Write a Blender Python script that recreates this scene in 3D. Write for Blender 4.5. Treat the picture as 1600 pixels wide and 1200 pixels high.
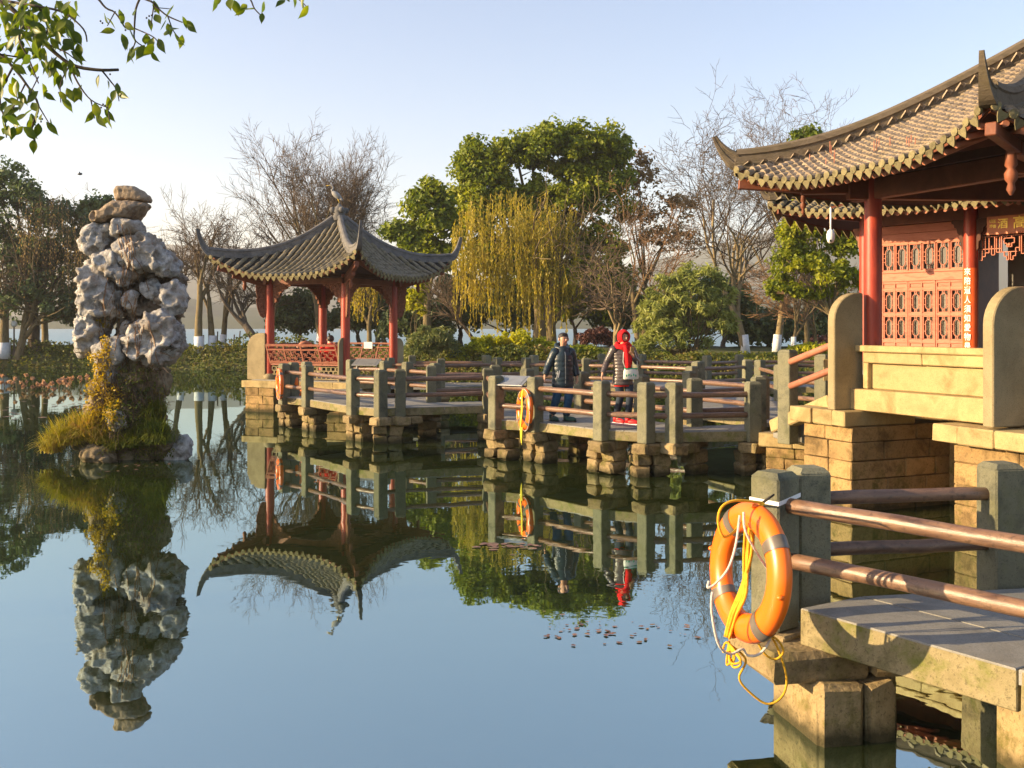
import bpy, bmesh, math, random
import numpy as np
from mathutils import Vector, Matrix, noise as mnoise

for o in list(bpy.data.objects):
    bpy.data.objects.remove(o)
SC = bpy.context.scene
COL = SC.collection
R = math.radians
F, H, YH = 1555.0, 2.38, 508.0

# ------------------------------------------------------------ camera
cam_d = bpy.data.cameras.new('camera')
cam = bpy.data.objects.new('camera', cam_d)
COL.objects.link(cam)
cam.location = (0, 0, H)
cam.rotation_euler = (R(90), 0, 0)
cam_d.sensor_width = 36
cam_d.lens = F / 1600 * 36
cam_d.shift_y = (YH - 600) / 1600
cam_d.clip_start = 0.1
cam_d.clip_end = 9000
SC.camera = cam

# ------------------------------------------------------------ light
SUN_EL = 16.0
SUN_XY = Vector((-0.985, -0.15)).normalized()
SUN_AZ = math.degrees(math.atan2(SUN_XY.x, SUN_XY.y))      # clockwise from +Y
world = bpy.data.worlds.new('World')
SC.world = world
world.use_nodes = True
wn = world.node_tree
wn.nodes.clear()
w_out = wn.nodes.new('ShaderNodeOutputWorld')
w_bg = wn.nodes.new('ShaderNodeBackground')
w_sky = wn.nodes.new('ShaderNodeTexSky')
w_sky.sky_type = 'NISHITA'
w_sky.sun_disc = False
w_sky.sun_elevation = R(SUN_EL)
w_sky.sun_rotation = R(SUN_AZ)
w_sky.air_density = 1.0
w_sky.dust_density = 0.9
w_sky.ozone_density = 1.6
w_bg.inputs['Strength'].default_value = 0.122
w_mx = wn.nodes.new('ShaderNodeMix'); w_mx.data_type = 'RGBA'; w_mx.blend_type = 'MULTIPLY'
w_mx.inputs[0].default_value = 1.0
w_mx.inputs[7].default_value = (.94, .86, .87, 1)
wn.links.new(w_sky.outputs[0], w_mx.inputs[6]); wn.links.new(w_mx.outputs[2], w_bg.inputs['Color'])
wn.links.new(w_bg.outputs[0], w_out.inputs['Surface'])
sun_d = bpy.data.lights.new('sun', 'SUN')
sun_d.energy = 4.9
sun_d.angle = R(0.6)
sun_d.color = (1.0, 0.74, 0.42)
sun = bpy.data.objects.new('sun', sun_d)
COL.objects.link(sun)
sdir = Vector((SUN_XY.x * math.cos(R(SUN_EL)), SUN_XY.y * math.cos(R(SUN_EL)), math.sin(R(SUN_EL))))
sun.rotation_euler = sdir.to_track_quat('Z', 'Y').to_euler()
sun.location = (-30, 20, 30)
SC.view_settings.view_transform = 'Standard'
SC.view_settings.look = 'None'
SC.view_settings.gamma = 1
SC.view_settings.use_curve_mapping = False
SC.view_settings.exposure = 1.52
SC.cycles.max_bounces = 6
SC.cycles.transparent_max_bounces = 6
SC.cycles.diffuse_bounces = 4
SC.cycles.glossy_bounces = 3
SC.cycles.transmission_bounces = 3
SC.cycles.volume_bounces = 0
SC.cycles.use_denoising = True
SC.cycles.caustics_reflective = False
SC.cycles.caustics_refractive = False

# ------------------------------------------------------------ helpers
def P(px, py, k):
    """a point of the place, from where it stands in the view and its scale in pixels per metre"""
    return Vector(((px - 800) / k, F / k, H - (py - YH) / k))

def XY(px, k):
    return Vector(((px - 800) / k, F / k))

def tag(o, label=None, cat=None, group=None, kind=None):
    if label: o['label'] = label
    if cat: o['category'] = cat
    if group: o['group'] = group
    if kind: o['kind'] = kind
    return o

def thing(name, loc, label, cat, group=None):
    o = bpy.data.objects.new(name, None)
    o.empty_display_size = 0.2
    o.location = loc
    COL.objects.link(o)
    return tag(o, label, cat, group)

def wloc(o):
    v = Vector((0, 0, 0))
    while o is not None:
        v = v + o.location
        o = o.parent
    return v

def link(name, me, parent=None, M4=None, kind=None, label=None):
    """place shared mesh data; M4 is its world matrix"""
    o = bpy.data.objects.new(name, me)
    COL.objects.link(o)
    M4 = M4.copy() if M4 is not None else Matrix.Identity(4)
    if parent is not None:
        o.parent = parent
        M4.translation = M4.translation - wloc(parent)
    o.matrix_local = M4
    if kind: o['kind'] = kind
    if label: o['label'] = label
    return o

def frame(o, x, y, z):
    m = Matrix.Identity(4)
    for i in range(3):
        m[i][0], m[i][1], m[i][2], m[i][3] = x[i], y[i], z[i], o[i]
    return m

def TR(loc, rz=0):
    return Matrix.Translation(loc) @ Matrix.Rotation(rz, 4, 'Z')

_bc = {}
def chamfer_box(sx, sy, sz, ch, seg=1, vertical_only=False, top=False):
    key = (round(sx, 4), round(sy, 4), round(sz, 4), round(ch, 4), seg)
    if key in _bc: return _bc[key]
    bm = bmesh.new()
    bmesh.ops.create_cube(bm, size=1)
    for v in bm.verts:
        v.co = Vector((v.co.x * sx, v.co.y * sy, v.co.z * sz))
    if ch > 0:
        bmesh.ops.bevel(bm, geom=list(bm.edges), offset=ch, segments=seg, affect='EDGES', profile=0.5)
    bm.verts.ensure_lookup_table()
    bm.verts.index_update()
    r = ([v.co.copy() for v in bm.verts], [[v.index for v in f.verts] for f in bm.faces])
    bm.free()
    _bc[key] = r
    return r

class MB:
    def __init__(self):
        self.v, self.f, self.s = [], [], []
    def add(self, vs, fs, smooth=False):
        b = len(self.v)
        self.v.extend([tuple(x) for x in vs])
        for q in fs:
            self.f.append([i + b for i in q])
            self.s.append(smooth)
        return self
    def box(self, c, size, M3=None, ch=0.0, jit=0, rng=None):
        vs, fs = chamfer_box(size[0], size[1], size[2], ch)
        c = Vector(c)
        out = []
        for v in vs:
            w = v.copy()
            if jit and rng:
                w += Vector((rng.uniform(-jit, jit), rng.uniform(-jit, jit), rng.uniform(-jit, jit)))
            if M3 is not None: w = M3 @ w
            out.append(w + c)
        return self.add(out, fs)
    def rbox(self, c, size, rz, ch=0.0, jit=0, rng=None):
        return self.box(c, size, Matrix.Rotation(rz, 3, 'Z'), ch, jit, rng)
    def bar(self, a, b, w, h, up=(0, 0, 1), ch=0.0):
        a, b = Vector(a), Vector(b)
        d = (b - a); L = d.length
        if L < 1e-6: return self
        d /= L
        s = d.cross(Vector(up))
        if s.length < 1e-5: s = d.cross(Vector((1, 0, 0)))
        s.normalize()
        u = s.cross(d)
        M3 = Matrix((d, s, u)).transposed()
        return self.box((a + b) / 2, (L, w, h), M3, ch)
    def tube(self, pts, r, n=8, caps=True, smooth=True, dome=False):
        pts = [Vector(p) for p in pts]
        m = len(pts)
        rr = list(r) if hasattr(r, '__len__') else [r] * m
        if dome:
            d0 = (pts[0] - pts[1]).normalized(); d1 = (pts[-1] - pts[-2]).normalized()
            pts = [pts[0] + d0 * rr[0] * .55, pts[0] + d0 * rr[0] * .38] + pts + [pts[-1] + d1 * rr[-1] * .38, pts[-1] + d1 * rr[-1] * .55]
            rr = [rr[0] * .45, rr[0] * .82] + rr + [rr[-1] * .82, rr[-1] * .45]
            m = len(pts)
        t = (pts[1] - pts[0]).normalized()
        ref = Vector((0, 0, 1)) if abs(t.z) < .9 else Vector((1, 0, 0))
        s = t.cross(ref).normalized()
        vs = []
        for i in range(m):
            if i == 0: t = pts[1] - pts[0]
            elif i == m - 1: t = pts[-1] - pts[-2]
            else: t = pts[i + 1] - pts[i - 1]
            if t.length < 1e-9: t = Vector((0, 0, 1))
            t.normalize()
            s = (s - t * s.dot(t))
            if s.length < 1e-6: s = t.orthogonal()
            s.normalize()
            u = t.cross(s)
            for j in range(n):
                a = 2 * math.pi * j / n
                vs.append(pts[i] + (s * math.cos(a) + u * math.sin(a)) * rr[i])
        b = len(self.v)
        self.v.extend([tuple(x) for x in vs])
        for i in range(m - 1):
            for j in range(n):
                a0 = b + i * n + j; a1 = b + i * n + (j + 1) % n
                self.f.append([a0, a1, a1 + n, a0 + n]); self.s.append(smooth)
        if caps:
            self.f.append([b + j for j in range(n)][::-1]); self.s.append(False)
            self.f.append([b + (m - 1) * n + j for j in range(n)]); self.s.append(False)
        return self
    def prism(self, poly, o, x, y, z, th):
        """2D polygon in the frame o,x,y extruded along z by th (centred)"""
        o, x, y, z = Vector(o), Vector(x), Vector(y), Vector(z)
        n = len(poly)
        a = [o + x * p[0] + y * p[1] - z * th / 2 for p in poly]
        c = [o + x * p[0] + y * p[1] + z * th / 2 for p in poly]
        fs = [list(range(n))[::-1], [n + i for i in range(n)]]
        for i in range(n):
            fs.append([i, (i + 1) % n, n + (i + 1) % n, n + i])
        return self.add(a + c, fs)
    def slab(self, poly, z0, z1, ch=0.0):
        """horizontal prism from plan polygon (counter-clockwise)"""
        n = len(poly)
        ar = sum(poly[i][0] * poly[(i + 1) % n][1] - poly[(i + 1) % n][0] * poly[i][1] for i in range(n))
        if ar < 0: poly = list(poly)[::-1]
        lo = [Vector((p[0], p[1], z0)) for p in poly]
        if ch:
            c = Vector((sum(p[0] for p in poly) / n, sum(p[1] for p in poly) / n, 0))
            md = [Vector((p[0], p[1], z1 - ch)) for p in poly]
            hi = []
            for p in poly:
                q = Vector((p[0], p[1], 0)); d = (c - q)
                hi.append(Vector((q.x, q.y, z1)) + (d.normalized() * ch * 1.2))
            vs = lo + md + hi
            fs = [list(range(n))[::-1], [2 * n + i for i in range(n)]]
            for i in range(n):
                j = (i + 1) % n
                fs.append([i, j, n + j, n + i]); fs.append([n + i, n + j, 2 * n + j, 2 * n + i])
            return self.add(vs, fs)
        hi = [Vector((p[0], p[1], z1)) for p in poly]
        fs = [list(range(n))[::-1], [n + i for i in range(n)]]
        for i in range(n):
            j = (i + 1) % n
            fs.append([i, j, n + j, n + i])
        return self.add(lo + hi, fs)
    def lathe(self, prof, c, n=16, smooth=True):
        vs, fs = [], []
        for (r, z) in prof:
            for j in range(n):
                a = 2 * math.pi * j / n
                vs.append(Vector(c) + Vector((r * math.cos(a), r * math.sin(a), z)))
        m = len(prof)
        for i in range(m - 1):
            for j in range(n):
                fs.append([i * n + j, i * n + (j + 1) % n, (i + 1) * n + (j + 1) % n, (i + 1) * n + j])
        self.add(vs, fs, smooth)
        self.add([vs[j] for j in range(n)][::-1], [list(range(n))])
        self.add([vs[(m - 1) * n + j] for j in range(n)], [list(range(n))])
        return self
    def ell(self, c, r, M3=None, nu=12, nv=8):
        vs, fs = [], []
        for i in range(nv + 1):
            th = math.pi * i / nv
            for j in range(nu):
                a = 2 * math.pi * j / nu
                w = Vector((r[0] * math.sin(th) * math.cos(a), r[1] * math.sin(th) * math.sin(a), r[2] * math.cos(th)))
                if M3 is not None: w = M3 @ w
                vs.append(w + Vector(c))
        for i in range(nv):
            for j in range(nu):
                fs.append([i * nu + j, (i + 1) * nu + j, (i + 1) * nu + (j + 1) % nu, i * nu + (j + 1) % nu])
        return self.add(vs, fs, True)
    def mesh(self, name, m, org=(0, 0, 0)):
        me = bpy.data.meshes.new(name)
        org = Vector(org)
        me.from_pydata([(a[0] - org.x, a[1] - org.y, a[2] - org.z) for a in self.v], [], self.f)
        me.polygons.foreach_set('use_smooth', self.s)
        if m is not None: me.materials.append(m)
        me.update()
        return me
    def build(self, name, m, parent=None, kind=None, label=None, org=None):
        """one mesh object; vertices are given in world space"""
        if org is None:
            org = wloc(parent) if parent is not None else Vector(tuple(np.array(self.v).mean(0)))
        me = self.mesh(name, m, org)
        o = link(name, me, parent, Matrix.Translation(org), kind, label)
        return o

def np_mesh(name, V, Q, m, smooth=False, val=None):
    """fast mesh from arrays: V (n,3), Q (m,k)"""
    me = bpy.data.meshes.new(name)
    V = np.ascontiguousarray(V, dtype=np.float32); Q = np.ascontiguousarray(Q, dtype=np.int32)
    k = Q.shape[1]
    me.vertices.add(len(V)); me.vertices.foreach_set('co', V.ravel())
    me.loops.add(Q.size); me.loops.foreach_set('vertex_index', Q.ravel())
    me.polygons.add(len(Q))
    me.polygons.foreach_set('loop_start', np.arange(0, Q.size, k, dtype=np.int32))
    me.polygons.foreach_set('use_smooth', np.full(len(Q), smooth))
    me.update(calc_edges=True)
    if m is not None: me.materials.append(m)
    return me

def eval_mods(me, mods):
    """run modifiers on a temporary object and return the resulting mesh"""
    o = bpy.data.objects.new('temporary', me)
    COL.objects.link(o)
    for t, kw in mods:
        md = o.modifiers.new(t, t)
        for a, b in kw.items(): setattr(md, a, b)
    dg = bpy.context.evaluated_depsgraph_get()
    dg.update()
    out = bpy.data.meshes.new_from_object(o.evaluated_get(dg))
    bpy.data.objects.remove(o)
    return out

# ------------------------------------------------------------ materials
def new_mat(name):
    m = bpy.data.materials.new(name); m.use_nodes = True
    nt = m.node_tree; nt.nodes.clear()
    out = nt.nodes.new('ShaderNodeOutputMaterial')
    return m, nt, out

def ramp(nt, stops, fac=None):
    n = nt.nodes.new('ShaderNodeValToRGB')
    while len(n.color_ramp.elements) < len(stops): n.color_ramp.elements.new(0.5)
    for e, (p, c) in zip(n.color_ramp.elements, stops):
        e.position = p; e.color = (c[0], c[1], c[2], 1)
    if fac is not None: nt.links.new(fac, n.inputs[0])
    return n

def noise_n(nt, scale, detail=4, rough=.6, vec=None, dist=0):
    n = nt.nodes.new('ShaderNodeTexNoise')
    n.inputs['Scale'].default_value = scale
    n.inputs['Detail'].default_value = detail
    n.inputs['Roughness'].default_value = rough
    n.inputs['Distortion'].default_value = dist
    if vec is not None: nt.links.new(vec, n.inputs['Vector'])
    return n

def mixc(nt, a, b, fac, mode='MIX'):
    n = nt.nodes.new('ShaderNodeMix'); n.data_type = 'RGBA'; n.blend_type = mode
    for s, v in ((6, a), (7, b), (0, fac)):
        if hasattr(v, 'links') or hasattr(v, 'is_linked'): nt.links.new(v, n.inputs[s])
        elif isinstance(v, (tuple, list)): n.inputs[s].default_value = (v[0], v[1], v[2], 1)
        else: n.inputs[s].default_value = v
    return n.outputs[2]

def maprange(nt, v, a, b, c=0.0, d=1.0):
    n = nt.nodes.new('ShaderNodeMapRange')
    nt.links.new(v, n.inputs[0])
    for i, x in enumerate((a, b, c, d)): n.inputs[1 + i].default_value = x
    return n.outputs[0]

def surf(name, cols, scale=3.0, rough=.8, bump=.3, bscale=30, spec=.3, var=.15, speck=0, moss=0, moss_z=None, moss_col=(.10, .11, .02),
         grain=None, metal=0, coat=0, vor=0, objspace=False):
    m, nt, out = new_mat(name)
    b = nt.nodes.new('ShaderNodeBsdfPrincipled')
    nt.links.new(b.outputs[0], out.inputs[0])
    if objspace:
        tc = nt.nodes.new('ShaderNodeTexCoord'); pos = tc.outputs['Object']
    else:
        g = nt.nodes.new('ShaderNodeNewGeometry'); pos = g.outputs['Position']
    vec = pos
    if grain is not None:
        mp = nt.nodes.new('ShaderNodeMapping'); mp.inputs['Scale'].default_value = grain
        nt.links.new(pos, mp.inputs[0]); vec = mp.outputs[0]
    n1 = noise_n(nt, scale, 6, .65, vec, .4)
    k = len(cols)
    cr = ramp(nt, [(0.34 + .32 * i / max(1, k - 1), c) for i, c in enumerate(cols)], n1.outputs[0])
    c = cr.outputs[0]
    if var:
        oi = nt.nodes.new('ShaderNodeObjectInfo')
        c = mixc(nt, c, (0, 0, 0), 0.0)
        hs = nt.nodes.new('ShaderNodeHueSaturation')
        nt.links.new(maprange(nt, oi.outputs['Random'], 0, 1, 1 - var, 1 + var), hs.inputs['Value'])
        nt.links.new(c, hs.inputs['Color']); c = hs.outputs[0]
    if speck:
        n3 = noise_n(nt, speck, 2, .8, pos)
        f = maprange(nt, n3.outputs[0], .55, .68)
        c = mixc(nt, c, (.02, .018, .014), nt_mul(nt, f, .45))
    if moss:
        n2 = noise_n(nt, 4.5, 6, .7, pos)
        f = maprange(nt, n2.outputs[0], .50, .66, 0, moss)
        if moss_z is not None:
            sx = nt.nodes.new('ShaderNodeSeparateXYZ'); nt.links.new(pos, sx.inputs[0])
            fz = maprange(nt, sx.outputs[2], moss_z, moss_z - .45, 0.12, 1)
            mm = nt.nodes.new('ShaderNodeMath'); mm.operation = 'MULTIPLY'
            nt.links.new(f, mm.inputs[0]); nt.links.new(fz, mm.inputs[1]); f = mm.outputs[0]
        c = mixc(nt, c, moss_col, f)
        if moss_z is not None and moss_z < 1:
            n5 = noise_n(nt, 7, 3, .6, pos)
            az = nt.nodes.new('ShaderNodeMath'); az.operation = 'MULTIPLY_ADD'
            nt.links.new(n5.outputs[0], az.inputs[0]); az.inputs[1].default_value = -.16; nt.links.new(sx.outputs[2], az.inputs[2])
            c = mixc(nt, c, (.030, .028, .012), maprange(nt, az.outputs[0], .06, -.04, 0, .88))
    nt.links.new(c, b.inputs['Base Color'])
    b.inputs['Roughness'].default_value = rough
    b.inputs['Specular IOR Level'].default_value = spec
    b.inputs['Metallic'].default_value = metal
    b.inputs['Coat Weight'].default_value = coat
    b.inputs['Coat Roughness'].default_value = .25
    if bump:
        n4 = noise_n(nt, bscale, 5, .7, vec)
        h = n4.outputs[0]
        if vor:
            vo = nt.nodes.new('ShaderNodeTexVoronoi'); vo.inputs['Scale'].default_value = vor
            nt.links.new(pos, vo.inputs['Vector'])
            ad = nt.nodes.new('ShaderNodeMath'); ad.operation = 'ADD'
            nt.links.new(h, ad.inputs[0]); nt.links.new(vo.outputs[0], ad.inputs[1]); h = ad.outputs[0]
        bp = nt.nodes.new('ShaderNodeBump')
        bp.inputs['Strength'].default_value = bump
        bp.inputs['Distance'].default_value = .02
        nt.links.new(h, bp.inputs['Height'])
        nt.links.new(bp.outputs[0], b.inputs['Normal'])
    return m

def nt_mul(nt, v, k):
    n = nt.nodes.new('ShaderNodeMath'); n.operation = 'MULTIPLY'
    nt.links.new(v, n.inputs[0]); n.inputs[1].default_value = k
    return n.outputs[0]

def leaf_mat(name, cols, scale=.9, trans=.35, rough=.5, fine=9.0):
    m, nt, out = new_mat(name)
    g = nt.nodes.new('ShaderNodeNewGeometry')
    n1 = noise_n(nt, scale, 3, .6, g.outputs['Position'])
    n2 = noise_n(nt, fine, 1, .5, g.outputs['Position'])
    ad = nt.nodes.new('ShaderNodeMath'); ad.operation = 'ADD'
    nt.links.new(nt_mul(nt, n1.outputs[0], .55), ad.inputs[0]); nt.links.new(nt_mul(nt, n2.outputs[0], .45), ad.inputs[1])
    k = len(cols)
    cr = ramp(nt, [(0.34 + .32 * i / max(1, k - 1), c) for i, c in enumerate(cols)], ad.outputs[0])
    b = nt.nodes.new('ShaderNodeBsdfPrincipled')
    b.inputs['Roughness'].default_value = rough
    b.inputs['Specular IOR Level'].default_value = .3
    t = nt.nodes.new('ShaderNodeBsdfTranslucent')
    hs = nt.nodes.new('ShaderNodeHueSaturation')
    hs.inputs['Saturation'].default_value = 1.15; hs.inputs['Value'].default_value = 1.6
    nt.links.new(cr.outputs[0], hs.inputs['Color'])
    nt.links.new(hs.outputs[0], t.inputs['Color'])
    nt.links.new(cr.outputs[0], b.inputs['Base Color'])
    mx = nt.nodes.new('ShaderNodeMixShader'); mx.inputs[0].default_value = trans
    nt.links.new(b.outputs[0], mx.inputs[1]); nt.links.new(t.outputs[0], mx.inputs[2])
    nt.links.new(mx.outputs[0], out.inputs[0])
    return m

MT = {}
MT['post'] = surf('post_stone', [(.085, .088, .062), (.185, .178, .115), (.13, .13, .088)], 3, .85, .5, 50, .3, .18, speck=70, moss=.55, moss_col=(.13, .13, .06))
MT['deck'] = surf('deck_stone', [(.17, .165, .145), (.26, .25, .22), (.21, .20, .17)], 2.5, .7, .25, 60, .35, .12, speck=120)
MT['deckside'] = surf('beam_stone', [(.14, .12, .055), (.29, .24, .13), (.20, .165, .08)], 3, .9, .5, 25, .2, .15, speck=50, moss=.75, moss_col=(.13, .15, .02))
MT['corbel'] = surf('corbel_stone', [(.13, .095, .05), (.30, .225, .115), (.20, .145, .07)], 3, .9, .8, 18, .2, .25, speck=40, moss=.85, moss_z=.75, moss_col=(.11, .10, .02))
MT['pier'] = surf('pier_stone', [(.17, .11, .045), (.36, .235, .10), (.26, .165, .07)], 2.6, .9, .8, 16, .2, .28, speck=35, moss=.85, moss_z=.8, moss_col=(.10, .09, .02))
MT['ybed'] = surf('yellow_granite', [(.27, .19, .08), (.42, .32, .15), (.34, .24, .11)], 2.0, .85, .35, 60, .25, .12, speck=110, moss=.35, moss_z=1.4, moss_col=(.05, .05, .02))
MT['slab'] = surf('grey_granite', [(.22, .175, .095), (.33, .265, .15)], 2.0, .85, .3, 80, .25, .1, speck=90)
MT['rail'] = surf('rail_wood', [(.07, .036, .024), (.21, .12, .07), (.125, .068, .042)], 2.4, .36, .15, 20, .5, .15, grain=(1, 1, 6), speck=26)
MT['rafter'] = surf('rafter_wood', [(.33, .12, .07), (.42, .17, .10)], 4, .6, .1, 30, .3, .15)
MT['red'] = surf('red_lacquer', [(.22, .022, .011), (.38, .045, .017), (.30, .032, .013)], 2.5, .42, .12, 25, .45, .06, grain=(3, 3, .6))
MT['salmon'] = surf('faded_red_wood', [(.38, .12, .07), (.50, .19, .12), (.43, .145, .085)], 3, .65, .15, 30, .3, .08, grain=(1, 1, 5))
MT['bench'] = surf('weathered_bench_wood', [(.22, .075, .045), (.34, .13, .08), (.27, .10, .06)], 3, .65, .15, 30, .3, .08)
MT['brownwood'] = surf('brown_wood', [(.16, .05, .025), (.26, .085, .04)], 3, .55, .2, 30, .3, .12)
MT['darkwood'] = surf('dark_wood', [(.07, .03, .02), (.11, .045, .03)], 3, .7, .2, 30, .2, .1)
MT['carved'] = surf('carved_wood', [(.14, .055, .03), (.30, .12, .07)], 22, .7, 1.0, 26, .2, .1, vor=22)
MT['tile_l'] = surf('grey_roof_tile', [(.09, .08, .06), (.24, .205, .14), (.155, .135, .095)], 5, .85, .3, 40, .25, .25, moss=.45, moss_col=(.14, .125, .05))
MT['tile_r'] = surf('brown_roof_tile', [(.15, .12, .09), (.34, .27, .20), (.22, .175, .13)], 9, .85, .3, 40, .25, .25, moss=.3, moss_col=(.19, .16, .06))
MT['bed'] = surf('shaded_tile_valley', [(.015, .014, .012), (.04, .036, .028)], 5, .9, .3, 40, .2, .1)  # near-black so the shade between tile rows is painted into the bed
MT['drip'] = surf('mossy_drip_tile', [(.10, .085, .045), (.21, .18, .09), (.145, .12, .065)], 9, .85, .4, 40, .25, .25)
MT['ridge'] = surf('ridge_mortar', [(.085, .065, .045), (.16, .125, .085), (.115, .09, .06)], 3, .85, .5, 25, .25, .1, moss=.5, moss_col=(.10, .08, .035), grain=(1, 1, 3))
MT['ridge_g'] = surf('grey_ridge', [(.09, .09, .09), (.18, .17, .16)], 4, .85, .4, 25, .25, .1)
MT['glassd'] = surf('window_glass', [(.05, .05, .045), (.10, .095, .085)], 3, .12, .0, 20, .6, .35)
MT['plaster'] = surf('grey_plaster', [(.30, .29, .27), (.34, .33, .30)], 2, .8, .1, 20, .2, 0)
MT['dark'] = surf('dark_interior', [(.02, .018, .015), (.03, .026, .02)], 2, .8, 0, 20, .2, 0)
MT['whitep'] = surf('white_paint', [(.70, .70, .68), (.80, .80, .78)], 3, .6, .05, 20, .3, .05)
MT['limewash'] = surf('limewash', [(.60, .62, .64), (.78, .79, .80)], 8, .85, .3, 20, .2, .05)
MT['couplet'] = surf('orange_red_lacquer', [(.62, .085, .012), (.70, .12, .015)], 3, .35, .05, 20, .45, 0)
MT['plaque'] = surf('plaque_board', [(.42, .085, .012), (.56, .14, .02)], 3, .4, .08, 20, .4, 0)
MT['gold'] = surf('gold_leaf', [(.80, .50, .04), (.90, .62, .08)], 8, .4, 0, 20, .5, 0, metal=.2)
MT['white_ink'] = surf('white_ink', [(.85, .88, .82), (.88, .9, .86)], 8, .5, 0, 20, .4, 0)
MT['steel'] = surf('brushed_steel', [(.32, .32, .30), (.42, .42, .40)], 5, .4, 0, 20, .5, 0, metal=.6)
MT['bark'] = surf('bark', [(.09, .065, .035), (.20, .155, .085), (.14, .105, .055)], 6, .95, .8, 14, .15, .15, grain=(1, 1, .35), moss=.4, moss_col=(.13, .13, .03))
MT['bark_d'] = surf('dark_bark', [(.055, .045, .035), (.12, .095, .07)], 6, .95, .8, 14, .15, .15, grain=(1, 1, .35))
MT['twig'] = surf('twig_bark', [(.09, .065, .045), (.17, .125, .085)], 3, .9, 0, 14, .15, .15)
MT['twig_r'] = surf('russet_twigs', [(.17, .095, .05), (.27, .165, .09)], 3, .9, 0, 14, .15, .15)

# ============================================================ WATER, BANKS, HILLS
def water_mat():
    m, nt, out = new_mat('pond_water')
    b = nt.nodes.new('ShaderNodeBsdfPrincipled')
    g = nt.nodes.new('ShaderNodeNewGeometry')
    b.inputs['Base Color'].default_value = (.020, .028, .008, 1)
    b.inputs['Roughness'].default_value = .012
    b.inputs['IOR'].default_value = 6.6
    b.inputs['Specular Tint'].default_value = (.78, .97, 1, 1)
    mp = nt.nodes.new('ShaderNodeMapping'); mp.inputs['Scale'].default_value = (1, 1, 1)
    nt.links.new(g.outputs['Position'], mp.inputs[0])
    a = noise_n(nt, .55, 2, .5, mp.outputs[0]); c = noise_n(nt, 3.4, 2, .5, mp.outputs[0], .3)
    big = noise_n(nt, .16, 2, .5, mp.outputs[0])
    # long calm swell plus small ripples that come and go in patches
    mu = nt.nodes.new('ShaderNodeMath'); mu.operation = 'MULTIPLY'
    nt.links.new(c.outputs[0], mu.inputs[0]); nt.links.new(maprange(nt, big.outputs[0], .42, .66, .08, .55), mu.inputs[1])
    ad = nt.nodes.new('ShaderNodeMath'); ad.operation = 'ADD'
    nt.links.new(a.outputs[0], ad.inputs[0]); nt.links.new(mu.outputs[0], ad.inputs[1])
    bp = nt.nodes.new('ShaderNodeBump'); bp.inputs['Strength'].default_value = .22; bp.inputs['Distance'].default_value = .012
    nt.links.new(ad.outputs[0], bp.inputs['Height']); nt.links.new(bp.outputs[0], b.inputs['Normal'])
    # the open lake beyond the bank is ruffled by wind
    sp = nt.nodes.new('ShaderNodeSeparateXYZ'); nt.links.new(g.outputs['Position'], sp.inputs[0])
    nt.links.new(maprange(nt, sp.outputs[1], 64, 72, .012, .32), b.inputs['Roughness'])
    nt.links.new(b.outputs[0], out.inputs[0])
    return m
mb = MB()
W = 2300
mb.add([(-W, -400, 0), (W, -400, 0), (W, 2150, 0), (-W, 2150, 0)], [[0, 1, 2, 3]])
mb.build('lake_water', water_mat(), kind='structure', org=(0, 0, 0))

def seg_dist(Px, Py, poly):
    d = np.full(Px.shape, 1e9); inside = np.zeros(Px.shape, bool)
    n = len(poly)
    for i in range(n):
        x1, y1 = poly[i]; x2, y2 = poly[(i + 1) % n]
        dx, dy = x2 - x1, y2 - y1
        t = np.clip(((Px - x1) * dx + (Py - y1) * dy) / (dx * dx + dy * dy + 1e-9), 0, 1)
        d = np.minimum(d, np.hypot(Px - x1 - t * dx, Py - y1 - t * dy))
        c = ((y1 > Py) != (y2 > Py)) & (Px < (x2 - x1) * (Py - y1) / ((y2 - y1) + 1e-12) + x1)
        inside ^= c
    return np.where(inside, d, -d)

def vnoise(X, Y, s, seed=0):
    r = np.random.RandomState(seed); G = r.rand(256, 256)
    x = X / s; y = Y / s
    xi = np.floor(x).astype(int); yi = np.floor(y).astype(int); fx = x - xi; fy = y - yi
    fx = fx * fx * (3 - 2 * fx); fy = fy * fy * (3 - 2 * fy)
    g = lambda a, b: G[a % 256, b % 256]
    return (g(xi, yi) * (1 - fx) + g(xi + 1, yi) * fx) * (1 - fy) + (g(xi, yi + 1) * (1 - fx) + g(xi + 1, yi + 1) * fx) * fy

def terrain(name, X, Y, Z, m):
    ny, nx = X.shape
    V = np.stack([X.ravel(), Y.ravel(), Z.ravel()], 1)
    i = np.arange(nx * ny).reshape(ny, nx)
    Q = np.stack([i[:-1, :-1].ravel(), i[:-1, 1:].ravel(), i[1:, 1:].ravel(), i[1:, :-1].ravel()], 1)
    me = np_mesh(name, V, Q, m, True)
    return link(name, me, kind='structure')

BANKP = [(-75, 53.5), (-40, 54), (-24, 55), (-17.5, 53), (-13.2, 52), (-9.5, 49), (-7, 45), (-5.5, 41.5), (-3, 38.5), (1, 36.6), (5, 35.4), (9, 34),
         (13, 30), (15, 26), (22, 22), (34, 20), (50, 20), (60, 62), (30, 66), (0, 66), (-30, 66), (-75, 66)]
def bank_h(X, Y):
    d = seg_dist(X, Y, BANKP) + (vnoise(X, Y, 3, 1) - .5) * 1.1
    h = -.6 + 1.5 * np.clip((d + .6) / 1.7, 0, 1) + .18 * np.clip(d / 6, 0, 1)
    return h + (vnoise(X, Y, 1.2, 2) - .5) * .12
ground_m = surf('bank_soil', [(.10, .085, .04), (.07, .10, .025), (.13, .115, .05), (.06, .085, .02)], 1.6, .95, .8, 12, .1, 0)
gx, gy = np.meshgrid(np.linspace(-75, 60, 340), np.linspace(18, 68, 150))
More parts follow.
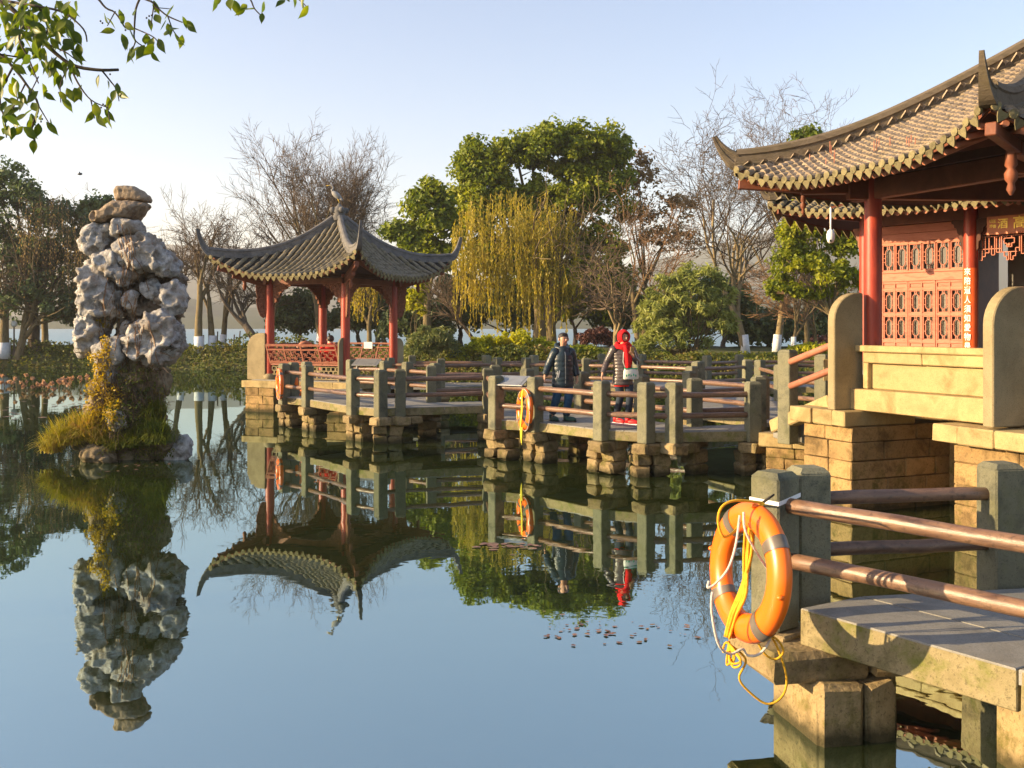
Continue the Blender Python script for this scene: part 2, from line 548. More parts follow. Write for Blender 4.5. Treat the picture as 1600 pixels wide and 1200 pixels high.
terrain('bank_ground', gx, gy, bank_h(gx, gy), ground_m)
def gz(x, y):
    return float(bank_h(np.array([[x]]), np.array([[y]]))[0, 0])

hill_m = surf('hill_forest', [(.035, .05, .025), (.06, .075, .035), (.045, .06, .03)], .02, .95, 0, 12, .1, 0)
def hills(name, y0, y1, prof, seed):
    xs = np.linspace(-2100, 2100, 240); ys = np.linspace(y0, y1, 26)
    X, Y = np.meshgrid(xs, ys)
    top = np.interp(xs, [p[0] for p in prof], [p[1] for p in prof])
    t = (Y - y0) / (y1 - y0)
    Z = top[None, :] * np.sin(np.pi * np.clip(t, 0, 1)) ** .8 + (vnoise(X, Y, 90, seed) - .5) * 26 * np.sin(np.pi * t) + (vnoise(X, Y, 22, seed + 1) - .5) * 7 * np.sin(np.pi * t)
    Z = np.maximum(Z, -2) + 1.5 * (t > .01) * (t < .99)
    return terrain(name, X, Y, Z, hill_m)
hills('far_hills', 1250, 2000, [(-2100, 70), (-1300, 60), (-900, 95), (-620, 120), (-480, 128), (-300, 90), (0, 70), (250, 105), (420, 150), (560, 165), (700, 150), (900, 120), (1300, 140), (2100, 90)], 3)
hz = MB().box((0, 880, 93), (4700, 2640, 188))
hzm, _nt, _out = new_mat('haze')
_pv = _nt.nodes.new('ShaderNodeVolumePrincipled')
_pv.inputs['Color'].default_value = (.94, .91, .90, 1)
_pv.inputs['Density'].default_value = .00042
_pv.inputs['Anisotropy'].default_value = .2
_nt.links.new(_pv.outputs[0], _out.inputs['Volume'])
hz.build('haze', hzm, kind='stuff', org=(0, 880, 93))
hills('far_shore', 620, 900, [(-2100, 10), (-700, 16), (-300, 11), (0, 13), (300, 22), (600, 26), (900, 18), (2100, 12)], 9)

# ============================================================ BRIDGES
rng = random.Random(5)
ZD, ZP0, ZP1, ZR1, ZR2, TH = .72, .54, 1.49, 1.29, .965, .165
PW = .21
def post_mesh():
    m = MB()
    h = ZP1 - ZP0
    m.box((0, 0, h / 2 - .015), (PW, PW, h - .03), None, .012)
    # shallow chamfered cap
    a = PW / 2 - .004; b = a - .028
    vs = [(-a, -a, h - .032), (a, -a, h - .032), (a, a, h - .032), (-a, a, h - .032), (-b, -b, h), (b, -b, h), (b, b, h), (-b, b, h)]
    m.add(vs, [[0, 1, 5, 4], [1, 2, 6, 5], [2, 3, 7, 6], [3, 0, 4, 7], [4, 5, 6, 7], [3, 2, 1, 0]])
    return m.mesh('post', MT['post'])
POST = post_mesh()

def put_post(parent, x, y, rz, z=ZP0, name='post'):
    return link(name, POST, parent, TR((x, y, z), rz))

def put_rail(parent, a, b, r=.046, z=None, n=12):
    for zz in ((ZR1, ZR2) if z is None else z):
        pa = Vector((a[0], a[1], zz)); pb = Vector((b[0], b[1], zz))
        m = MB()
        k = 5
        pts = [pa.lerp(pb, i / k) + Vector((rng.uniform(-.004, .004), 0, rng.uniform(-.004, .004))) for i in range(k + 1)]
        m.tube(pts, [r * rng.uniform(.95, 1.05) for _ in pts], n, dome=True)
        m.build('rail', MT['rail'], parent)

def block(parent, name, x, y, z0, z1, sx, sy, rz, m, jit=.012, ch=.02):
    b = MB().rbox((x, y, (z0 + z1) / 2), (sx, sy, z1 - z0), rz, ch, jit, rng)
    return b.build(name, m, parent)

def quad_slabs(parent, a, b, c, d, n, z1=ZD, th=TH, mat='deck', along=False, gap=.006):
    """slabs over the quad a-b (near edge) and d-c (far edge), split n times along the edge (or across it)"""
    a, b, c, d = (Vector((p[0], p[1])) for p in (a, b, c, d))
    if along: a, b, c, d = b, c, d, a
    for i in range(n):
        t0, t1 = i / n, (i + 1) / n
        L = max((b - a).length, .01)
        t0 += gap / L; t1 -= gap / L
        q = [a.lerp(b, t0), a.lerp(b, t1), d.lerp(c, t1), d.lerp(c, t0)]
        cc = (q[0] + q[1] + q[2] + q[3]) / 4
        q = [p + (cc - p).normalized() * .004 for p in q]
        dz = rng.uniform(-.003, .003)
        MB().slab(q, z1 - .07, z1 + dz, .006).build('deck_slab', MT['deck'], parent)
def edge_beam(parent, a, b, z0=ZD - TH, z1=ZD - .006, w=.16, side=1, n=None):
    a = Vector((a[0], a[1])); b = Vector((b[0], b[1])); d = (b - a); L = d.length; d /= L
    nn = Vector((-d.y, d.x)) * side
    n = n or max(1, round(L / 1.1))
    for i in range(n):
        p, q = a + d * (L * i / n + .004), a + d * (L * (i + 1) / n - .004)
        c = (p + q) / 2 + nn * w / 2
        block(parent, 'edge_beam', c.x, c.y, z0 + rng.uniform(-.006, .006), z1 - .068 + .062, (q - p).length, w, math.atan2(d.y, d.x), MT['deckside'], .004, .008)

D1 = Vector((.62, -.785)).normalized(); D2 = Vector((.985, .17)).normalized()
A1 = math.atan2(D1.y, D1.x); A2 = math.atan2(D2.y, D2.x)

W1 = thing('zigzag_footbridge', (0, 18, 0), 'grey stone zigzag footbridge with brown pole rails, carrying the two walkers', 'bridge')
near = [(-5.28, 23.07), (-4.58, 22.3), (-3.25, 20.35), (-2.62, 19.85), (-2.25, 20.05), (-.5, 20.6), (-.28, 17.53), (.40, 17.1), (1.43, 15.85), (2.09, 15.5), (2.52, 15.48), (3.80, 15.7)]
ang = [A1, A1, A1, A1, A2, A2, A1, A1, A1, A1, A1 + .12, A2]
for (x, y), a in zip(near, ang): put_post(W1, x, y, a)
def toward(p, q, t):
    p = Vector(p); q = Vector(q); d = (q - p).normalized()
    return p + d * t
for i in (0, 1, 2, 4, 5, 6, 7, 8, 10):
    p, q = near[i], near[i + 1]
    put_rail(W1, toward(p, q, .085), toward(q, p, .0))
# rails whose rounded ends poke through the corner posts
put_rail(W1, toward(near[3], near[4], .10), near[4])
put_rail(W1, toward(near[9], near[10], .10), near[10])
far = [(-4.07, 25.2), (-3.1, 24.3), (-2.48, 23.6), (-1.76, 22.8), (-1.74, 21.45), (-.37, 21.75), (.3, 19.9), (1.3, 18.65), (2.27, 17.4), (3.0, 16.35), (4.15, 16.75)]
fang = [A1, A1, A1, A1, A2, A2, A1, A1, A1, A2, A2]
for (x, y), a in zip(far, fang): put_post(W1, x, y, a, ZP0 + .02)
for i in range(len(far) - 1):
    if i == 5: continue
    put_rail(W1, toward(far[i], far[i + 1], .0), toward(far[i + 1], far[i], .0))
extra = [(-5.12, 23.3), (-4.9, 23.75)]
for p in extra: put_post(W1, p[0], p[1], A1, ZP0 + .02)
N, Fr = near, far
quad_slabs(W1, N[0], N[1], Fr[1], Fr[0], 2); quad_slabs(W1, N[1], N[2], Fr[2], Fr[1], 4)
quad_slabs(W1, N[2], N[3], Fr[3], Fr[2], 2); quad_slabs(W1, N[3], N[4], Fr[4], Fr[3], 1)
quad_slabs(W1, N[4], N[5], Fr[5], Fr[4], 3); quad_slabs(W1, N[5], N[6], Fr[6], Fr[5], 1, along=True)
quad_slabs(W1, N[6], N[7], Fr[7], Fr[6], 2); quad_slabs(W1, N[7], N[8], Fr[8], Fr[7], 4)
quad_slabs(W1, N[8], N[9], Fr[9], Fr[8], 2); quad_slabs(W1, N[9], N[10], Fr[9], Fr[9], 1)
quad_slabs(W1, N[10], N[11], Fr[10], Fr[9], 3)
quad_slabs(W1, (-5.28, 23.2), (-4.07, 25.2), (-3.9, 26.0), (-5.4, 25.6), 3)
for i in range(len(N) - 1):
    sd = 1
    edge_beam(W1, N[i], N[i + 1], side=sd)
for i in range(len(Fr) - 1):
    edge_beam(W1, Fr[i], Fr[i + 1], side=-1)
# corbels and piers: pairs of long blocks under the posts, with stub stones down into the water
def corbel_group(parent, pts, a, deep=.5):
    for (x, y) in pts:
        block(parent, 'corbel_block', x, y, .37, .545, .34, .34, a + rng.uniform(-.03, .03), MT['corbel'], .016, .03)
        block(parent, 'corbel_block', x - math.sin(a) * .32, y + math.cos(a) * .32, .38, .545, .30, .28, a, MT['corbel'], .016, .03)
def pier(parent, x, y, a, n=2, w=.28, h=.37, gap=.06, d=.34):
    for i in range(n):
        off = (i - (n - 1) / 2) * (w + gap)
        cx, cy = x + math.cos(a) * off, y + math.sin(a) * off
        zt = h
        while zt > -.3:
            hh = rng.uniform(.16, .24)
            block(parent, 'pier_stone', cx + rng.uniform(-.02, .02), cy + rng.uniform(-.02, .02), zt - hh + .01, zt, w * rng.uniform(.88, 1.05), d, a, MT['corbel'], .02, .03)
            zt -= hh
corbel_group(W1, N, A1)
for p, a in ((N[0], A1), (N[1], A1), (N[2], A1), (N[3], A2), (N[5], A2), (N[6], A1), (N[7], A1), (N[8], A1), (N[9], A2), (N[11], A2)):
    pier(W1, p[0] + .1, p[1] + .25, a, 2)
for p in Fr[1:]: 
    pier(W1, p[0] - .05, p[1] - .3, A1, 1)
    block(W1, 'corbel_block', p[0], p[1], .38, .56, .34, .34, A1, MT['corbel'], .016, .03)
for i in (1, 2, 4, 7, 8, 10):   # cross beams seen in the gloom under the slabs
    c = (Vector(N[i]) + Vector(Fr[min(i, 9)])) / 2
    d = (Vector(Fr[min(i, 9)]) - Vector(N[i]))
    block(W1, 'cross_beam', c.x, c.y, .40, .55, d.length * .8, .24, math.atan2(d.y, d.x), MT['corbel'], .012, .02)

# the long walkway behind
W2 = thing('back_footbridge', (2, 28, 0), 'long stone footbridge farther back, in front of the shrubs on the bank', 'bridge')
f2 = [(-1.9, 26.6), (-.4, 27.4), (.39, 27.3), (2.0, 26.9), (3.3, 26.1), (4.65, 24.7), (6.1, 25.8), (7.6, 26.9), (9.4, 26.4)]
b2 = [(-2.9, 28.9), (-.74, 28.8), (.64, 29.0), (2.72, 30.2), (3.9, 29.9), (5.6, 28.6), (6.76, 29.6), (8.1, 29.4), (10.0, 29.3)]
for ch, dz in ((f2, 0), (b2, .02)):
    for i, (x, y) in enumerate(ch):
        put_post(W2, x, y, A1 if i % 3 else A2, ZP0 + dz)
        pier(W2, x, y + (.2 if ch is f2 else -.2), A1, 1, .3)
        block(W2, 'corbel_block', x, y, .38, .56, .36, .36, A1, MT['corbel'], .016, .03)
    for i in range(len(ch) - 1): put_rail(W2, ch[i], ch[i + 1])
# middle posts on the doubled rail line
m2 = [(-1.7, 24.5), (-.37, 23.2), (1.4, 24.1), (2.9, 23.4)]
for i in range(len(f2) - 1):
    quad_slabs(W2, f2[i], f2[i + 1], b2[i + 1], b2[i], 2)
    edge_beam(W2, f2[i], f2[i + 1]); edge_beam(W2, b2[i], b2[i + 1], side=-1)
W3 = thing('link_footbridge', (4.5, 20, 0), 'short stone walkway linking the near and the back footbridge beside the steps', 'bridge')
l3 = [(4.4, 17.55), (3.45, 19.35), (3.9, 21.6), (4.5, 24.2)]; r3 = [(6.2, 17.9), (5.4, 19.7), (5.9, 21.9), (6.2, 24.9)]
for ch, dz in ((l3, 0), (r3, .02)):
    for i, (x, y) in enumerate(ch):
        put_post(W3, x, y, A1, ZP0 + dz)
        pier(W3, x, y + .1, A1, 1, .3)
    for i in range(3): put_rail(W3, ch[i], ch[i + 1])
for i in range(3):
    quad_slabs(W3, l3[i], r3[i], r3[i + 1], l3[i + 1], 3, along=True)
    edge_beam(W3, l3[i], l3[i + 1], side=-1)
quad_slabs(W3, (4.2, 16.9), (6.2, 17.2), (6.2, 17.9), (4.4, 17.55), 2)
# left link from the pavilion to the back bridge
l4 = [(-3.35, 27.3), (-1.95, 26.75)]
put_rail(W2, l4[0], l4[1]); put_post(W2, l4[0][0], l4[0][1], A1)
quad_slabs(W2, (-3.6, 26.9), (-1.9, 26.6), (-2.9, 28.9), (-3.5, 28.6), 2)

# foreground bridge
FG = thing('near_footbridge', (2.6, 5.6, 0), 'nearest stone footbridge corner, with the big orange ring hung on its post', 'bridge')
p0, p0b, p1 = (1.605, 6.075), (1.865, 6.27), (3.17, 6.46)
for p, a in ((p0, A1), (p0b, A2), (p1, A2)):
    put_post(FG, p[0], p[1], a)
nb = Vector(p0) + Vector((.65, -.76)).normalized() * 1.9
put_post(FG, nb.x, nb.y, A1); p2 = (4.9, 6.75); put_post(FG, p2[0], p2[1], A2)
put_rail(FG, toward(p0, nb, .085), nb, .047, n=16); put_rail(FG, toward(p0b, p1, .06), toward(p1, p0b, .06), .043, n=16)
put_rail(FG, toward(p1, p2, .05), p2, .043, n=16)
c0 = Vector((1.69, 5.84)); cb = Vector((1.78, 6.03))
nn = c0 + Vector((.585, -.81)).normalized() * 2.6; ff = cb + D2 * 3.4
# long slabs laid side by side
d1 = Vector((.585, -.81)).normalized()
st = [0, .36, .74, 1.14, 1.55, 2.0, 2.5]
for i in range(6):
    a = cb + D2 * (st[i] + .006) if i else c0 + Vector((.006, 0)); b = cb + D2 * (st[i + 1] - .006)
    e = (a if i else c0) + d1 * 2.7; g = b + d1 * 2.7
    for j, (u, v) in enumerate(((0, .47), (.475, 1))):
        if i % 2: u, v = ((0, .62), (.625, 1))[j]
        q = [a.lerp(e, u), b.lerp(g, u), b.lerp(g, v), a.lerp(e, v)]
        MB().slab(q, ZD - .075, ZD + rng.uniform(-.002, .002), .005).build('deck_slab', MT['deck'], FG)
block(FG, 'deck_slab', 4.9, 5.3, ZD - .075, ZD, 1.5, 2.6, A2, MT['deck'], 0, .01)
cc = c0 + d1 * 1.3
_n = Vector((-d1.y, d1.x))
bb = cc + _n * .085
for t0, t1 in ((0, 1.28), (1.29, 2.7)):
    q = c0 + d1 * (t0 + t1) / 2 + _n * .085
    block(FG, 'edge_beam', q.x, q.y, .505, ZD - .004, t1 - t0 - .006, .17, math.atan2(d1.y, d1.x), MT['deckside'], .003, .007)
q = cb + D2 * 1.6 - Vector((-D2.y, D2.x)) * .085
block(FG, 'edge_beam', q.x + .1, q.y, .51, ZD - .08, 2.9, .16, A2, MT['deckside'], .003, .01)
# corbel course and pier under the corner
block(FG, 'corbel_block', 1.71, 5.99, .34, .50, .62, .62, A2 + .03, MT['corbel'], .014, .025)
block(FG, 'corbel_block', 2.22, 6.06, .345, .50, .36, .60, A2, MT['corbel'], .014, .025)
block(FG, 'corbel_block', 1.63, 6.10, .503, .537, .34, .34, A1, MT['corbel'], .004, .01)
block(FG, 'pier_stone', 1.815, 5.92, -.35, .338, .27, .60, A2 + .02, MT['corbel'], .02, .025)
block(FG, 'pier_stone', 2.06, 5.97, -.35, .336, .20, .58, A2 + .02, MT['corbel'], .014, .025)
block(FG, 'pier_stone', 2.20, 6.06, -.35, .33, .07, .42, A2, MT['corbel'], .01, .02)
for x, y in ((2.75, 5.3), (2.95, 5.38), (3.18, 5.42)):
    block(FG, 'pier_stone', x, y, -.35, .51, .17, .3, A2, MT['corbel'], .02, .025)
for x, y in ((3.25, 6.5), (4.9, 6.8)):
    block(FG, 'pier_stone', x, y + .1, -.35, .53, .34, .4, A2, MT['corbel'], .02, .025)
for x, y in ((nb.x + .1, nb.y + .1),):
    block(FG, 'pier_stone', x, y, -.35, .53, .4, .4, A1, MT['corbel'], .02, .025)
block(FG, 'pier_stone', 5.2, 4.6, -.35, .64, .4, .4, A1, MT['corbel'], .02, .025)
# painted stripe on the corner post (white tape band)
tape = MB()
a = Vector((math.cos(A1), math.sin(A1))); s = Vector((-a.y, a.x)); c = Vector(p0)
hw = PW / 2 + .0035
tape.add([(*(c - a * hw - s * hw), 1.325), (*(c - a * hw + s * hw), 1.31), (*(c - a * hw + s * hw), 1.34), (*(c - a * hw - s * hw), 1.355)], [[0, 1, 2, 3], [3, 2, 1, 0]])
tape.add([(*(c - s * hw + a * hw), 1.352), (*(c - s * hw - a * hw), 1.32), (*(c - s * hw - a * hw), 1.35), (*(c - s * hw + a * hw), 1.382)], [[0, 1, 2, 3], [3, 2, 1, 0]])
tape.v = []; tape.f = []; tape.s = []
nF = a  # shaded face looks along +a, sunny face looks along -s
def face_strip(c, n, t, u0, u1, z0, z1, zz0, zz1):
    o = c + n * hw
    pts = [(*(o + t * u0), z0), (*(o + t * u1), z1), (*(o + t * u1), zz1), (*(o + t * u0), zz0)]
    tape.add(pts, [[0, 1, 2, 3]]); tape.add([(p[0] - n.x * .003, p[1] - n.y * .003, p[2]) for p in pts], [[3, 2, 1, 0]])
face_strip(c, a, s, -hw, hw, 1.300, 1.335, 1.325, 1.36)
face_strip(c, -s, a, -hw, hw, 1.306, 1.300, 1.330, 1.325)
tape.build('tape_band', MT['whitep'], FG)

# ============================================================ ROOFS
def roof(parent, corners, apex, z0, zA, up, flare, pitch, tl, r, mt, faces, acurve=.5, n_parts=260, gap=.0, upp=3.2, uexp=2.3):
    """curved tiled roof; corners in plan, apex in plan; returns the surface functions of each face"""
    A2d = Vector(apex)
    out = []
    parts_left = [n_parts]
    tile_me = None
    stuff = MB()
    capm = MB(); n = 10
    capm.add([(0, 0, .012)] + [(r * .98 * math.cos(2 * math.pi * i / n), r * .98 * math.sin(2 * math.pi * i / n), .008) for i in range(n)]
             + [(r * .98 * math.cos(2 * math.pi * i / n), r * .98 * math.sin(2 * math.pi * i / n), -.02) for i in range(n)],
             [[0, 1 + i, 1 + (i + 1) % n] for i in range(n)] + [[1 + i, 1 + n + i, 1 + n + (i + 1) % n, 1 + (i + 1) % n] for i in range(n)])
    cap_me = capm.mesh('tile_cap', mt['drip'])
    w = (pitch - r * 1.2) / 2 + r * .38; h = pitch * .80
    dm = MB().prism([(-w, .015), (-w * .95, -h * .30), (-w * .6, -h * .62), (0, -h), (w * .6, -h * .62), (w * .95, -h * .30), (w, .015), (w * .5, -.01), (-w * .5, -.01)],
                    (0, 0, 0), (1, 0, 0), (0, 1, 0), (0, 0, 1), .014)
    drip_me = dm.mesh('drip_tile', mt['drip'])
    for (i1, i2) in faces:
        c1, c2 = Vector(corners[i1]), Vector(corners[i2])
        e = c2 - c1; Wd = e.length; e = e / Wd
        m = Vector((-e.y, e.x))
        if (A2d - c1).dot(m) < 0: m = -m
        xa = (A2d - c1).dot(e); D = (A2d - c1).dot(m)
        def S(x, t, c1=c1, e=e, m=m, xa=xa, D=D, Wd=Wd):
            tau = min(max(t / D, -.05), 1.0)
            xl = xa * tau; xr = Wd - (Wd - xa) * tau
            half = max((xr - xl) / 2, 1e-4); s = max(-1.0, min(1.0, (x - (xl + xr) / 2) / half))
            U = abs(s) ** upp * (1 - max(tau, 0)) ** uexp
            p = c1 + e * x + m * t
            od = (p - A2d)
            if od.length > 1e-6: p = p + od.normalized() * flare * U
            z = z0 + (zA - z0) * (acurve * tau + (1 - acurve) * tau * tau) + up * U
            return Vector((p.x, p.y, z))
        out.append((S, Wd, D, e, m, xa))
        # pan tiles (valley surface, shade between the rows put into its colour) and boards below
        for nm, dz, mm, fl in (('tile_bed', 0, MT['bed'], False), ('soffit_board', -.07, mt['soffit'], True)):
            g = MB(); nt_, nx = 14, 22; vs = []
            for a in range(nt_ + 1):
                t = D * a / nt_
                tau = t / D; xl = xa * tau; xr = Wd - (Wd - xa) * tau
                for b in range(nx + 1):
                    x = xl + (xr - xl) * b / nx
                    q = S(x, t); vs.append((q.x, q.y, q.z + dz))
            fs = []
            for a in range(nt_):
                for b in range(nx):
                    q = [a * (nx + 1) + b, a * (nx + 1) + b + 1, (a + 1) * (nx + 1) + b + 1, (a + 1) * (nx + 1) + b]
                    fs.append(q[::-1] if fl else q)
            g.add(vs, fs, True)
            g.build(nm, mm, parent)
        # eave board
        g = MB(); ns = 30; vs = []
        for b in range(ns + 1):
            q = S(Wd * b / ns, 0.02)
            vs.append((q.x, q.y, q.z - .005)); vs.append((q.x, q.y, q.z - .085))
        g.add(vs, [[2 * b, 2 * b + 1, 2 * b + 3, 2 * b + 2] for b in range(ns)])
        g.build('eave_board', mt['board'], parent)
        ncol = int(Wd / pitch)
        x0 = (Wd - ncol * pitch) / 2
        jr = random.Random(i1 * 7 + 3)
        for ci in range(ncol + 1):
            x = x0 + ci * pitch
            x = min(max(x, .03), Wd - .03)
            tmax = D * min(x / xa if x < xa else (Wd - x) / (Wd - xa), 1)
            t = -.05
            k = 0
            while t < tmax - .02:
                t2 = min(t + tl, tmax + .01)
                pa, pb = S(x, t), S(x, min(t2 + tl * .25, D))
                d = (pb - pa)
                if d.length < .01: break
                d.normalize()
                tx = (S(min(x + .02, Wd), t) - S(max(x - .02, 0), t)); tx.normalize()
                nn_ = tx.cross(d)
                if nn_.z < 0: nn_ = -nn_
                jx = jr.uniform(-.006, .006); jz = jr.uniform(-.003, .006)
                vs = []
                na = 6
                for (pp, rr, lift) in ((pa, r * 1.1, .012 + jz), (pb, r * .93, -.004 + jz)):
                    for a in range(na):
                        an = math.pi * a / (na - 1)
                        vs.append(pp + tx * (rr * math.cos(an) + jx) + nn_ * (rr * math.sin(an) * 1.05 + lift))
                vs.append(pa + nn_ * .0 + tx * jx)
                fs = [[a, a + 1, a + 1 + na, a + na] for a in range(na - 1)] + [[na * 2, a + 1, a] for a in range(na - 1)]
                if tx.cross(d).z < 0: fs = [f[::-1] for f in fs]
                if k < 7 and parts_left[0] > 0 and (i1, i2) == faces[0]:
                    MB().add(vs, fs).build('roof_tile', mt['tile'], parent)
                    parts_left[0] -= 1
                else:
                    stuff.add(vs, fs)
                t += tl; k += 1
            # cap and drip
            q = S(x, -.05)
            tx = (S(min(x + .03, Wd), 0) - S(max(x - .03, 0), 0)).normalized()
            ob = Vector((-m.x, -m.y, 0)); ob = (ob - tx * ob.dot(tx)).normalized()
            upv = ob.cross(tx)
            if upv.z < 0: upv = -upv
            zz = tx.cross(upv)
            if zz.dot(ob) < 0: tx = -tx; zz = -zz
            link('tile_cap', cap_me, parent, frame(q + upv * r * .35 + ob * .012, tx, upv, zz))
            if ci < ncol:
                xm = x + pitch / 2
                q = S(xm, -.04)
                tilt = (ob * .96 + Vector((0, 0, -.28))).normalized()
                up2 = tilt.cross(tx)
                if up2.z < 0: up2 = -up2
                tx2 = up2.cross(tilt)
                link('drip_tile', drip_me, parent, frame(q + ob * .02, tx2, up2, tilt))
    o = stuff.build('roof_tiles', mt['tile'], parent, kind='stuff')
    return out

def sweep(parent, name, pts, w, h, mat, taper=None, base=0.0):
    """rounded-top rectangular section swept along a path"""
    prof = [(-.5, 0), (-.5, .30), (-.40, .34), (-.40, .66), (-.5, .72), (-.42, .92), (-.2, 1.02), (.2, 1.02), (.42, .92), (.5, .72), (.40, .66), (.40, .34), (.5, .30), (.5, 0)]
    g = MB(); vs = []; n = len(prof); m = len(pts)
    for i, p in enumerate(pts):
        t = (pts[min(i + 1, m - 1)] - pts[max(i - 1, 0)]).normalized()
        s = Vector((t.y, -t.x, 0))
        if s.length < 1e-4: s = Vector((1, 0, 0))
        s.normalize(); u = s.cross(t)
        if u.z < 0 and abs(t.z) < .95: u = -u
        k = taper[i] if taper else 1
        for a, b in prof:
            vs.append(p + s * (a * w * k) + u * (b * h * k + base))
    fs = []
    for i in range(m - 1):
        for j in range(n):
            fs.append([i * n + j, i * n + (j + 1) % n, (i + 1) * n + (j + 1) % n, (i + 1) * n + j])
    fs.append(list(range(n))[::-1]); fs.append([(m - 1) * n + j for j in range(n)])
    g.add(vs, fs, False)
    return g.build(name, mat, parent)

def hip_path(S, Wd, D, xa, left=True, n=16, t_end=.97):
    pts = []
    for i in range(n + 1):
        tau = t_end * (1 - i / n)
        t = D * tau
        x = xa * tau if left else Wd - (Wd - xa) * tau
        pts.append(S(x, t))
    return pts
def extend_tip(pts, out_len, rise, n=8, curl=1.8):
    p = pts[-1]; d = (pts[-1] - pts[-3]); d.z = 0; d.normalize()
    tz = (pts[-1] - pts[-2]); sl = tz.z / max(1e-3, Vector((tz.x, tz.y)).length)
    res = list(pts)
    for i in range(1, n + 1):
        u = i / n
        res.append(p + d * (out_len * (1 - (1 - u) ** 1.25)) + Vector((0, 0, sl * out_len * u * .6 + rise * u ** curl)))
    return res

def disc_column(parent, x, y, z0, z1, r, mat='red', name='column', base=True, n=20):
    m = MB().lathe([(r, z0), (r * 1.01, (z0 + z1) / 2), (r * .97, z1)], (x, y, 0), n)
    o = m.build(name, MT[mat], parent)
    if base:
        MB().lathe([(r * 1.25, z0 - .02), (r * 1.55, z0 + .05), (r * 1.5, z0 + .1), (r * 1.15, z0 + .15)], (x, y, 0), n).build('column_base', MT['slab'], parent)
    return o

def beam(parent, a, b, z0, z1, w, mat='brownwood', name='lintel', ext=0):
    a = Vector((a[0], a[1])); b = Vector((b[0], b[1])); d = (b - a).normalized()
    a = a - d * ext; b = b + d * ext
    z = (z0 + z1) / 2
    return MB().bar((a.x, a.y, z), (b.x, b.y, z), w, z1 - z0, ch=.008).build(name, MT[mat], parent)

def bracket(parent, c, d, z1, w, h, mat='carved'):
    """carved corner spandrel: from a column at c, going along d under the beam at z1"""
    pts = [(0, 0), (w, 0), (w, -.04), (w * .82, -.07), (w * .78, -.12), (w * .60, -.14), (w * .55, -h * .34), (w * .42, -h * .38), (w * .38, -h * .55),
           (w * .24, -h * .60), (w * .22, -h * .78), (w * .10, -h * .82), (w * .08, -h * .96), (0, -h)]
    d = Vector((d[0], d[1], 0)).normalized(); n = Vector((-d.y, d.x, 0))
    MB().prism(pts, (c[0], c[1], z1), d, (0, 0, 1), n, .055).build('bracket', MT[mat], parent)

def lattice_bars(mb, o, ex, ez, segs, w=.018, dep=.03):
    n = Vector(ex).cross(Vector(ez)).normalized()
    for (x0, y0, x1, y1) in segs:
        a = Vector(o) + Vector(ex) * x0 + Vector(ez) * y0; b = Vector(o) + Vector(ex) * x1 + Vector(ez) * y1
        mb.bar(a, b, dep, w, up=ez if abs(y1 - y0) < abs(x1 - x0) else ex)
    return mb

# ============================================================ SQUARE PAVILION
PV = thing('square_pavilion', (-5.1, 28.4, 0), 'small open square pavilion with red columns and four upswept grey tiled eaves', 'pavilion')
cl, cf, cr_, cbk = Vector((-6.76, 27.8)), Vector((-4.48, 26.78)), Vector((-3.46, 29.03)), Vector((-5.71, 30.05))
cen = (cl + cf + cr_ + cbk) / 4
cols = [cl, cf, cr_, cbk]
plat = [cen + (c - cen) * 1.42 for c in cols]
ZB = .86
for c in cols:
    disc_column(PV, c.x, c.y, ZB + .02, 3.75, .122)
# platform: coping stones, courses of blocks below
def stone_wall(parent, a, b, z0, z1, courses, wth, mat='pier', out=0, ln=.62, seed=1, name='wall_stone', jit=.008):
    rg = random.Random(seed)
    a = Vector((a[0], a[1])); b = Vector((b[0], b[1])); d = b - a; L = d.length; d /= L; n = Vector((d.y, -d.x))
    hh = (z1 - z0) / courses
    for i in range(courses):
        x = 0 if i % 2 == 0 else -ln * .45
        while x < L - .02:
            l = ln * rg.uniform(.75, 1.35)
            xa_, xb_ = max(x, 0), min(x + l, L)
            if L - xb_ < .15: xb_ = L
            if xb_ - xa_ > .06:
                c = a + d * (xa_ + xb_) / 2 - n * (wth / 2 - out - rg.uniform(-.008, .008))
                MB().rbox((c.x, c.y, z0 + hh * (i + .5)), (xb_ - xa_ - .009, wth, hh - .009), math.atan2(d.y, d.x), .012, jit, rg).build(name, MT[mat], parent)
            x = xb_ if xb_ == L else x + l
for i in range(4):
    a, b = plat[i], plat[(i + 1) % 4]
    stone_wall(PV, a, b, ZB - .20, ZB, 1, .4, 'ybed', .04, 1.1, 10 + i)
    if i in (0, 1, 3):
        stone_wall(PV, a + (b - a) * .04, a + (b - a) * .30, -.25, ZB - .2, 4, .4, 'pier', 0, .5, 20 + i)
        stone_wall(PV, a + (b - a) * .70, a + (b - a) * .97, -.25, ZB - .2, 4, .4, 'pier', 0, .5, 30 + i)
pc = [cen + (c - cen) * 1.28 for c in cols]
MB().slab([tuple(p) for p in pc], ZB - .16, ZB + .012).build('floor', MT['deck'], PV)
roof_c = [Vector((-8.15, 27.25)), Vector((-3.93, 25.35)), Vector((-1.95, 29.55)), Vector((-6.2, 31.5))]
roof_c = [Vector((-4.93, 28.42)) + (c - Vector((-4.93, 28.42))) * .955 for c in roof_c]
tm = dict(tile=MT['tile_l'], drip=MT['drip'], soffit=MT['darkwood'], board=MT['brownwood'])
apx = (-4.93, 28.42)
fs_ = roof(PV, roof_c, apx, 3.70, 5.42, .62, .30, .188, .23, .056, tm, [(0, 1), (1, 2), (2, 3), (3, 0)], .45, 300)
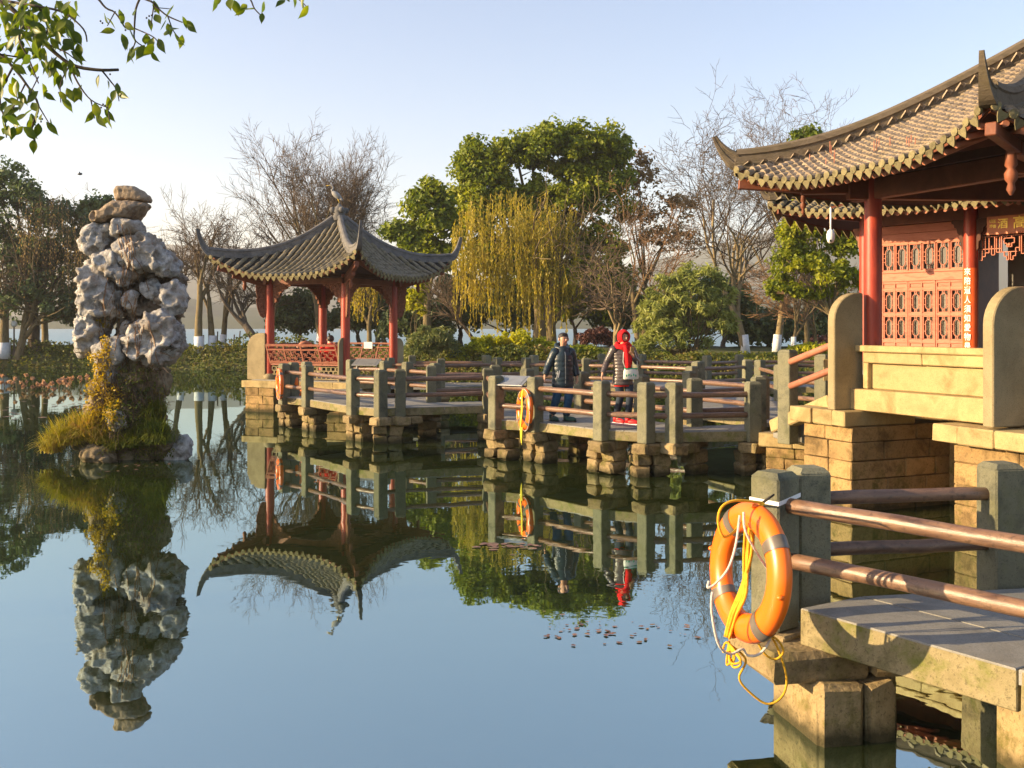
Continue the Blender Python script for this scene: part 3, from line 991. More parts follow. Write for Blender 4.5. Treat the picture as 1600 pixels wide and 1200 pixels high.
for i in range(4):
    S, Wd, D, e, m, xa = fs_[i]
    pts = hip_path(S, Wd, D, xa, True)
    ext = extend_tip(pts, .30, .66, 9, 1.8)
    tp = [1] * 12 + [1.02, 1.02, 1, .98, .95] + [.9, .84, .78, .7, .62, .55, .48, .42, .36]
    sweep(PV, 'hip_ridge', ext, .16, .25, MT['ridge_g'], tp[:len(ext)], -.04)
    # corner rafter under the tip
    t0 = pts[-1] - Vector((0, 0, .10)); ci = Vector((cols[i].x, cols[i].y, 3.62)); t0 = t0 - Vector((0, 0, .22))
    dd = (t0 - ci); 
    g = MB().bar(ci, ci + dd * .86, .12, .15, ch=.01); g.bar(ci - Vector((0, 0, .16)) + dd * .05, ci + dd * .62 - Vector((0, 0, .12)), .10, .12, ch=.01)
    g.build('corner_rafter', MT['brownwood'], PV)
    q = ci + dd * .42
    MB().lathe([(.05, q.z - .12), (.055, q.z - .2), (.035, q.z - .24), (.06, q.z - .30), (.05, q.z - .38), (.015, q.z - .44)], (q.x, q.y, 0), 10).build('pendant', MT['brownwood'], PV)
# finial
fz = 5.36
MB().lathe([(.20, fz), (.22, fz + .12), (.15, fz + .18), (.20, fz + .26), (.17, fz + .36), (.08, fz + .42), (.03, fz + .50)], (apx[0], apx[1], 0), 12).build('finial', MT['ridge_g'], PV)
g = MB()
for a in range(4):
    an = a * math.pi / 2 + .5
    g.ell((apx[0] + .2 * math.cos(an), apx[1] + .2 * math.sin(an), fz + .30), (.09, .06, .09), None, 8, 6)
g.build('finial_scroll', MT['ridge_g'], PV)
for i in range(4):
    a, b = cols[i], cols[(i + 1) % 4]
    beam(PV, a, b, 3.50, 3.66, .12, 'brownwood', 'lintel', .25)
    beam(PV, a, b, 3.68, 3.80, .16, 'darkwood', 'eave_beam', .1)
    d = (b - a).normalized()
    bracket(PV, a + d * .10, d, 3.50, .62, .62); bracket(PV, b - d * .10, -d, 3.50, .62, .62)
    # outward carved board on each column
    od = (a - cen).normalized()
    g = MB().prism([(0, 0), (.26, 0), (.27, -.25), (.23, -.48), (.26, -.54), (.22, -.8), (.15, -.98), (.06, -1.05), (0, -1.0)], (*(a + od * .12), 3.62), (od.x, od.y, 0), (0, 0, 1), (-od.y, od.x, 0), .05)
    g.build('carved_board', MT['carved'], PV)
    # rafters with round ends
    S, Wd, D, e, m, xa = fs_[i]
    if i in (0, 1):
        for k in range(1, 25):
            x = Wd * k / 25
            q0 = S(x, .05) - Vector((0, 0, .10)); q1 = S(x, min(1.0, .9 * D * min(x / xa, (Wd - x) / (Wd - xa)))) - Vector((0, 0, .15))
            if (q1 - q0).length < .15: continue
            MB().tube([q0, q1], .032, 7).build('rafter', MT['rafter'], PV)
# leaning lattice backrest (front-left side) and seat
def bench(parent, a, b, zseat, zt, lean, matb='salmon', lat=True):
    a = Vector((a[0], a[1], 0)); b = Vector((b[0], b[1], 0)); d = (b - a); L = d.length; d /= L
    n = Vector((d.y, -d.x, 0))
    up = (Vector((0, 0, 1)) * (zt - zseat) + n * lean); h = up.length; up.normalize()
    o = a + Vector((0, 0, zseat)) + n * .12
    g = MB()
    for yy, ww in ((h, .05), (h - .13, .035), (.05, .05)):
        g.bar(o + up * yy, o + d * L + up * yy, .045, ww, up=up)
    for k in range(5):
        g.bar(o + d * (L * k / 4) + up * 0, o + d * (L * k / 4) + up * (h + .02), .04, .04, up=d)
    bk = g.build('backrest', MT[matb], parent)
    g = MB(); cell = .115; nx = int(L / cell); y0, y1 = .09, h - .15
    ny = 3; cy = (y1 - y0) / ny
    for ix in range(nx):
        for iy in range(ny):
            x, y = ix * cell, y0 + iy * cy
            sgs = [(x, y, x + cell * .95, y), (x, y, x, y + cy)] if (ix + iy) % 2 == 0 else [(x + cell * .5, y, x + cell * .5, y + cy * .6), (x + cell * .5, y + cy * .6, x + cell * 1.3, y + cy * .6)]
            lattice_bars(g, o, d, up, sgs, .020, .025)
    c = g.build('lattice', MT[matb], bk, kind='stuff')
    q = a + d * L / 2 - n * .08 + Vector((0, 0, zseat - .02))
    MB().rbox(q, (L, .42, .05), math.atan2(d.y, d.x), .008).build('seat', MT[matb], parent)
    # pierced screen under the seat
    g = MB(); o2 = a + n * .05; z0, z1 = ZB + .05, zseat - .08
    cell = .15; nx = int(L / cell); ny = 3; cy = (z1 - z0) / ny
    for iy in range(ny + 1): lattice_bars(g, o2 + Vector((0, 0, z0 + iy * cy)), d, Vector((0, 0, 1)), [(0, 0, L, 0)], .03, .03)
    for ix in range(nx):
        for iy in range(ny):
            x = (ix + .5 * (iy % 2)) * cell
            lattice_bars(g, o2 + Vector((0, 0, z0 + iy * cy)), d, Vector((0, 0, 1)), [(x, 0, x, cy)], .045, .03)
    g.build('seat_screen', MT['slab'], parent, kind='stuff')
dLF = (cf - cl).normalized()
bench(PV, cl + dLF * .12, cf - dLF * .12, 1.32, 1.83, .20, 'bench')
dFR = (cr_ - cf).normalized(); dRB = (cbk - cr_).normalized(); dBL = (cl - cbk).normalized()
bench(PV, cr_ + dRB * .15, cbk - dRB * .15, 1.32, 1.83, .20, 'brownwood')
bench(PV, cbk + dBL * .15, cl - dBL * .15, 1.32, 1.83, .20, 'brownwood')
# upright end stones with rounded shoulders
def end_slab(parent, c, along, thick, wd, z0, z1, mat='slab', rad=None, name='end_slab'):
    rad = rad or wd * .75
    pts = [(-wd / 2, 0), (wd / 2, 0), (wd / 2, z1 - z0 - .02), (wd / 2 - .02, z1 - z0)]
    for i in range(9):
        a = math.pi / 2 + math.pi / 2 * i / 8
        pts.append((-wd / 2 + rad + rad * math.cos(a), z1 - z0 - rad * .9 + rad * .9 * math.sin(a)))
    al = Vector((along[0], along[1], 0)).normalized(); n = Vector((-al.y, al.x, 0))
    g = MB().prism(pts, (c[0], c[1], z0), al, (0, 0, 1), n, thick)
    me = g.mesh(name, MT[mat], (c[0], c[1], z0))
    bm = bmesh.new(); bm.from_mesh(me)
    bmesh.ops.bevel(bm, geom=[e for e in bm.edges if e.calc_face_angle(0) > 1.2], offset=.012, segments=1, affect='EDGES')
    bm.to_mesh(me); bm.free()
    return link(name, me, parent, Matrix.Translation((c[0], c[1], z0)))
nLF = Vector((dLF.y, -dLF.x))
end_slab(PV, cl - dLF * .36 + nLF * .10, -nLF * -1 if False else dLF, .12, .62, ZB, 2.16, 'slab')
end_slab(PV, cf + nLF * .16 - dLF * .02, -nLF, .06, .30, ZB, 2.05, 'slab')
end_slab(PV, cr_ + dFR * .32, dFR * -1, .12, .35, ZB, 2.0, 'slab')
# white notice hung on the far bench
sg = MB().rbox((-4.28, 29.62, 1.78), (.30, .02, .20), math.atan2(dRB.y, dRB.x), .003)
tag(sg.build('notice', MT['whitep']), 'small white notice hung on the far bench of the pavilion', 'notice')

# ============================================================ HEXAGONAL PAVILION
HC = Vector((6.96, 12.78))
hx = lambda rad, k, off=0: HC + Vector((math.cos(HA + k * math.pi / 3 + off), math.sin(HA + k * math.pi / 3 + off))) * rad
HA = math.atan2(.105, -.995)      # direction of the left corner; +60 deg steps go towards the camera
HX = thing('hexagonal_pavilion', (HC.x, HC.y, 0), 'large red-columned waterside pavilion with brown tiled roof, on stone piers at the right', 'pavilion')
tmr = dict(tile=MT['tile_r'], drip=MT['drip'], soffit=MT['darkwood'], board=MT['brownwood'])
hcor = [hx(3.95, k) for k in range(4)]
hcor[0] = HC + (hcor[0] - HC) * .965
_e = (hcor[1] - hcor[0]).normalized()
hcor.append(hcor[0] + Vector((-_e.y, _e.x)) * 4.1)
hf = roof(HX, hcor, HC, 4.15, 5.97, .34, .22, .150, .088, .050, tmr, [(0, 1), (1, 2)], .8, 300, upp=3.6, uexp=5)
hf2 = roof(HX, hcor, HC, 4.15, 5.97, .34, .22, .150, .6, .050, tmr, [(2, 3), (3, 4), (4, 0)], .8, 0, upp=3.6, uexp=5)
allf = {0: hf[0], 1: hf[1], 2: hf2[0], 3: hf2[1], 4: hf2[2]}
for k in range(5):
    S, Wd, D, e, m, xa = allf[k]
    pts = hip_path(S, Wd, D, xa, True, 22)
    curl = (.24, .40) if k == 0 else (.30, .42)
    ext = extend_tip(pts, curl[0], curl[1], 9, 1.25 if k == 0 else 1.7)
    tp = [1] * 18 + [1, .98, .95, .90, .85] + [.78, .70, .62, .54, .46, .39, .32, .26, .2]
    sweep(HX, 'hip_ridge', ext, .20, .31, MT['ridge'], tp[:len(ext)], -.05)
HCOL = [hx(2.25, k) for k in range(3)] + [hx(2.6, 3, -.15)]
HCOL[1] = HCOL[1] + (HCOL[1] - HCOL[0]).normalized() * .2
HCOL[2] = HCOL[2] + Vector((.15, 0))
ZF = 1.58
for k in range(4):
    c = HCOL[k]; disc_column(HX, c.x, c.y, ZF, 4.30, .112, base=True)
    a, b = HCOL[k], HCOL[(k + 1) % 4]
    if k == 3: a = HCOL[3] + Vector((.3, 1.2)); b = HCOL[0] + (a - HCOL[0]) * 0
    beam(HX, a, b, 4.02, 4.28, .13, 'brownwood', 'lintel', .34)
    beam(HX, a, b, 4.29, 4.40, .18, 'darkwood', 'eave_beam', .05)
    d = (b - a).normalized()
    S, Wd, D, e, m, xa = allf[k]
    pts = hip_path(S, Wd, D, xa, True)
    t0 = pts[-1] - Vector((0, 0, .10)); ci = Vector((c.x, c.y, 4.12)); t0 = t0 - Vector((0, 0, .14)); dd = t0 - ci
    hd = Vector((dd.x, dd.y, 0)); e1 = ci + hd * .52 + Vector((0, 0, .05))
    g = MB().bar(e1 - hd * .1, ci + dd * .97, .11, .13, ch=.01); g.bar(ci + Vector((0, 0, .05)), e1, .13, .14, ch=.01)
    g.build('corner_rafter', MT['brownwood'], HX)
    q = ci + dd * (.60 if k else .50); ps = 1 if k else .6; qz = q.z
    MB().lathe([(a_ * ps, qz - .10 - (b_ - .10) * ps) for a_, b_ in ((.05, .10), (.06, .22), (.035, .25), (.065, .30), (.06, .36), (.03, .40), (.045, .46), (.012, .52))], (q.x, q.y, 0), 12).build('pendant', MT['brownwood'], HX)
    if k in (0, 1):
        nR = 26
        for j in range(1, nR):
            x = Wd * j / nR
            q0 = S(x, .03) - Vector((0, 0, .115)); q1 = S(x, min(1.25, .9 * D * min(x / xa, (Wd - x) / (Wd - xa)))) - Vector((0, 0, .17))
            if (q1 - q0).length < .15: continue
            MB().tube([q0, q1], .034, 8).build('rafter', MT['rafter'], HX)
# iron tile nails standing on the roof
S, Wd, D, e, m, xa = hf[0]
rn = random.Random(11)
for i in range(16):
    x = Wd * rn.uniform(.14, .8); t = rn.uniform(.25, .8)
    q = S(x, t); MB().tube([q, q + Vector((0, 0, rn.uniform(.12, .2)))], .006, 5).build('tile_nail', MT['rafter'], HX)
# platform on stone piers
plz = 1.29
hp = [hx(2.72, k) for k in range(6)]
MB().slab([tuple(hx(2.42, k)) for k in range(6)], plz + .1, ZF).build('floor', MT['deck'], HX)
EH = (HCOL[1] - HCOL[0]).normalized(); NH = Vector((EH.y, -EH.x))
if NH.dot(HCOL[0] - HC) < 0: NH = -NH
aE = math.atan2(EH.y, EH.x)
s1 = HCOL[0] + NH * .34 - EH * .05; s2 = HCOL[1] + NH * .34 - EH * .10
def bal_box(name, u0, u1, z0, z1, w, out, mat='ybed', jit=0.003, ch=.01, lab=None):
    p = s1 + EH * u0; q = s1 + EH * u1; c = (p + q) / 2 - NH * (w / 2 - out)
    return MB().rbox((c.x, c.y, (z0 + z1) / 2), (u1 - u0, w, z1 - z0), aE, ch, jit, rng).build(name, MT[mat], HX)
BL = (s2 - s1).length
bal_box('coping', .06, BL - .05, 2.04, 2.12, .30, -.02)
bal_box('base_stone', .04, BL - .04, plz, 1.565, .34, .05)
bal_box('top_rail', .16, BL * .47, 1.90, 2.036, .18, -.06); bal_box('top_rail', BL * .472, BL - .06, 1.90, 2.036, .18, -.06)
bal_box('stile', .16, .25, 1.567, 1.897, .18, -.06)
# recessed panel
bal_box('panel', .25, BL - .06, 1.567, 1.897, .06, -.13, 'ybed')
end_slab(HX, s1 + EH * .0 + NH * .08, -NH, .13, .48, plz, 2.80, 'slab', .40)
end_slab(HX, s2 + EH * .0 + NH * .08, -NH, .14, .50, plz, 2.80, 'slab', .46)
# balustrade bay beyond the second slab (towards the camera)
EH2 = (HCOL[2] - HCOL[1]).normalized(); NH2 = Vector((EH2.y, -EH2.x))
if NH2.dot(HCOL[1] - HC) < 0: NH2 = -NH2
q = HCOL[1] + EH2 * 1.2 + NH2 * .28
MB().rbox((q.x, q.y, plz + .14), (2.1, .3, .27), math.atan2(EH2.y, EH2.x), .01).build('base_stone', MT['ybed'], HX)
MB().rbox((q.x, q.y, 2.08), (2.1, .3, .08), math.atan2(EH2.y, EH2.x), .01).build('coping', MT['ybed'], HX)
# corbel stones sticking out under slabs
def cor(px, k, sx, sy, z0, z1, mat='ybed', a=None, off=0):
    v = XY(px, k); MB().rbox((v.x, v.y, (z0 + z1) / 2), (sx, sy, z1 - z0), aE if a is None else a, .015, .006, rng).build('corbel_stone', MT[mat], HX)
def eb(u0, u1, z0, z1, out0, w, mat, name='wall_stone', jit=.004):
    p = s1 + EH * u0; q = s1 + EH * u1; c = (p + q) / 2 + NH * (out0 - w / 2)
    return MB().rbox((c.x, c.y, (z0 + z1) / 2), (u1 - u0 - .006, w, z1 - z0 - .006), aE, .012, jit, rng).build(name, MT[mat], HX)
for u0, u1 in ((-.78, -.36), (-.36, .02), (.02, .26)):
    eb(u0, u1, plz - .20, plz, .33 + rng.uniform(-.02, .02), 1.2, 'ybed', 'corbel_stone')
for u0, u1 in ((1.66, 2.02), (2.02, 2.5), (2.5, 3.0)):
    eb(u0, u1, plz - .22, plz - .02, .36 + rng.uniform(-.02, .02), 1.2, 'ybed', 'corbel_stone')
# piers: coursed blocks, sunlit face along the side, dim face towards the camera
def pier_block(u0, u1, out0, depth, z0, z1, courses, seed):
    rg = random.Random(seed); hh = (z1 - z0) / courses
    z = z0
    for i in range(courses):
        h2 = hh * rg.uniform(.92, 1.08) if i < courses - 1 else z1 - z
        nu = 2 if (u1 - u0) > .5 else 1
        cuts = [0, rg.uniform(.35, .65), 1] if nu == 2 else [0, 1]
        nd = max(2, int(depth / .55)); dc = sorted([0, 1] + [min(.95, max(.05, (j + rg.uniform(-.25, .25) + (.5 if i % 2 else 0)) / nd)) for j in range(1, nd)])
        for a in range(len(cuts) - 1):
            for b in range(len(dc) - 1):
                if dc[b + 1] - dc[b] < .04: continue
                p = s1 + EH * (u0 + (u1 - u0) * cuts[a]); q = s1 + EH * (u0 + (u1 - u0) * cuts[a + 1])
                o0 = out0 - depth * dc[b]; o1 = out0 - depth * dc[b + 1]
                c = (p + q) / 2 + NH * (o0 + o1) / 2
                MB().rbox((c.x, c.y, z + h2 / 2), ((q - p).length - .008, o0 - o1 - .008, h2 - .008), aE, .012, .006, rg).build('pier_stone', MT['pier'], HX)
        z += h2
pier_block(-.62, .28, .24, 1.9, -.3, plz - .2, 6, 3)
pier_block(1.85, 3.2, .22, 1.9, -.3, plz - .22, 6, 4)
# deep back wall between the piers, under the floor
for i, (u0, u1) in enumerate(((.28, 1.05), (1.05, 1.85))):
    pass
bw = MB(); p = s1 + EH * 1.06 - NH * 1.55
bw.rbox((p.x, p.y, .5), (1.6, .2, 1.5), aE, .01); bw.build('back_wall', MT['pier'], HX)
# left (entry) platform with steps
ent = [XY(1168, 99.5), XY(1184, 100.8), XY(1312, 106)]
eA = math.atan2((ent[2] - ent[1]).y, (ent[2] - ent[1]).x)
eD = (ent[2] - ent[1]).normalized(); eN = Vector((-eD.y, eD.x))
def eblk(u0, u1, v0, v1, z0, z1, mat='pier', name='wall_stone', ch=.012, jit=.006):
    c = ent[1] + eD * (u0 + u1) / 2 + eN * (v0 + v1) / 2
    return MB().rbox((c.x, c.y, (z0 + z1) / 2), (u1 - u0 - .007, v1 - v0 - .007, z1 - z0 - .007), eA, ch, jit, rng).build(name, MT[mat], HX)
for u0, u1 in ((0, .55), (.55, 1.3), (1.3, 2.0)): eblk(u0, u1, 0, .5, .50, .715, 'ybed')
eblk(0, .4, .5, 1.2, .50, .715, 'ybed')
rg = random.Random(9)
for i in range(5):
    z0 = .50 - .165 * (i + 1); x = .10
    while x < 1.9:
        l = rg.uniform(.3, .55) if i % 2 else rg.uniform(.35, .6)
        eblk(x, min(x + l, 2.0), .06, .5, z0, z0 + .165); x += l
    eblk(.10, .42, .5, 1.0, z0, z0 + .165)
# sloping side stone and its two hand rails, bottom post
pa_ = P(1212, 658, 107); pb_ = P(1304, 626, 117)
g = MB()
pz0, pz1 = .90, 1.36
aa, bb2 = Vector((pa_.x, pa_.y, pz0)), Vector((pb_.x, pb_.y, pz1))
g.bar(aa, bb2, .22, .19, ch=.02)
g.build('sloping_stone', MT['ybed'], HX)
for i in range(4):
    t = (i + .5) / 4
    c = aa.lerp(bb2, t) + Vector((.75, .55, 0)); MB().rbox((c.x, c.y, (.7 + c.z) / 2 - .02), (.34, 1.4, c.z - .7), eA - .9, .01).build('step', MT['deck'], HX)
mp_ = XY(1231, 109.5)
me2 = link('post', POST, HX, TR((mp_.x, mp_.y, 1.08), A1)); 
mb_ = MB().rbox((mp_.x, mp_.y, .9), (.21, .21, .42), A1, .01); mb_.build('post_foot', MT['post'], HX)
for (y0, y1) in ((565, 538), (603, 577)):
    u = P(1236, y0, 110.5); v = P(1303, y1, 118)
    MB().tube([u, v], .047, 14, dome=True).build('hand_rail', MT['rafter'], HX)
hpst = XY(1287, 101); link('post', POST, HX, TR((hpst.x, hpst.y, .98), A1))
pq = P(1294, 578, 112); pl = MB().box((pq.x, pq.y, pq.z), (.13, .02, .30), None, .003)
pl.build('wall_plate', MT['ybed'], HX)

# ============================================================ HALL BEHIND
WA, WB = Vector((6.57, 17.67)), Vector((7.52, 16.54))
EW = (WB - WA).normalized(); NW = Vector((EW.y, -EW.x))
if NW.dot(Vector((-1, -1))) < 0: NW = -NW
aW = math.atan2(EW.y, EW.x)
HL = thing('hall', (8.2, 18.0, 0), 'red timber hall with latticed windows and painted lettering, behind the right pavilion', 'building')
EW3 = Vector((EW.x, EW.y, 0)); NW3 = Vector((NW.x, NW.y, 0)); UZ = Vector((0, 0, 1))
def wp(u, z, out=0): return Vector((WA.x, WA.y, 0)) + EW3 * u + UZ * z + NW3 * out
def wbox(name, u0, u1, z0, z1, th, out, mat, parent=HL, ch=.004):
    c = wp((u0 + u1) / 2, (z0 + z1) / 2, out - th / 2)
    return MB().rbox(c, (u1 - u0, th, z1 - z0), aW, ch).build(name, MT[mat], parent)
WU = (WB - WA).length
uL = -.28
# window cell: glass pane + lattice + frame
def window(u0, u1, z0, z1):
    w = wbox('window', u0 + .012, u1 - .012, z0 + .012, z1 - .012, .02, -.05, 'glassd')
    g = MB(); W_, H_ = u1 - u0, z1 - z0
    o = wp(u0, z0, -.012)
    b = .016
    lattice_bars(g, o, EW3, UZ, [(0, b / 2, W_, b / 2), (0, H_ - b / 2, W_, H_ - b / 2), (b / 2, 0, b / 2, H_), (W_ - b / 2, 0, W_ - b / 2, H_)], b, .035)
    ix, iy, c = W_ * .24, H_ * .16, W_ * .17
    pts = [(ix, iy + c), (ix + c, iy), (W_ - ix - c, iy), (W_ - ix, iy + c), (W_ - ix, H_ - iy - c), (W_ - ix - c, H_ - iy), (ix + c, H_ - iy), (ix, H_ - iy - c)]
    sg = [(pts[i][0], pts[i][1], pts[(i + 1) % 8][0], pts[(i + 1) % 8][1]) for i in range(8)]
    for f in (.34, .5, .66) if H_ > .42 else (.36, .64):
        sg += [(0, H_ * f, ix, H_ * f), (W_ - ix, H_ * f, W_, H_ * f)]
    for f in (.42, .58):
        sg += [(W_ * f, 0, W_ * f, iy), (W_ * f, H_ - iy, W_ * f, H_)]
    lattice_bars(g, o, EW3, UZ, sg, .011, .022)
    g.build('lattice', MT['salmon'], w)
cw = WU / 6
for i in range(-1, 6):
    window(i * cw + .012, (i + 1) * cw - .006, 3.33, 3.79)
wbox('window_rail', uL, WU, 3.79, 3.83, .08, .01, 'salmon'); wbox('window_rail', uL, WU, 3.29, 3.33, .08, .01, 'salmon')
for k in range(-1, 3):
    u0 = k * WU / 3; leaf_w = WU / 3
    if k == -1: u0 = uL; leaf_w = -uL
    # door leaf
    st = .035
    d = wbox('door_leaf', u0 + .006, u0 + leaf_w - .006, 1.60, 3.14, .03, -.055, 'dark')
    for (a, b) in ((0, st), (leaf_w - st, leaf_w)) + (((leaf_w / 2 - st / 2, leaf_w / 2 + st / 2),) if leaf_w > .3 else ()):
        wbox('stile', u0 + a + .004, u0 + b - .004, 1.60, 3.14, .05, .012, 'salmon', d)
    for (z0, z1) in ((3.10, 3.14), (2.98, 3.03), (2.54, 2.59), (2.07, 2.13), (1.60, 1.66)):
        wbox('door_rail', u0 + .004, u0 + leaf_w - .004, z0, z1, .045, .009, 'salmon', d)
    cells = [(st, leaf_w / 2 - st / 2), (leaf_w / 2 + st / 2, leaf_w - st)] if leaf_w > .3 else [(st, leaf_w - st)]
    for (a, b) in cells:
        wbox('door_panel', u0 + a, u0 + b, 3.03, 3.10, .03, -.006, 'salmon', d)
        wbox('door_panel', u0 + a, u0 + b, 1.66, 2.07, .03, -.006, 'salmon', d)
        window(u0 + a, u0 + b, 2.59, 2.98); window(u0 + a, u0 + b, 2.13, 2.54)
wbox('wall_board', uL, WU, 3.145, 3.285, .07, .0, 'salmon')
for z0, z1 in ((3.835, 3.975), (3.98, 4.12)): wbox('wall_board', uL, WU, z0, z1, .07, .0 if z0 < 3.9 else -.01, 'salmon')
wbox('lintel', uL - .1, WU + 3.2, 4.13, 4.36, .14, .03, 'brownwood')
def hcol(u, mat='red', r=.115, out=.05):
    c = wp(u, 0, out); return disc_column(HL, c.x, c.y, 1.59, 4.42, r, mat)
hcol(uL); hcol(WU + .13); hcol(WU + 1.28)
# couplet board curved on the column: orange-red strip with brushed white characters
cc_ = wp(WU + .13, 0, .05)
g = MB(); vs = []; fs = []
va = math.atan2(-cc_.y, -cc_.x)        # towards the viewer side
va = math.atan2(NW.y, NW.x) + .10
n = 10; rr = .124
for i in range(n + 1):
    a = va + (i / n - .5) * 2.3
    for z in (1.75, 3.32): vs.append((cc_.x + rr * math.cos(a), cc_.y + rr * math.sin(a), z))
for i in range(n): fs.append([2 * i, 2 * i + 2, 2 * i + 3, 2 * i + 1])
g.add(vs, fs, True); g.build('couplet_board', MT['couplet'], HL)
def glyph(parent, name, ch, c, ex, ey, size, mat, squash=1.0, extr=.003, ital=0):
    cu = bpy.data.curves.new(name, 'FONT'); cu.body = ch; cu.size = size; cu.extrude = extr; cu.align_x = 'CENTER'; cu.align_y = 'CENTER'
    cu.offset = size * .012; cu.shear = ital
    cu.materials.append(MT[mat])
    o = bpy.data.objects.new(name, cu)
    dg = bpy.context.evaluated_depsgraph_get(); COL.objects.link(o); dg.update()
    me = bpy.data.meshes.new_from_object(o.evaluated_get(dg)); bpy.data.objects.remove(o)
    ex = Vector(ex).normalized(); ey = Vector(ey).normalized(); ez = ex.cross(ey)
    M4 = frame(Vector(c), ex * squash, ey, ez)
    return link(name, me, parent, M4)
th = va + .05
on = Vector((math.cos(th), math.sin(th), 0)); ox = Vector((-math.sin(th), math.cos(th), 0))
if ox.dot(EW3) < 0: ox = -ox
for i, ch in enumerate('來陪道人須知愛物是所'):
    z = 3.25 - i * .153
    glyph(HL, 'character', ch, Vector((cc_.x, cc_.y, z)) + on * (rr + .006) - ox * .015, ox, UZ, .13, 'white_ink', .82)
# dark carved brackets at column top
for u, s in ((WU + .13, -1), (WU + .13, 1), (WU + 1.28, -1)):
    c = wp(u, 0, .06)
    bracket(HL, (c.x + EW.x * s * .09, c.y + EW.y * s * .09), EW * s, 4.12, .22, .62, 'darkwood')
c = wp(uL, 0, .06); bracket(HL, (c.x - EW.x * .08, c.y - EW.y * .08), -EW, 4.12, .16, .60, 'brownwood')
# door bay: plaque, hanging lattice, inner wall, dark doorway with a view through
u0, u1 = WU + .25, WU + 1.17
wbox('wall_board', u0, u1, 3.86, 4.12, .05, .0, 'salmon')
pq_ = wbox('plaque', u0 + .16, u0 + 1.2, 3.84, 4.14, .04, .10, 'plaque')
for ch, u, s, z in (('高', u0 + .68, .21, 4.0), ('酒', u0 + .42, .17, 4.0)):
    glyph(HL, 'character', ch, wp(u, z, .107), EW3, UZ, s, 'gold')
for j, ch in enumerate('山水'): 
    glyph(HL, 'character', ch, wp(u0 + .24, 4.06 - j * .08, .107), EW3, UZ, .065, 'gold')
for j, ch in enumerate('王書'):
    glyph(HL, 'character', ch, wp(u0 + .29, 4.05 - j * .08, .107), EW3, UZ, .06, 'gold')
g = MB(); o = wp(u0, 3.42, .0)
L = u1 - u0
sg = [(0, .40, L, .40), (0, .02, 0, .40), (L, .02, L, .40)]
x = 0
for (a, b, lo) in ((.0, .05, .02), (.05, .10, .08), (.10, .16, .14), (.20, .25, .10), (.28, .33, .14)):
    for base in (0,):
        sg += [(a, lo, b, lo), (a, lo, a, .40 if lo > .1 else .25), (b, lo, b, .40)]
sg += [(0, .20, .36, .20), (.33, .14, .60, .14), (.36, .14, .36, .4), (.40, .28, .40, .36), (.40, .28, .44, .28), (.44, .28, .44, .22), (.44, .22, .52, .22), (.52, .22, .52, .28), (.52, .28, .56, .28), (.56, .28, .56, .36), (.56, .36, .40, .36), (.44, .36, .44, .4), (.52, .36, .52, .4),
       (.40, .14, .40, .07), (.40, .07, .44, .07), (.44, .07, .44, .01), (.44, .01, .47, .01), (.47, .01, .47, .14), (.50, .14, .50, .01), (.50, .01, .54, .01), (.54, .01, .54, .07), (.54, .07, .58, .07), (.58, .07, .58, .2), (.58, .2, .64, .2)]
sg += [(L - a, b, L - c, d) for (a, b, c, d) in sg if max(a, c) < .30]
lattice_bars(g, o, EW3, UZ, sg, .013, .03)
g.ell(o + EW3 * .48 + UZ * .25, (.035, .035, .035), None, 8, 6)
g.build('hanging_lattice', MT['salmon'], HL)
# inner room: back wall with a dark opening, floor, side walls
wbox('inner_wall', u0 - .2, u0 + .5, 2.15, 4.4, .08, -1.5, 'plaster'); wbox('inner_wall', u0 + .5, u1 + 2.2, 2.15, 4.4, .08, -1.5, 'plaster')
wbox('inner_wall', u0 + .62, u1 + 2.2, 1.6, 2.15, .08, -1.5, 'plaster')
g = MB()
for (a, b, z0, z1) in ((u0 - .2, u0 - .1, 1.6, 2.14), (u0 + .56, u0 + .62, 1.6, 2.14)):
    c = wp((a + b) / 2, (z0 + z1) / 2, -1.54); g.rbox(c, (b - a, .1, z1 - z0), aW)
g.build('door_frame', MT['dark'], HL)
# floor, plinth, side and rear walls, roof slab
fl = [wp(uL - .15, 0, .30), wp(WU + 3.6, 0, .30), wp(WU + 3.6, 0, -5.2), wp(uL - .15, 0, -5.2)]
MB().slab([(p.x, p.y) for p in fl], 1.30, 1.585).build('floor', MT['deck'], HL)
for i in range(8):
    a = wp(uL - .1 + i * .65, 0, .26); 
    for z0 in (-.3, .1, .5, .9):
        c = wp(uL + .22 + i * .65, z0 + .2, .1); MB().rbox(c, (.64, .36, .39), aW, .012, .006, rng).build('plinth_stone', MT['pier'], HL)
c = wp(uL, 3.0, -2.6); MB().rbox(c, (.12, 5.0, 2.8), aW).build('side_wall', MT['brownwood'], HL)
c = wp(WU + 3.5, 3.0, -2.6); MB().rbox(c, (.12, 5.0, 2.8), aW).build('side_wall', MT['brownwood'], HL)
wbox('ceiling', uL, WU + 3.5, 4.40, 4.46, 5.0, -.05, 'darkwood')
wbox('lower_wall', WU + 1.4, WU + 3.5, 1.6, 4.12, .08, 0, 'salmon')
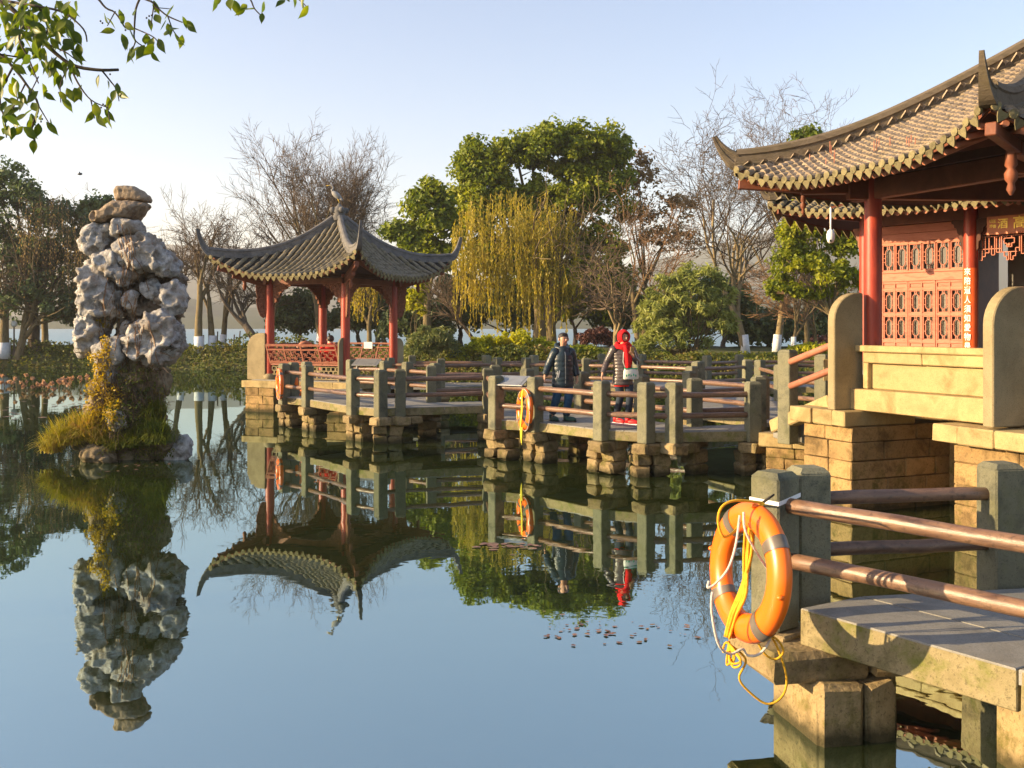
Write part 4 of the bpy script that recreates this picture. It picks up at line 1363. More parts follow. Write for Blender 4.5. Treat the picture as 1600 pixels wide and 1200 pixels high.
# roof
h1 = wp(-1.38, 0, 1.15); h2 = wp(WU + 4.9, 0, 1.15); h3 = wp(WU + 4.9, 0, -6.2); h4 = wp(-1.38, 0, -6.2); ha = wp((WU + 3.5) / 2, 0, -2.5)
tmh = dict(tile=MT['tile_l'], drip=MT['drip'], soffit=MT['darkwood'], board=MT['brownwood'])
hr = roof(HL, [h1.xy, h2.xy, h3.xy, h4.xy], ha.xy, 4.30, 6.3, .30, .15, .150, .09, .050, tmh, [(0, 1)], .5, 300, upp=6)
hr2 = roof(HL, [h1.xy, h2.xy, h3.xy, h4.xy], ha.xy, 4.30, 6.3, .30, .15, .30, .6, .09, tmh, [(1, 2), (2, 3), (3, 0)], .5, 0, upp=6)
for k, (S, Wd, D, e, m, xa) in enumerate([hr[0]] + hr2):
    pts = hip_path(S, Wd, D, xa, True, 16); ext = extend_tip(pts, .2, .25, 6)
    sweep(HL, 'hip_ridge', ext, .18, .22, MT['ridge'], ([1] * 17 + [.9, .8, .7, .6, .5, .4])[:len(ext)], .03)
S, Wd, D, e, m, xa = hr[0]
for j in range(1, 38):
    x = .2 + j * .16
    MB().tube([S(x, .03) - Vector((0, 0, .115)), S(x, 1.1) - Vector((0, 0, .15))], .034, 8).build('rafter', MT['rafter'], HL)
c = S(0.1, .1); ccn = wp(uL, 4.3, 0)
MB().bar(ccn, (c.x, c.y, c.z - .14), .12, .16, ch=.01).build('corner_rafter', MT['brownwood'], HL)

# dome camera under the hall eave corner
q = P(1298, 370, 93)
SCm = thing('security_camera', (q.x, q.y, q.z), 'white dome security camera hanging under the hall eave corner', 'camera')
MB().tube([(q.x, q.y, q.z + .06), (q.x, q.y, q.z + .50)], .016, 8).build('pole', MT['whitep'], SCm)
MB().lathe([(.015, .13), (.05, .10), (.068, .04), (.068, -.02), (.062, -.05)][::-1], (q.x, q.y, q.z), 18).build('housing', MT['whitep'], SCm)
MB().ell((q.x, q.y, q.z - .055), (.058, .058, .055), None, 16, 10).build('dome', MT['whitep'], SCm)
MB().ell((q.x - .02, q.y - .05, q.z - .07), (.02, .02, .02), None, 10, 8).build('lens', MT['dark'], SCm)
MB().bar((q.x, q.y, q.z + .49), (q.x + .25, q.y - .05, q.z + .55), .05, .03).build('mount', MT['brownwood'], SCm)

# lifebuoys --------------------------------------------------
MT['orange'] = surf('orange_vinyl', [(.86, .15, .003), (.90, .175, .004)], 2, .32, .02, 20, .5, .03)
MT['band'] = surf('grey_reflective_band', [(.10, .08, .06), (.16, .135, .105)], 8, .35, 0, 20, .5, 0)
MT['ropew'] = surf('pale_rope', [(.62, .55, .45), (.75, .70, .62)], 30, .8, .6, 120, .2, 0)
MT['ropey'] = surf('yellow_rope', [(.72, .36, .015), (.86, .48, .03)], 30, .7, .6, 120, .3, 0)
MT['ropeg'] = surf('yellow_green_rope', [(.60, .50, .03), (.72, .62, .06)], 30, .7, .5, 120, .3, 0)
def rope(pts, r, sub=4, n=6):
    """smooth tube through points (Catmull-Rom)"""
    pts = [Vector(p) for p in pts]; out = []
    for i in range(len(pts) - 1):
        p0 = pts[max(i - 1, 0)]; p1_ = pts[i]; p2_ = pts[i + 1]; p3 = pts[min(i + 2, len(pts) - 1)]
        for j in range(sub):
            t = j / sub
            out.append(.5 * ((2 * p1_) + (p2_ - p0) * t + (2 * p0 - 5 * p1_ + 4 * p2_ - p3) * t * t + (3 * p1_ - p0 - 3 * p2_ + p3) * t ** 3))
    out.append(pts[-1])
    return out
def lifebuoy(c, nrm, tilt, Ro, tr, td, label, big=True, group=None, ropemat='ropey', name='lifebuoy'):
    """ring with centre c, facing nrm; tr tube radius, td half depth"""
    L = thing(name, c, label, 'life ring', group)
    nrm = Vector(nrm).normalized(); sx = Vector((0, 0, 1)).cross(nrm).normalized(); sy = nrm.cross(sx)
    if tilt: sx, sy = sx * math.cos(tilt) + sy * math.sin(tilt), sy * math.cos(tilt) - sx * math.sin(tilt)
    def tor(a, b, grow=0):
        return c + (sx * math.cos(a) + sy * math.sin(a)) * (Rm + (tr + grow) * math.cos(b)) + nrm * ((td + grow) * math.sin(b))
    Rm = Ro - tr
    def arc(a0, a1, na, grow, name, mat):
        nb = 22 if big else 12; vs = []; fs = []
        closed = abs(a1 - a0 - 2 * math.pi) < 1e-6
        m_ = na if closed else na + 1
        for i in range(m_):
            a = a0 + (a1 - a0) * i / na
            for j in range(nb): vs.append(tor(a, 2 * math.pi * j / nb, grow))
        for i in range(na):
            i2 = (i + 1) % m_
            for j in range(nb): fs.append([i * nb + j, i2 * nb + j, i2 * nb + (j + 1) % nb, i * nb + (j + 1) % nb])
        MB().add(vs, fs, True).build(name, MT[mat], L)
    arc(0, 2 * math.pi, 72 if big else 40, 0, 'ring', 'orange')
    for k in range(4):
        a = math.pi / 4 + k * math.pi / 2
        arc(a - .10, a + .10, 5, .0035, 'band', 'band')
    # grab line looping round the outside
    pts = []
    for k in range(4):
        a0 = k * math.pi / 2
        for t in range(6):
            a = a0 + t / 6 * math.pi / 2; sag = math.sin(t / 6 * math.pi) * (.055 if big else .03)
            pts.append(c + (sx * math.cos(a) + sy * math.sin(a)) * (Ro + .008 - .02 + sag) + nrm * (td * .55) + Vector((0, 0, -sag * .8)))
    pts.append(pts[0])
    if not big: MB().tube(rope(pts, .005), .006, 6).build('grab_line', MT['ropew'], L)
    for k in range(4):
        a = k * math.pi / 2; MB().ell(tor(a, .55, .002), (.020, .020, .014), None, 10, 6).build('line_clip', MT['orange'], L)
    return L, sx, sy, nrm
bc = P(1170, 893, 288)
bn = Vector((-.955, -.30, .10))
LB, sx, sy, nm = lifebuoy(bc, bn, -.13, .375, .078, .058, 'big orange life ring with yellow rope hung on the nearest stone post', group=None)
# hanging yellow throw rope: coil through the ring, tail knot and a long loop below
rg = random.Random(3)
top = bc + sy * .30 + nm * .03
topk = bc + sy * .385 - nm * .02
for k in range(7):
    x0 = rg.uniform(-.03, .03); x1 = -.02 + rg.uniform(-.05, .06); y0 = rg.uniform(-.01, .02)
    pts = [topk + sx * x0 * .3, top + sx * x0 + nm * y0, bc + sx * (x0 * 1.6 - .02) + sy * .1 + nm * (.0 + y0), bc + sx * x1 + sy * -.1 + nm * .02, bc + sx * (x1 * .8) - sy * .24 + nm * (.05 + y0), bc + sx * x1 * .6 - sy * .37 + nm * (.065 + y0)]
    pts = [Vector(p) for p in pts]
    MB().tube(rope(pts, .005, 5), .0085, 7).build('throw_rope', MT['ropey'], LB)
low = bc - sy * .40 + nm * .05
for k in range(5):
    w = rg.uniform(.03, .07); hgt = rg.uniform(.05, .13); sh = rg.uniform(-.04, .07)
    pts = [low, low + sx * (sh - w) + Vector((0, 0, -hgt * .5)), low + sx * (sh) + Vector((0, 0, -hgt)) + nm * rg.uniform(0, .03), low + sx * (sh + w) + Vector((0, 0, -hgt * .5)), low + nm * .01]
    MB().tube(rope(pts, .004, 6), .006, 6).build('rope_loop', MT['ropey'], LB)
vr = Vector((.97, -.23, 0))
pts = [low + nm * .02, P(1165, 1030, 288), P(1155, 1060, 288), P(1175, 1085, 288), P(1200, 1100, 288), P(1222, 1088, 288), P(1229, 1060, 287), P(1216, 1015, 286), P(1200, 985, 286)]
MB().tube(rope(pts, .005, 6), .0065, 7).build('rope_tail', MT['ropey'], LB)
pts = [P(1198, 990, 288), P(1215, 1000, 289), P(1224, 1018, 289), P(1212, 1030, 288), P(1195, 1022, 288), P(1182, 1000, 288)]
MB().tube(rope(pts, .005, 6), .006, 7).build('rope_tail', MT['ropey'], LB)
pts = [topk, P(1150, 782, 292), P(1128, 792, 293), P(1122, 815, 293), P(1130, 838, 293), P(1146, 832, 292), P(1158, 815, 291)]
MB().tube(rope(pts, .005, 6), .0075, 7).build('rope_top_loop', MT['ropey'], LB)
pts = [P(1162, 800, 296), P(1165, 830, 297), P(1185, 868, 296), P(1205, 895, 295), P(1217, 905, 294)]
MB().tube(rope(pts, .005, 6), .007, 7).build('cord', MT['ropew'], LB)
pts = [P(1156, 805, 296), P(1150, 850, 297), P(1138, 888, 298), P(1118, 912, 298), P(1106, 918, 298), P(1108, 908, 297)]
MB().tube(rope(pts, .005, 6), .007, 7).build('cord', MT['ropew'], LB)
pts = [P(1216, 905, 294), P(1212, 950, 294), P(1202, 1000, 293), P(1186, 1022, 293), P(1168, 1024, 293), P(1160, 1014, 294), P(1140, 1022, 295), P(1122, 1005, 297), P(1112, 955, 298), P(1113, 925, 298)]
MB().tube(rope(pts, .005, 6), .007, 7).build('cord', MT['ropew'], LB)
# black cable tie round post
MB().tube(rope([topk, topk + Vector((.07, .05, .035)), Vector((1.50, 6.02, 1.29)), Vector((1.53, 5.97, 1.25))], .004, 5), .006, 6).build('tie', MT['dark'], LB)

b2c = P(820, 640, 90.8)
L2, sx, sy, nm = lifebuoy(b2c, (-.95, -.30, .03), .05, .36, .075, .055, 'orange life ring on the middle of the zigzag bridge below the slanted board', False)
for k in range(4):
    o_ = rg.uniform(-.05, .05)
    pts = [b2c + sy * .36, b2c + sy * .30 + sx * o_ + nm * .05, b2c + sx * (o_ * 2) + nm * .05, b2c - sy * .30 + sx * o_ + nm * .07, b2c - sy * (.42 + k * .06) + sx * o_ * 1.5 + nm * .05, b2c - sy * (.30) + sx * (o_ + .08) + nm * .07]
    MB().tube(rope(pts, .005, 4), .009, 5).build('throw_rope', MT['ropeg'], L2)
b3c = P(437, 600, 68)
lifebuoy(b3c, (-.93, -.35, .0), .0, .36, .075, .055, 'orange life ring seen nearly edge-on at the left end of the zigzag bridge', False)
b4c = P(469, 598, 66)
lifebuoy(b4c, (-.98, .1, .0), .0, .36, .08, .055, 'orange life ring half hidden behind the second post from the left bridge end', False)

# slanted information boards on the rails
def info_board(c, d, label, w=.62, h=.34):
    T = thing('information_board', c, label, 'sign')
    d = Vector((d[0], d[1], 0)).normalized(); n = Vector((d.y, -d.x, 0)); up = (Vector((0, 0, 1)) * .55 + n * .0 - n * .83).normalized()
    up = (Vector((0, 0, .38)) - n * -.92 * -1).normalized() if False else (Vector((0, 0, .45)) - n * .9).normalized()
    z = d.cross(up)
    M3 = Matrix((d, up, z)).transposed()
    MB().box(c, (w, h, .02), M3, .003).build('panel', MT['steel'], T)
    for s in (-1, 1):
        a = c + d * s * w * .38
        g = MB().bar(a - up * h * .45, a + up * h * .45, .035, .03, up=z); g.bar(a - z * .0 - Vector((0, 0, .02)), a + Vector((0, 0, -.30)) + n * .06, .03, .02, up=d)
        g.build('bracket', MT['steel'], T)
    return T
info_board(P(799, 597, 89.5) + Vector((0, .05, .02)), (.85, -.53), 'grey slanted information board clamped to the rail above the middle life ring')
info_board(P(573, 566, 62.5), (.9, -.3), 'small slanted information board on the rail in front of the pavilion', .7, .34)

# ============================================================ VEGETATION
def tubes(segs, sides=4):
    """independent tapered prisms from arrays p0,p1,r0,r1"""
    p0 = np.array([s[0] for s in segs]); p1 = np.array([s[1] for s in segs])
    r0 = np.array([s[2] for s in segs]); r1 = np.array([s[3] for s in segs])
    d = p1 - p0; L = np.linalg.norm(d, axis=1, keepdims=True); d = d / np.maximum(L, 1e-9)
    p1 = p1 + d * np.minimum(L * .04, r1[:, None] * .5)
    ref = np.where(np.abs(d[:, 2:3]) < .9, np.array([[0, 0, 1.]]), np.array([[1., 0, 0]]))
    s = np.cross(d, ref); s /= np.linalg.norm(s, axis=1, keepdims=True); u = np.cross(d, s)
    V = []
    for (p, r) in ((p0, r0), (p1, r1)):
        for j in range(sides):
            a = 2 * math.pi * j / sides
            V.append(p + (s * math.cos(a) + u * math.sin(a)) * r[:, None])
    V = np.stack(V, 1).reshape(-1, 3)
    n = len(segs); base = (np.arange(n) * 2 * sides)[:, None]
    Q = []
    for j in range(sides):
        Q.append(np.concatenate([base + j, base + (j + 1) % sides, base + sides + (j + 1) % sides, base + sides + j], 1))
    Q = np.stack(Q, 1).reshape(-1, 4)
    return V, Q

def np_obj(name, V, Q, mat, parent=None, smooth=False, kind=None, org=None):
    if org is None: org = wloc(parent) if parent is not None else Vector((0, 0, 0))
    V = V - np.array(org)[None, :]
    me = np_mesh(name, V, Q, mat, smooth)
    return link(name, me, parent, Matrix.Translation(org), kind)

class Grow:
    def __init__(self, seed): self.r = random.Random(seed); self.thick = []; self.thin = []; self.tips = []; self.mid = []
    def branch(self, p, d, L, r, lev, maxlev, prm):
        R_ = self.r; n = max(2, prm['n'][min(lev, len(prm['n']) - 1)])
        step = L / n; pts = [(p.copy(), r)]
        d = d.normalized()
        for i in range(n):
            w = prm['wob'][min(lev, len(prm['wob']) - 1)]
            d = (d + Vector((R_.gauss(0, w), R_.gauss(0, w), R_.gauss(0, w * .7))) + Vector((0, 0, prm['up'][min(lev, len(prm['up']) - 1)]))).normalized()
            q = p + d * step
            r2 = r * (prm['taper'] ** (1 / n))
            (self.thick if r > prm.get('split', .035) else self.thin).append((tuple(p), tuple(q), r, r2))
            p, r = q, r2
            pts.append((p.copy(), r))
        if lev >= maxlev:
            self.tips.append(p.copy()); return
        k = R_.randint(*prm['kids'][min(lev, len(prm['kids']) - 1)])
        lo = prm['lo'][min(lev, len(prm['lo']) - 1)]
        for j in range(k):
            t = lo + (1 - lo) * ((j + R_.random()) / k)
            if j == k - 1: t = 1
            idx = min(len(pts) - 1, max(1, int(round(t * (len(pts) - 1)))))
            q, rr = pts[idx]
            ang = R_.uniform(*prm['ang'][min(lev, len(prm['ang']) - 1)])
            ax = d.orthogonal().normalized(); ax = Matrix.Rotation(R_.uniform(0, 2 * math.pi), 3, d) @ ax
            nd = Matrix.Rotation(ang * (.5 if t == 1 else 1), 3, ax) @ d
            ratio = R_.uniform(*prm['ratio'][min(lev, len(prm['ratio']) - 1)])
            self.branch(q, nd, L * ratio, max(rr * prm['rr'] * R_.uniform(.8, 1.1), prm['rmin']), lev + 1, maxlev, prm)

BARE = dict(n=[5, 5, 4, 4, 3, 3], wob=[.07, .12, .15, .18, .2], up=[.02, .05, .06, .05, .03], taper=.55, kids=[(4, 5), (4, 5), (4, 5), (3, 5), (3, 4)],
            lo=[.35, .3, .25, .2, .2], ang=[(.35, .7), (.35, .8), (.4, .9), (.4, 1.0)], ratio=[(.75, .95), (.55, .8), (.5, .72), (.5, .7)], rr=.72, rmin=.0115, split=.04)

def bare_tree(name, label, x, y, h, r, seed, maxlev=5, prm=None, lean=(0, 0), trunk=.33, white=True, cat='tree', group=None, twig='twig', bark='bark', stems=1, z0=None, spread=None):
    prm = dict(BARE, **(prm or {}))
    z = gz(x, y) - .05 if z0 is None else z0
    T = thing(name, (x, y, z), label, cat, group)
    g = Grow(seed)
    for s in range(stems):
        a = s * 2.4 + seed
        off = Vector((math.cos(a), math.sin(a), 0)) * (r * .9 if stems > 1 else 0)
        d = Vector((lean[0] + (math.cos(a) * .22 if stems > 1 else 0), lean[1], 1))
        g.branch(Vector((x, y, z)) + off, d, h * trunk * (1 if s == 0 else .9), r * (1 if s == 0 else .8), 0, maxlev, prm)
    # scale so that the top reaches h
    allp = g.thick + g.thin
    top = max(s[1][2] for s in allp) - z
    k = h / top
    sc = lambda p: (x + (p[0] - x) * k * (spread or 1), y + (p[1] - y) * k * (spread or 1), z + (p[2] - z) * k)
    th = [(sc(a), sc(b), c, d) for a, b, c, d in g.thick]; tn = [(sc(a), sc(b), c, d) for a, b, c, d in g.thin]
    if th:
        V, Q = tubes(th, 7); np_obj('trunk', V, Q, MT[bark], T, True)
    if tn:
        V, Q = tubes(tn, 3); np_obj('crown', V, Q, MT[twig], T, True)
    if white:
        hh = .9
        MB().tube([(x - lean[0] * 0, y, z - .02), (x + lean[0] * hh * .9, y + lean[1] * hh * .9, z + hh)], [r * 1.12, r * 1.0], 12).build('limewash_band', MT['limewash'], T)
    return T, [Vector(sc(p)) for p in g.tips], g

def leafcloud(name, C, rad, npc, size, mat, parent, seed=0, flat=.75, up=.3, aspect=.55, shell=.55, droop=0, kind=None):
    """many small leaf faces spread through the clumps C (n,3) of radius rad"""
    r = np.random.RandomState(seed)
    C = np.asarray(C, float); n = len(C)
    rad = np.broadcast_to(np.asarray(rad, float), (n,))
    idx = np.repeat(np.arange(n), npc); N = len(idx)
    dv = r.normal(size=(N, 3)); dv /= np.linalg.norm(dv, axis=1, keepdims=True)
    rr = (shell + (1 - shell) * r.rand(N, 1)) ** 1.0 * r.rand(N, 1) ** .25
    pos = C[idx] + dv * rr * rad[idx][:, None] * np.array([1, 1, flat])
    nrm = dv * .7 + r.normal(size=(N, 3)) * .55 + np.array([0, 0, up])
    nrm /= np.linalg.norm(nrm, axis=1, keepdims=True)
    t = np.cross(nrm, r.normal(size=(N, 3))) + np.array([0, 0, -droop]); t -= nrm * (t * nrm).sum(1, keepdims=True); t /= np.linalg.norm(t, axis=1, keepdims=True)
    b = np.cross(nrm, t)
    s = size * (.6 + .8 * r.rand(N, 1))
    V = np.stack([pos - t * s * .5, pos + b * s * aspect * .5 + nrm * s * .08, pos + t * s * .5, pos - b * s * aspect * .5 + nrm * s * .08], 1).reshape(-1, 3)
    Q = (np.arange(N) * 4)[:, None] + np.arange(4)[None, :]
    return np_obj(name, V, Q, mat, parent, False, kind)

MT['bark_p'] = surf('pale_bark', [(.12, .09, .05), (.28, .215, .12), (.19, .145, .08)], 6, .95, .8, 14, .15, .1, grain=(1, 1, .35), moss=.3, moss_col=(.15, .15, .04))
MT['leaf_camphor'] = leaf_mat('camphor_leaves', [(.06, .10, .012), (.17, .21, .016), (.38, .38, .022)], .55, .35, .5, 5)
MT['leaf_dark'] = leaf_mat('dark_evergreen_leaves', [(.04, .07, .03), (.085, .125, .045), (.17, .20, .06)], .6, .25, .5, 5)
MT['leaf_yg'] = leaf_mat('yellow_green_leaves', [(.17, .20, .012), (.38, .38, .016), (.58, .52, .03)], .9, .4, .5, 7)
MT['leaf_oleander'] = leaf_mat('oleander_leaves', [(.14, .17, .045), (.30, .33, .09), (.46, .46, .16)], .9, .35, .45, 6)
MT['leaf_willow'] = leaf_mat('willow_leaves', [(.24, .20, .035), (.40, .33, .045), (.54, .42, .07)], .7, .4, .5, 7)
MT['leaf_willow_dry'] = leaf_mat('dry_willow_twigs', [(.22, .15, .06), (.34, .24, .09), (.42, .32, .12)], .7, .3, .6, 7)
MT['leaf_young'] = leaf_mat('young_camphor_leaves', [(.09, .13, .012), (.22, .25, .016), (.42, .40, .03)], .9, .4, .5, 7)
MT['leaf_red'] = leaf_mat('russet_leaves', [(.16, .10, .05), (.26, .17, .07), (.34, .25, .11)], .7, .3, .6, 7)
MT['leaf_purple'] = leaf_mat('dark_red_leaves', [(.05, .02, .018), (.09, .035, .028), (.13, .05, .035)], .7, .2, .6, 7)
MT['leaf_ivy'] = leaf_mat('ivy_leaves', [(.03, .05, .012), (.08, .11, .02), (.17, .17, .03), (.22, .15, .05)], 1.2, .25, .5, 8)
MT['leaf_bamboo'] = leaf_mat('bamboo_leaves', [(.07, .10, .03), (.16, .19, .06), (.30, .27, .10)], 1.0, .3, .5, 7)
MT['leaf_gold'] = leaf_mat('golden_creeper_leaves', [(.20, .17, .02), (.42, .30, .03), (.55, .40, .05)], 1.5, .35, .5, 12)
MT['grass_y'] = leaf_mat('golden_grass', [(.20, .20, .02), (.38, .33, .04), (.44, .27, .09)], 1.6, .3, .6, 10)
MT['grass_g'] = leaf_mat('green_grass', [(.06, .09, .012), (.14, .17, .02), (.24, .22, .03)], 1.6, .3, .6, 10)

def clumps(ells, n, seed, px=True):
    """clump centres near the surface of crown ellipsoids given as (cx,cy,cz, rx,ry,rz)"""
    r = np.random.RandomState(seed); out = []
    vol = np.array([e[3] * e[4] * e[5] for e in ells]) ** (2 / 3); cnt = np.maximum(3, (n * vol / vol.sum()).astype(int))
    for e, c in zip(ells, cnt):
        d = r.normal(size=(c, 3)); d /= np.linalg.norm(d, axis=1, keepdims=True)
        d[:, 2] = np.where(d[:, 2] < -.45, -d[:, 2] * .6, d[:, 2])
        rad = .55 + .45 * r.rand(c, 1) ** .5
        out.append(np.array(e[:3]) + d * rad * np.array(e[3:6]))
    return np.concatenate(out)

def green_tree(name, label, x, y, ells_px, k, n, npc, size, crad, mat, seed, trunk_r=.22, cat='tree', depth=.8, white=False, zt=None, bark='bark', group=None, limbs=6, **kw):
    """evergreen: crown ellipsoids in view pixels (px,py,rx,ry) at scale k, with trunk and limbs"""
    z = gz(x, y) - .05
    T = thing(name, (x, y, z), label, cat, group)
    rg = random.Random(seed)
    ells = []
    for (px, py, rx, ry) in ells_px:
        c = P(px, py, k); c.y += rg.uniform(-.5, .5) * rx / k * .6
        c.y = max(c.y, y - 3.5)
        ells.append((c.x, c.y, c.z, rx / k, rx / k * depth, ry / k))
    C = clumps(ells, n, seed)
    leafcloud('foliage', C, crad * (.45 + .95 * np.random.RandomState(seed).rand(len(C))), npc, size, MT[mat], T, seed, **kw)
    segs = []
    base = Vector((x, y, z)); topc = Vector((sum(e[0] for e in ells) / len(ells), sum(e[1] for e in ells) / len(ells), sum(e[2] for e in ells) / len(ells)))
    fork = base.lerp(topc, .45) + Vector((rg.uniform(-.2, .2), 0, 0)); fork.x = base.x + (topc.x - base.x) * .25
    p = base; r = trunk_r
    for i in range(4):
        q = base.lerp(fork, (i + 1) / 4) + Vector((rg.uniform(-.07, .07), rg.uniform(-.07, .07), 0)); segs.append((tuple(p), tuple(q), r, r * .92)); p = q; r *= .92
    for j in range(limbs):
        e = ells[j % len(ells)]
        tgt = Vector((e[0] + rg.uniform(-.5, .5) * e[3], e[1] + rg.uniform(-.5, .5) * e[4], e[2] + rg.uniform(-.2, .6) * e[5]))
        q0 = p; rr = r * .6; m = 5; ctl = p.lerp(tgt, .5) + Vector((rg.uniform(-.4, .4), rg.uniform(-.4, .4), rg.uniform(-.1, .3)))
        for i in range(m):
            t = (i + 1) / m; q = (p * (1 - t) ** 2 + ctl * 2 * t * (1 - t) + tgt * t * t)
            segs.append((tuple(q0), tuple(q), rr, rr * .8)); 
            if i > 1:
                sd = Vector((rg.uniform(-1, 1), rg.uniform(-1, 1), rg.uniform(.1, .9))).normalized() * rg.uniform(.5, 1.1) * e[5] * .6
                segs.append((tuple(q), tuple(q + sd), rr * .5, rr * .2))
            q0 = q; rr *= .8
    V, Q = tubes(segs, 7); np_obj('trunk', V, Q, MT[bark], T, True)
    if white: MB().tube([(x, y, z), (x, y, z + .85)], [trunk_r * 1.1, trunk_r * 1.05], 12).build('limewash_band', MT['limewash'], T)
    return T

# ---- big camphor tree in the middle and its smaller neighbour
kT = 29.0; yT = F / kT
cx = lambda px, k: (px - 800) / k
green_tree('camphor_tree', 'biggest broad green tree, rounded crown behind the middle of the bridge', cx(845, kT), yT,
           [(760, 300, 48, 50), (800, 255, 55, 42), (860, 235, 60, 42), (925, 235, 58, 42), (955, 262, 30, 42), (740, 262, 34, 40), (735, 350, 35, 45), (790, 340, 60, 45), (905, 330, 48, 42), (940, 310, 40, 50), (880, 390, 50, 40), (935, 400, 42, 45), (800, 410, 55, 40), (850, 310, 40, 34), (905, 275, 44, 34), (835, 365, 44, 36), (765, 400, 40, 40), (860, 440, 60, 34), (950, 440, 40, 34), (725, 310, 20, 26)], kT, 820, 95, .25, .70, 'leaf_camphor', 3, .42, limbs=16, aspect=.6)
green_tree('camphor_tree', 'smaller round green tree just left of the biggest green tree', cx(668, 31), F / 31,
           [(672, 325, 32, 40), (640, 372, 32, 30), (690, 360, 30, 40), (665, 400, 40, 26), (622, 365, 16, 18), (700, 410, 25, 30)], 31, 130, 110, .27, .62, 'leaf_camphor', 8, .25, limbs=6, aspect=.6)
# ---- bright young camphor by the hall
green_tree('camphor_tree', 'bright yellow-green young tree between the bare trees and the red hall', cx(1310, 42), F / 42,
           [(1300, 340, 40, 26), (1255, 370, 36, 26), (1330, 385, 30, 32), (1240, 410, 30, 34), (1285, 425, 40, 26), (1225, 455, 24, 26), (1330, 440, 24, 22), (1265, 330, 26, 18), (1275, 465, 22, 16)], 42, 170, 80, .17, .42, 'leaf_young', 12, .13, limbs=9, aspect=.6)
green_tree('camphor_tree', 'thin green treetop peeping just above the left end of the big roof ridge', cx(1262, 33), F / 33,
           [(1258, 222, 24, 20), (1265, 260, 26, 26), (1250, 300, 22, 20)], 33, 40, 80, .22, .5, 'leaf_camphor', 13, .14, limbs=3)
# ---- dark evergreens: left edge, behind the rock, behind the pavilion
green_tree('evergreen_tree', 'large dark evergreen tree at the left edge of the picture behind the bank', cx(55, 27.5), F / 27.5,
           [(20, 330, 60, 60), (80, 355, 50, 50), (30, 420, 70, 60), (100, 420, 40, 60), (60, 480, 80, 40), (-30, 400, 60, 90), (10, 290, 36, 36), (120, 480, 34, 40)], 27.5, 230, 80, .27, .80, 'leaf_dark', 21, .35, bark='bark_d', limbs=8)
green_tree('evergreen_tree', 'narrow dark evergreen tree rising behind the left side of the tall rock', cx(148, 27.2), F / 27.2,
           [(140, 335, 24, 26), (162, 330, 16, 20), (145, 380, 30, 36), (150, 440, 34, 40), (145, 495, 40, 34)], 27.2, 110, 100, .28, .75, 'leaf_dark', 22, .22, bark='bark_d', limbs=5)
bk = [(600, 470, 44, 44, 26.5, 'leaf_dark', 'dark green undergrowth tree right behind the pavilion roof corner'), (650, 500, 44, 34, 27.5, 'leaf_dark', 'dark rounded evergreen between pavilion and big willow'),
      (560, 490, 36, 40, 26, 'leaf_dark', 'dark evergreen seen through the pavilion between its right columns'), (470, 490, 40, 36, 25.5, 'leaf_dark', 'loose dark evergreen seen through the left half of the pavilion'),
      (790, 480, 60, 50, 27, 'leaf_dark', 'dark leafy tree behind the willow strands'), (900, 460, 50, 60, 27.5, 'leaf_camphor', 'mid-green leafy tree behind the walking boy'),
      (975, 480, 46, 50, 26.5, 'leaf_dark', 'dark evergreen behind the woman in the red scarf'), (1060, 500, 50, 36, 26, 'leaf_dark', 'dark evergreen behind the pale bushy oleander'),
      (1200, 510, 60, 34, 26.5, 'leaf_dark', 'dark hedge-like evergreen behind the whitewashed trunks'), (1310, 500, 60, 44, 27.5, 'leaf_dark', 'dark evergreen low behind the round-topped stone slab'),
      (720, 470, 36, 46, 26.8, 'leaf_dark', 'slim dark evergreen at the left edge of the willow'), (1130, 470, 40, 40, 27.3, 'leaf_dark', 'small dark evergreen left of the tall bare pair of trees')]
for i, (px, py, rx, ry, k, mt_, lb) in enumerate(bk):
    green_tree('evergreen_tree', lb, cx(px, k), F / k, [(px, py, rx, ry), (px - rx * .5, py + ry * .4, rx * .7, ry * .7), (px + rx * .5, py + ry * .35, rx * .7, ry * .7)], k, 85, 75, .30, .75, mt_, 40 + i, .16, bark='bark_d', limbs=4)

# ---- bare trees
VASE = dict(kids=[(8, 9), (5, 6), (4, 5), (4, 5), (3, 4)], ang=[(.35, .75), (.25, .6), (.3, .7), (.35, .8)], up=[.0, .07, .08, .06, .04], wob=[.04, .07, .1, .14, .18], ratio=[(1.2, 1.5), (.55, .75), (.5, .7), (.5, .7)], lo=[.75, .25, .25, .2], n=[3, 7, 5, 4, 3])
bare_tree('bare_tree', 'tall bare fan-shaped tree rising behind the square pavilion roof', cx(503, 27.5), F / 27.5, 13.4, .30, 5, 6, dict(VASE, rmin=.010), trunk=.30, white=True, spread=1.0)
bare_tree('bare_tree', 'small bare tree with russet haze of twigs behind the pavilion, right of the fan-shaped tree', cx(590, 26.5), F / 26.5, 9.2, .16, 6, 5, dict(kids=[(4, 5), (4, 5), (4, 4), (3, 4)]), trunk=.35, white=False, twig='twig_r')
bare_tree('bare_tree', 'low bare tree whose twigs fill the gap left of the pavilion roof slope', cx(425, 26.8), F / 26.8, 8.6, .17, 7, 5, dict(kids=[(4, 5), (4, 5), (4, 4), (3, 4)]), trunk=.33, white=True)
POLL = dict(kids=[(3, 4), (4, 4), (4, 5), (3, 4)], ang=[(.3, .55), (.3, .8), (.5, 1.1), (.5, 1.0)], up=[.02, .12, .05, .0], wob=[.05, .09, .18, .22], ratio=[(.6, .9), (.5, .7), (.45, .7), (.5, .7)], lo=[.6, .5, .3, .2], n=[4, 4, 4, 3])
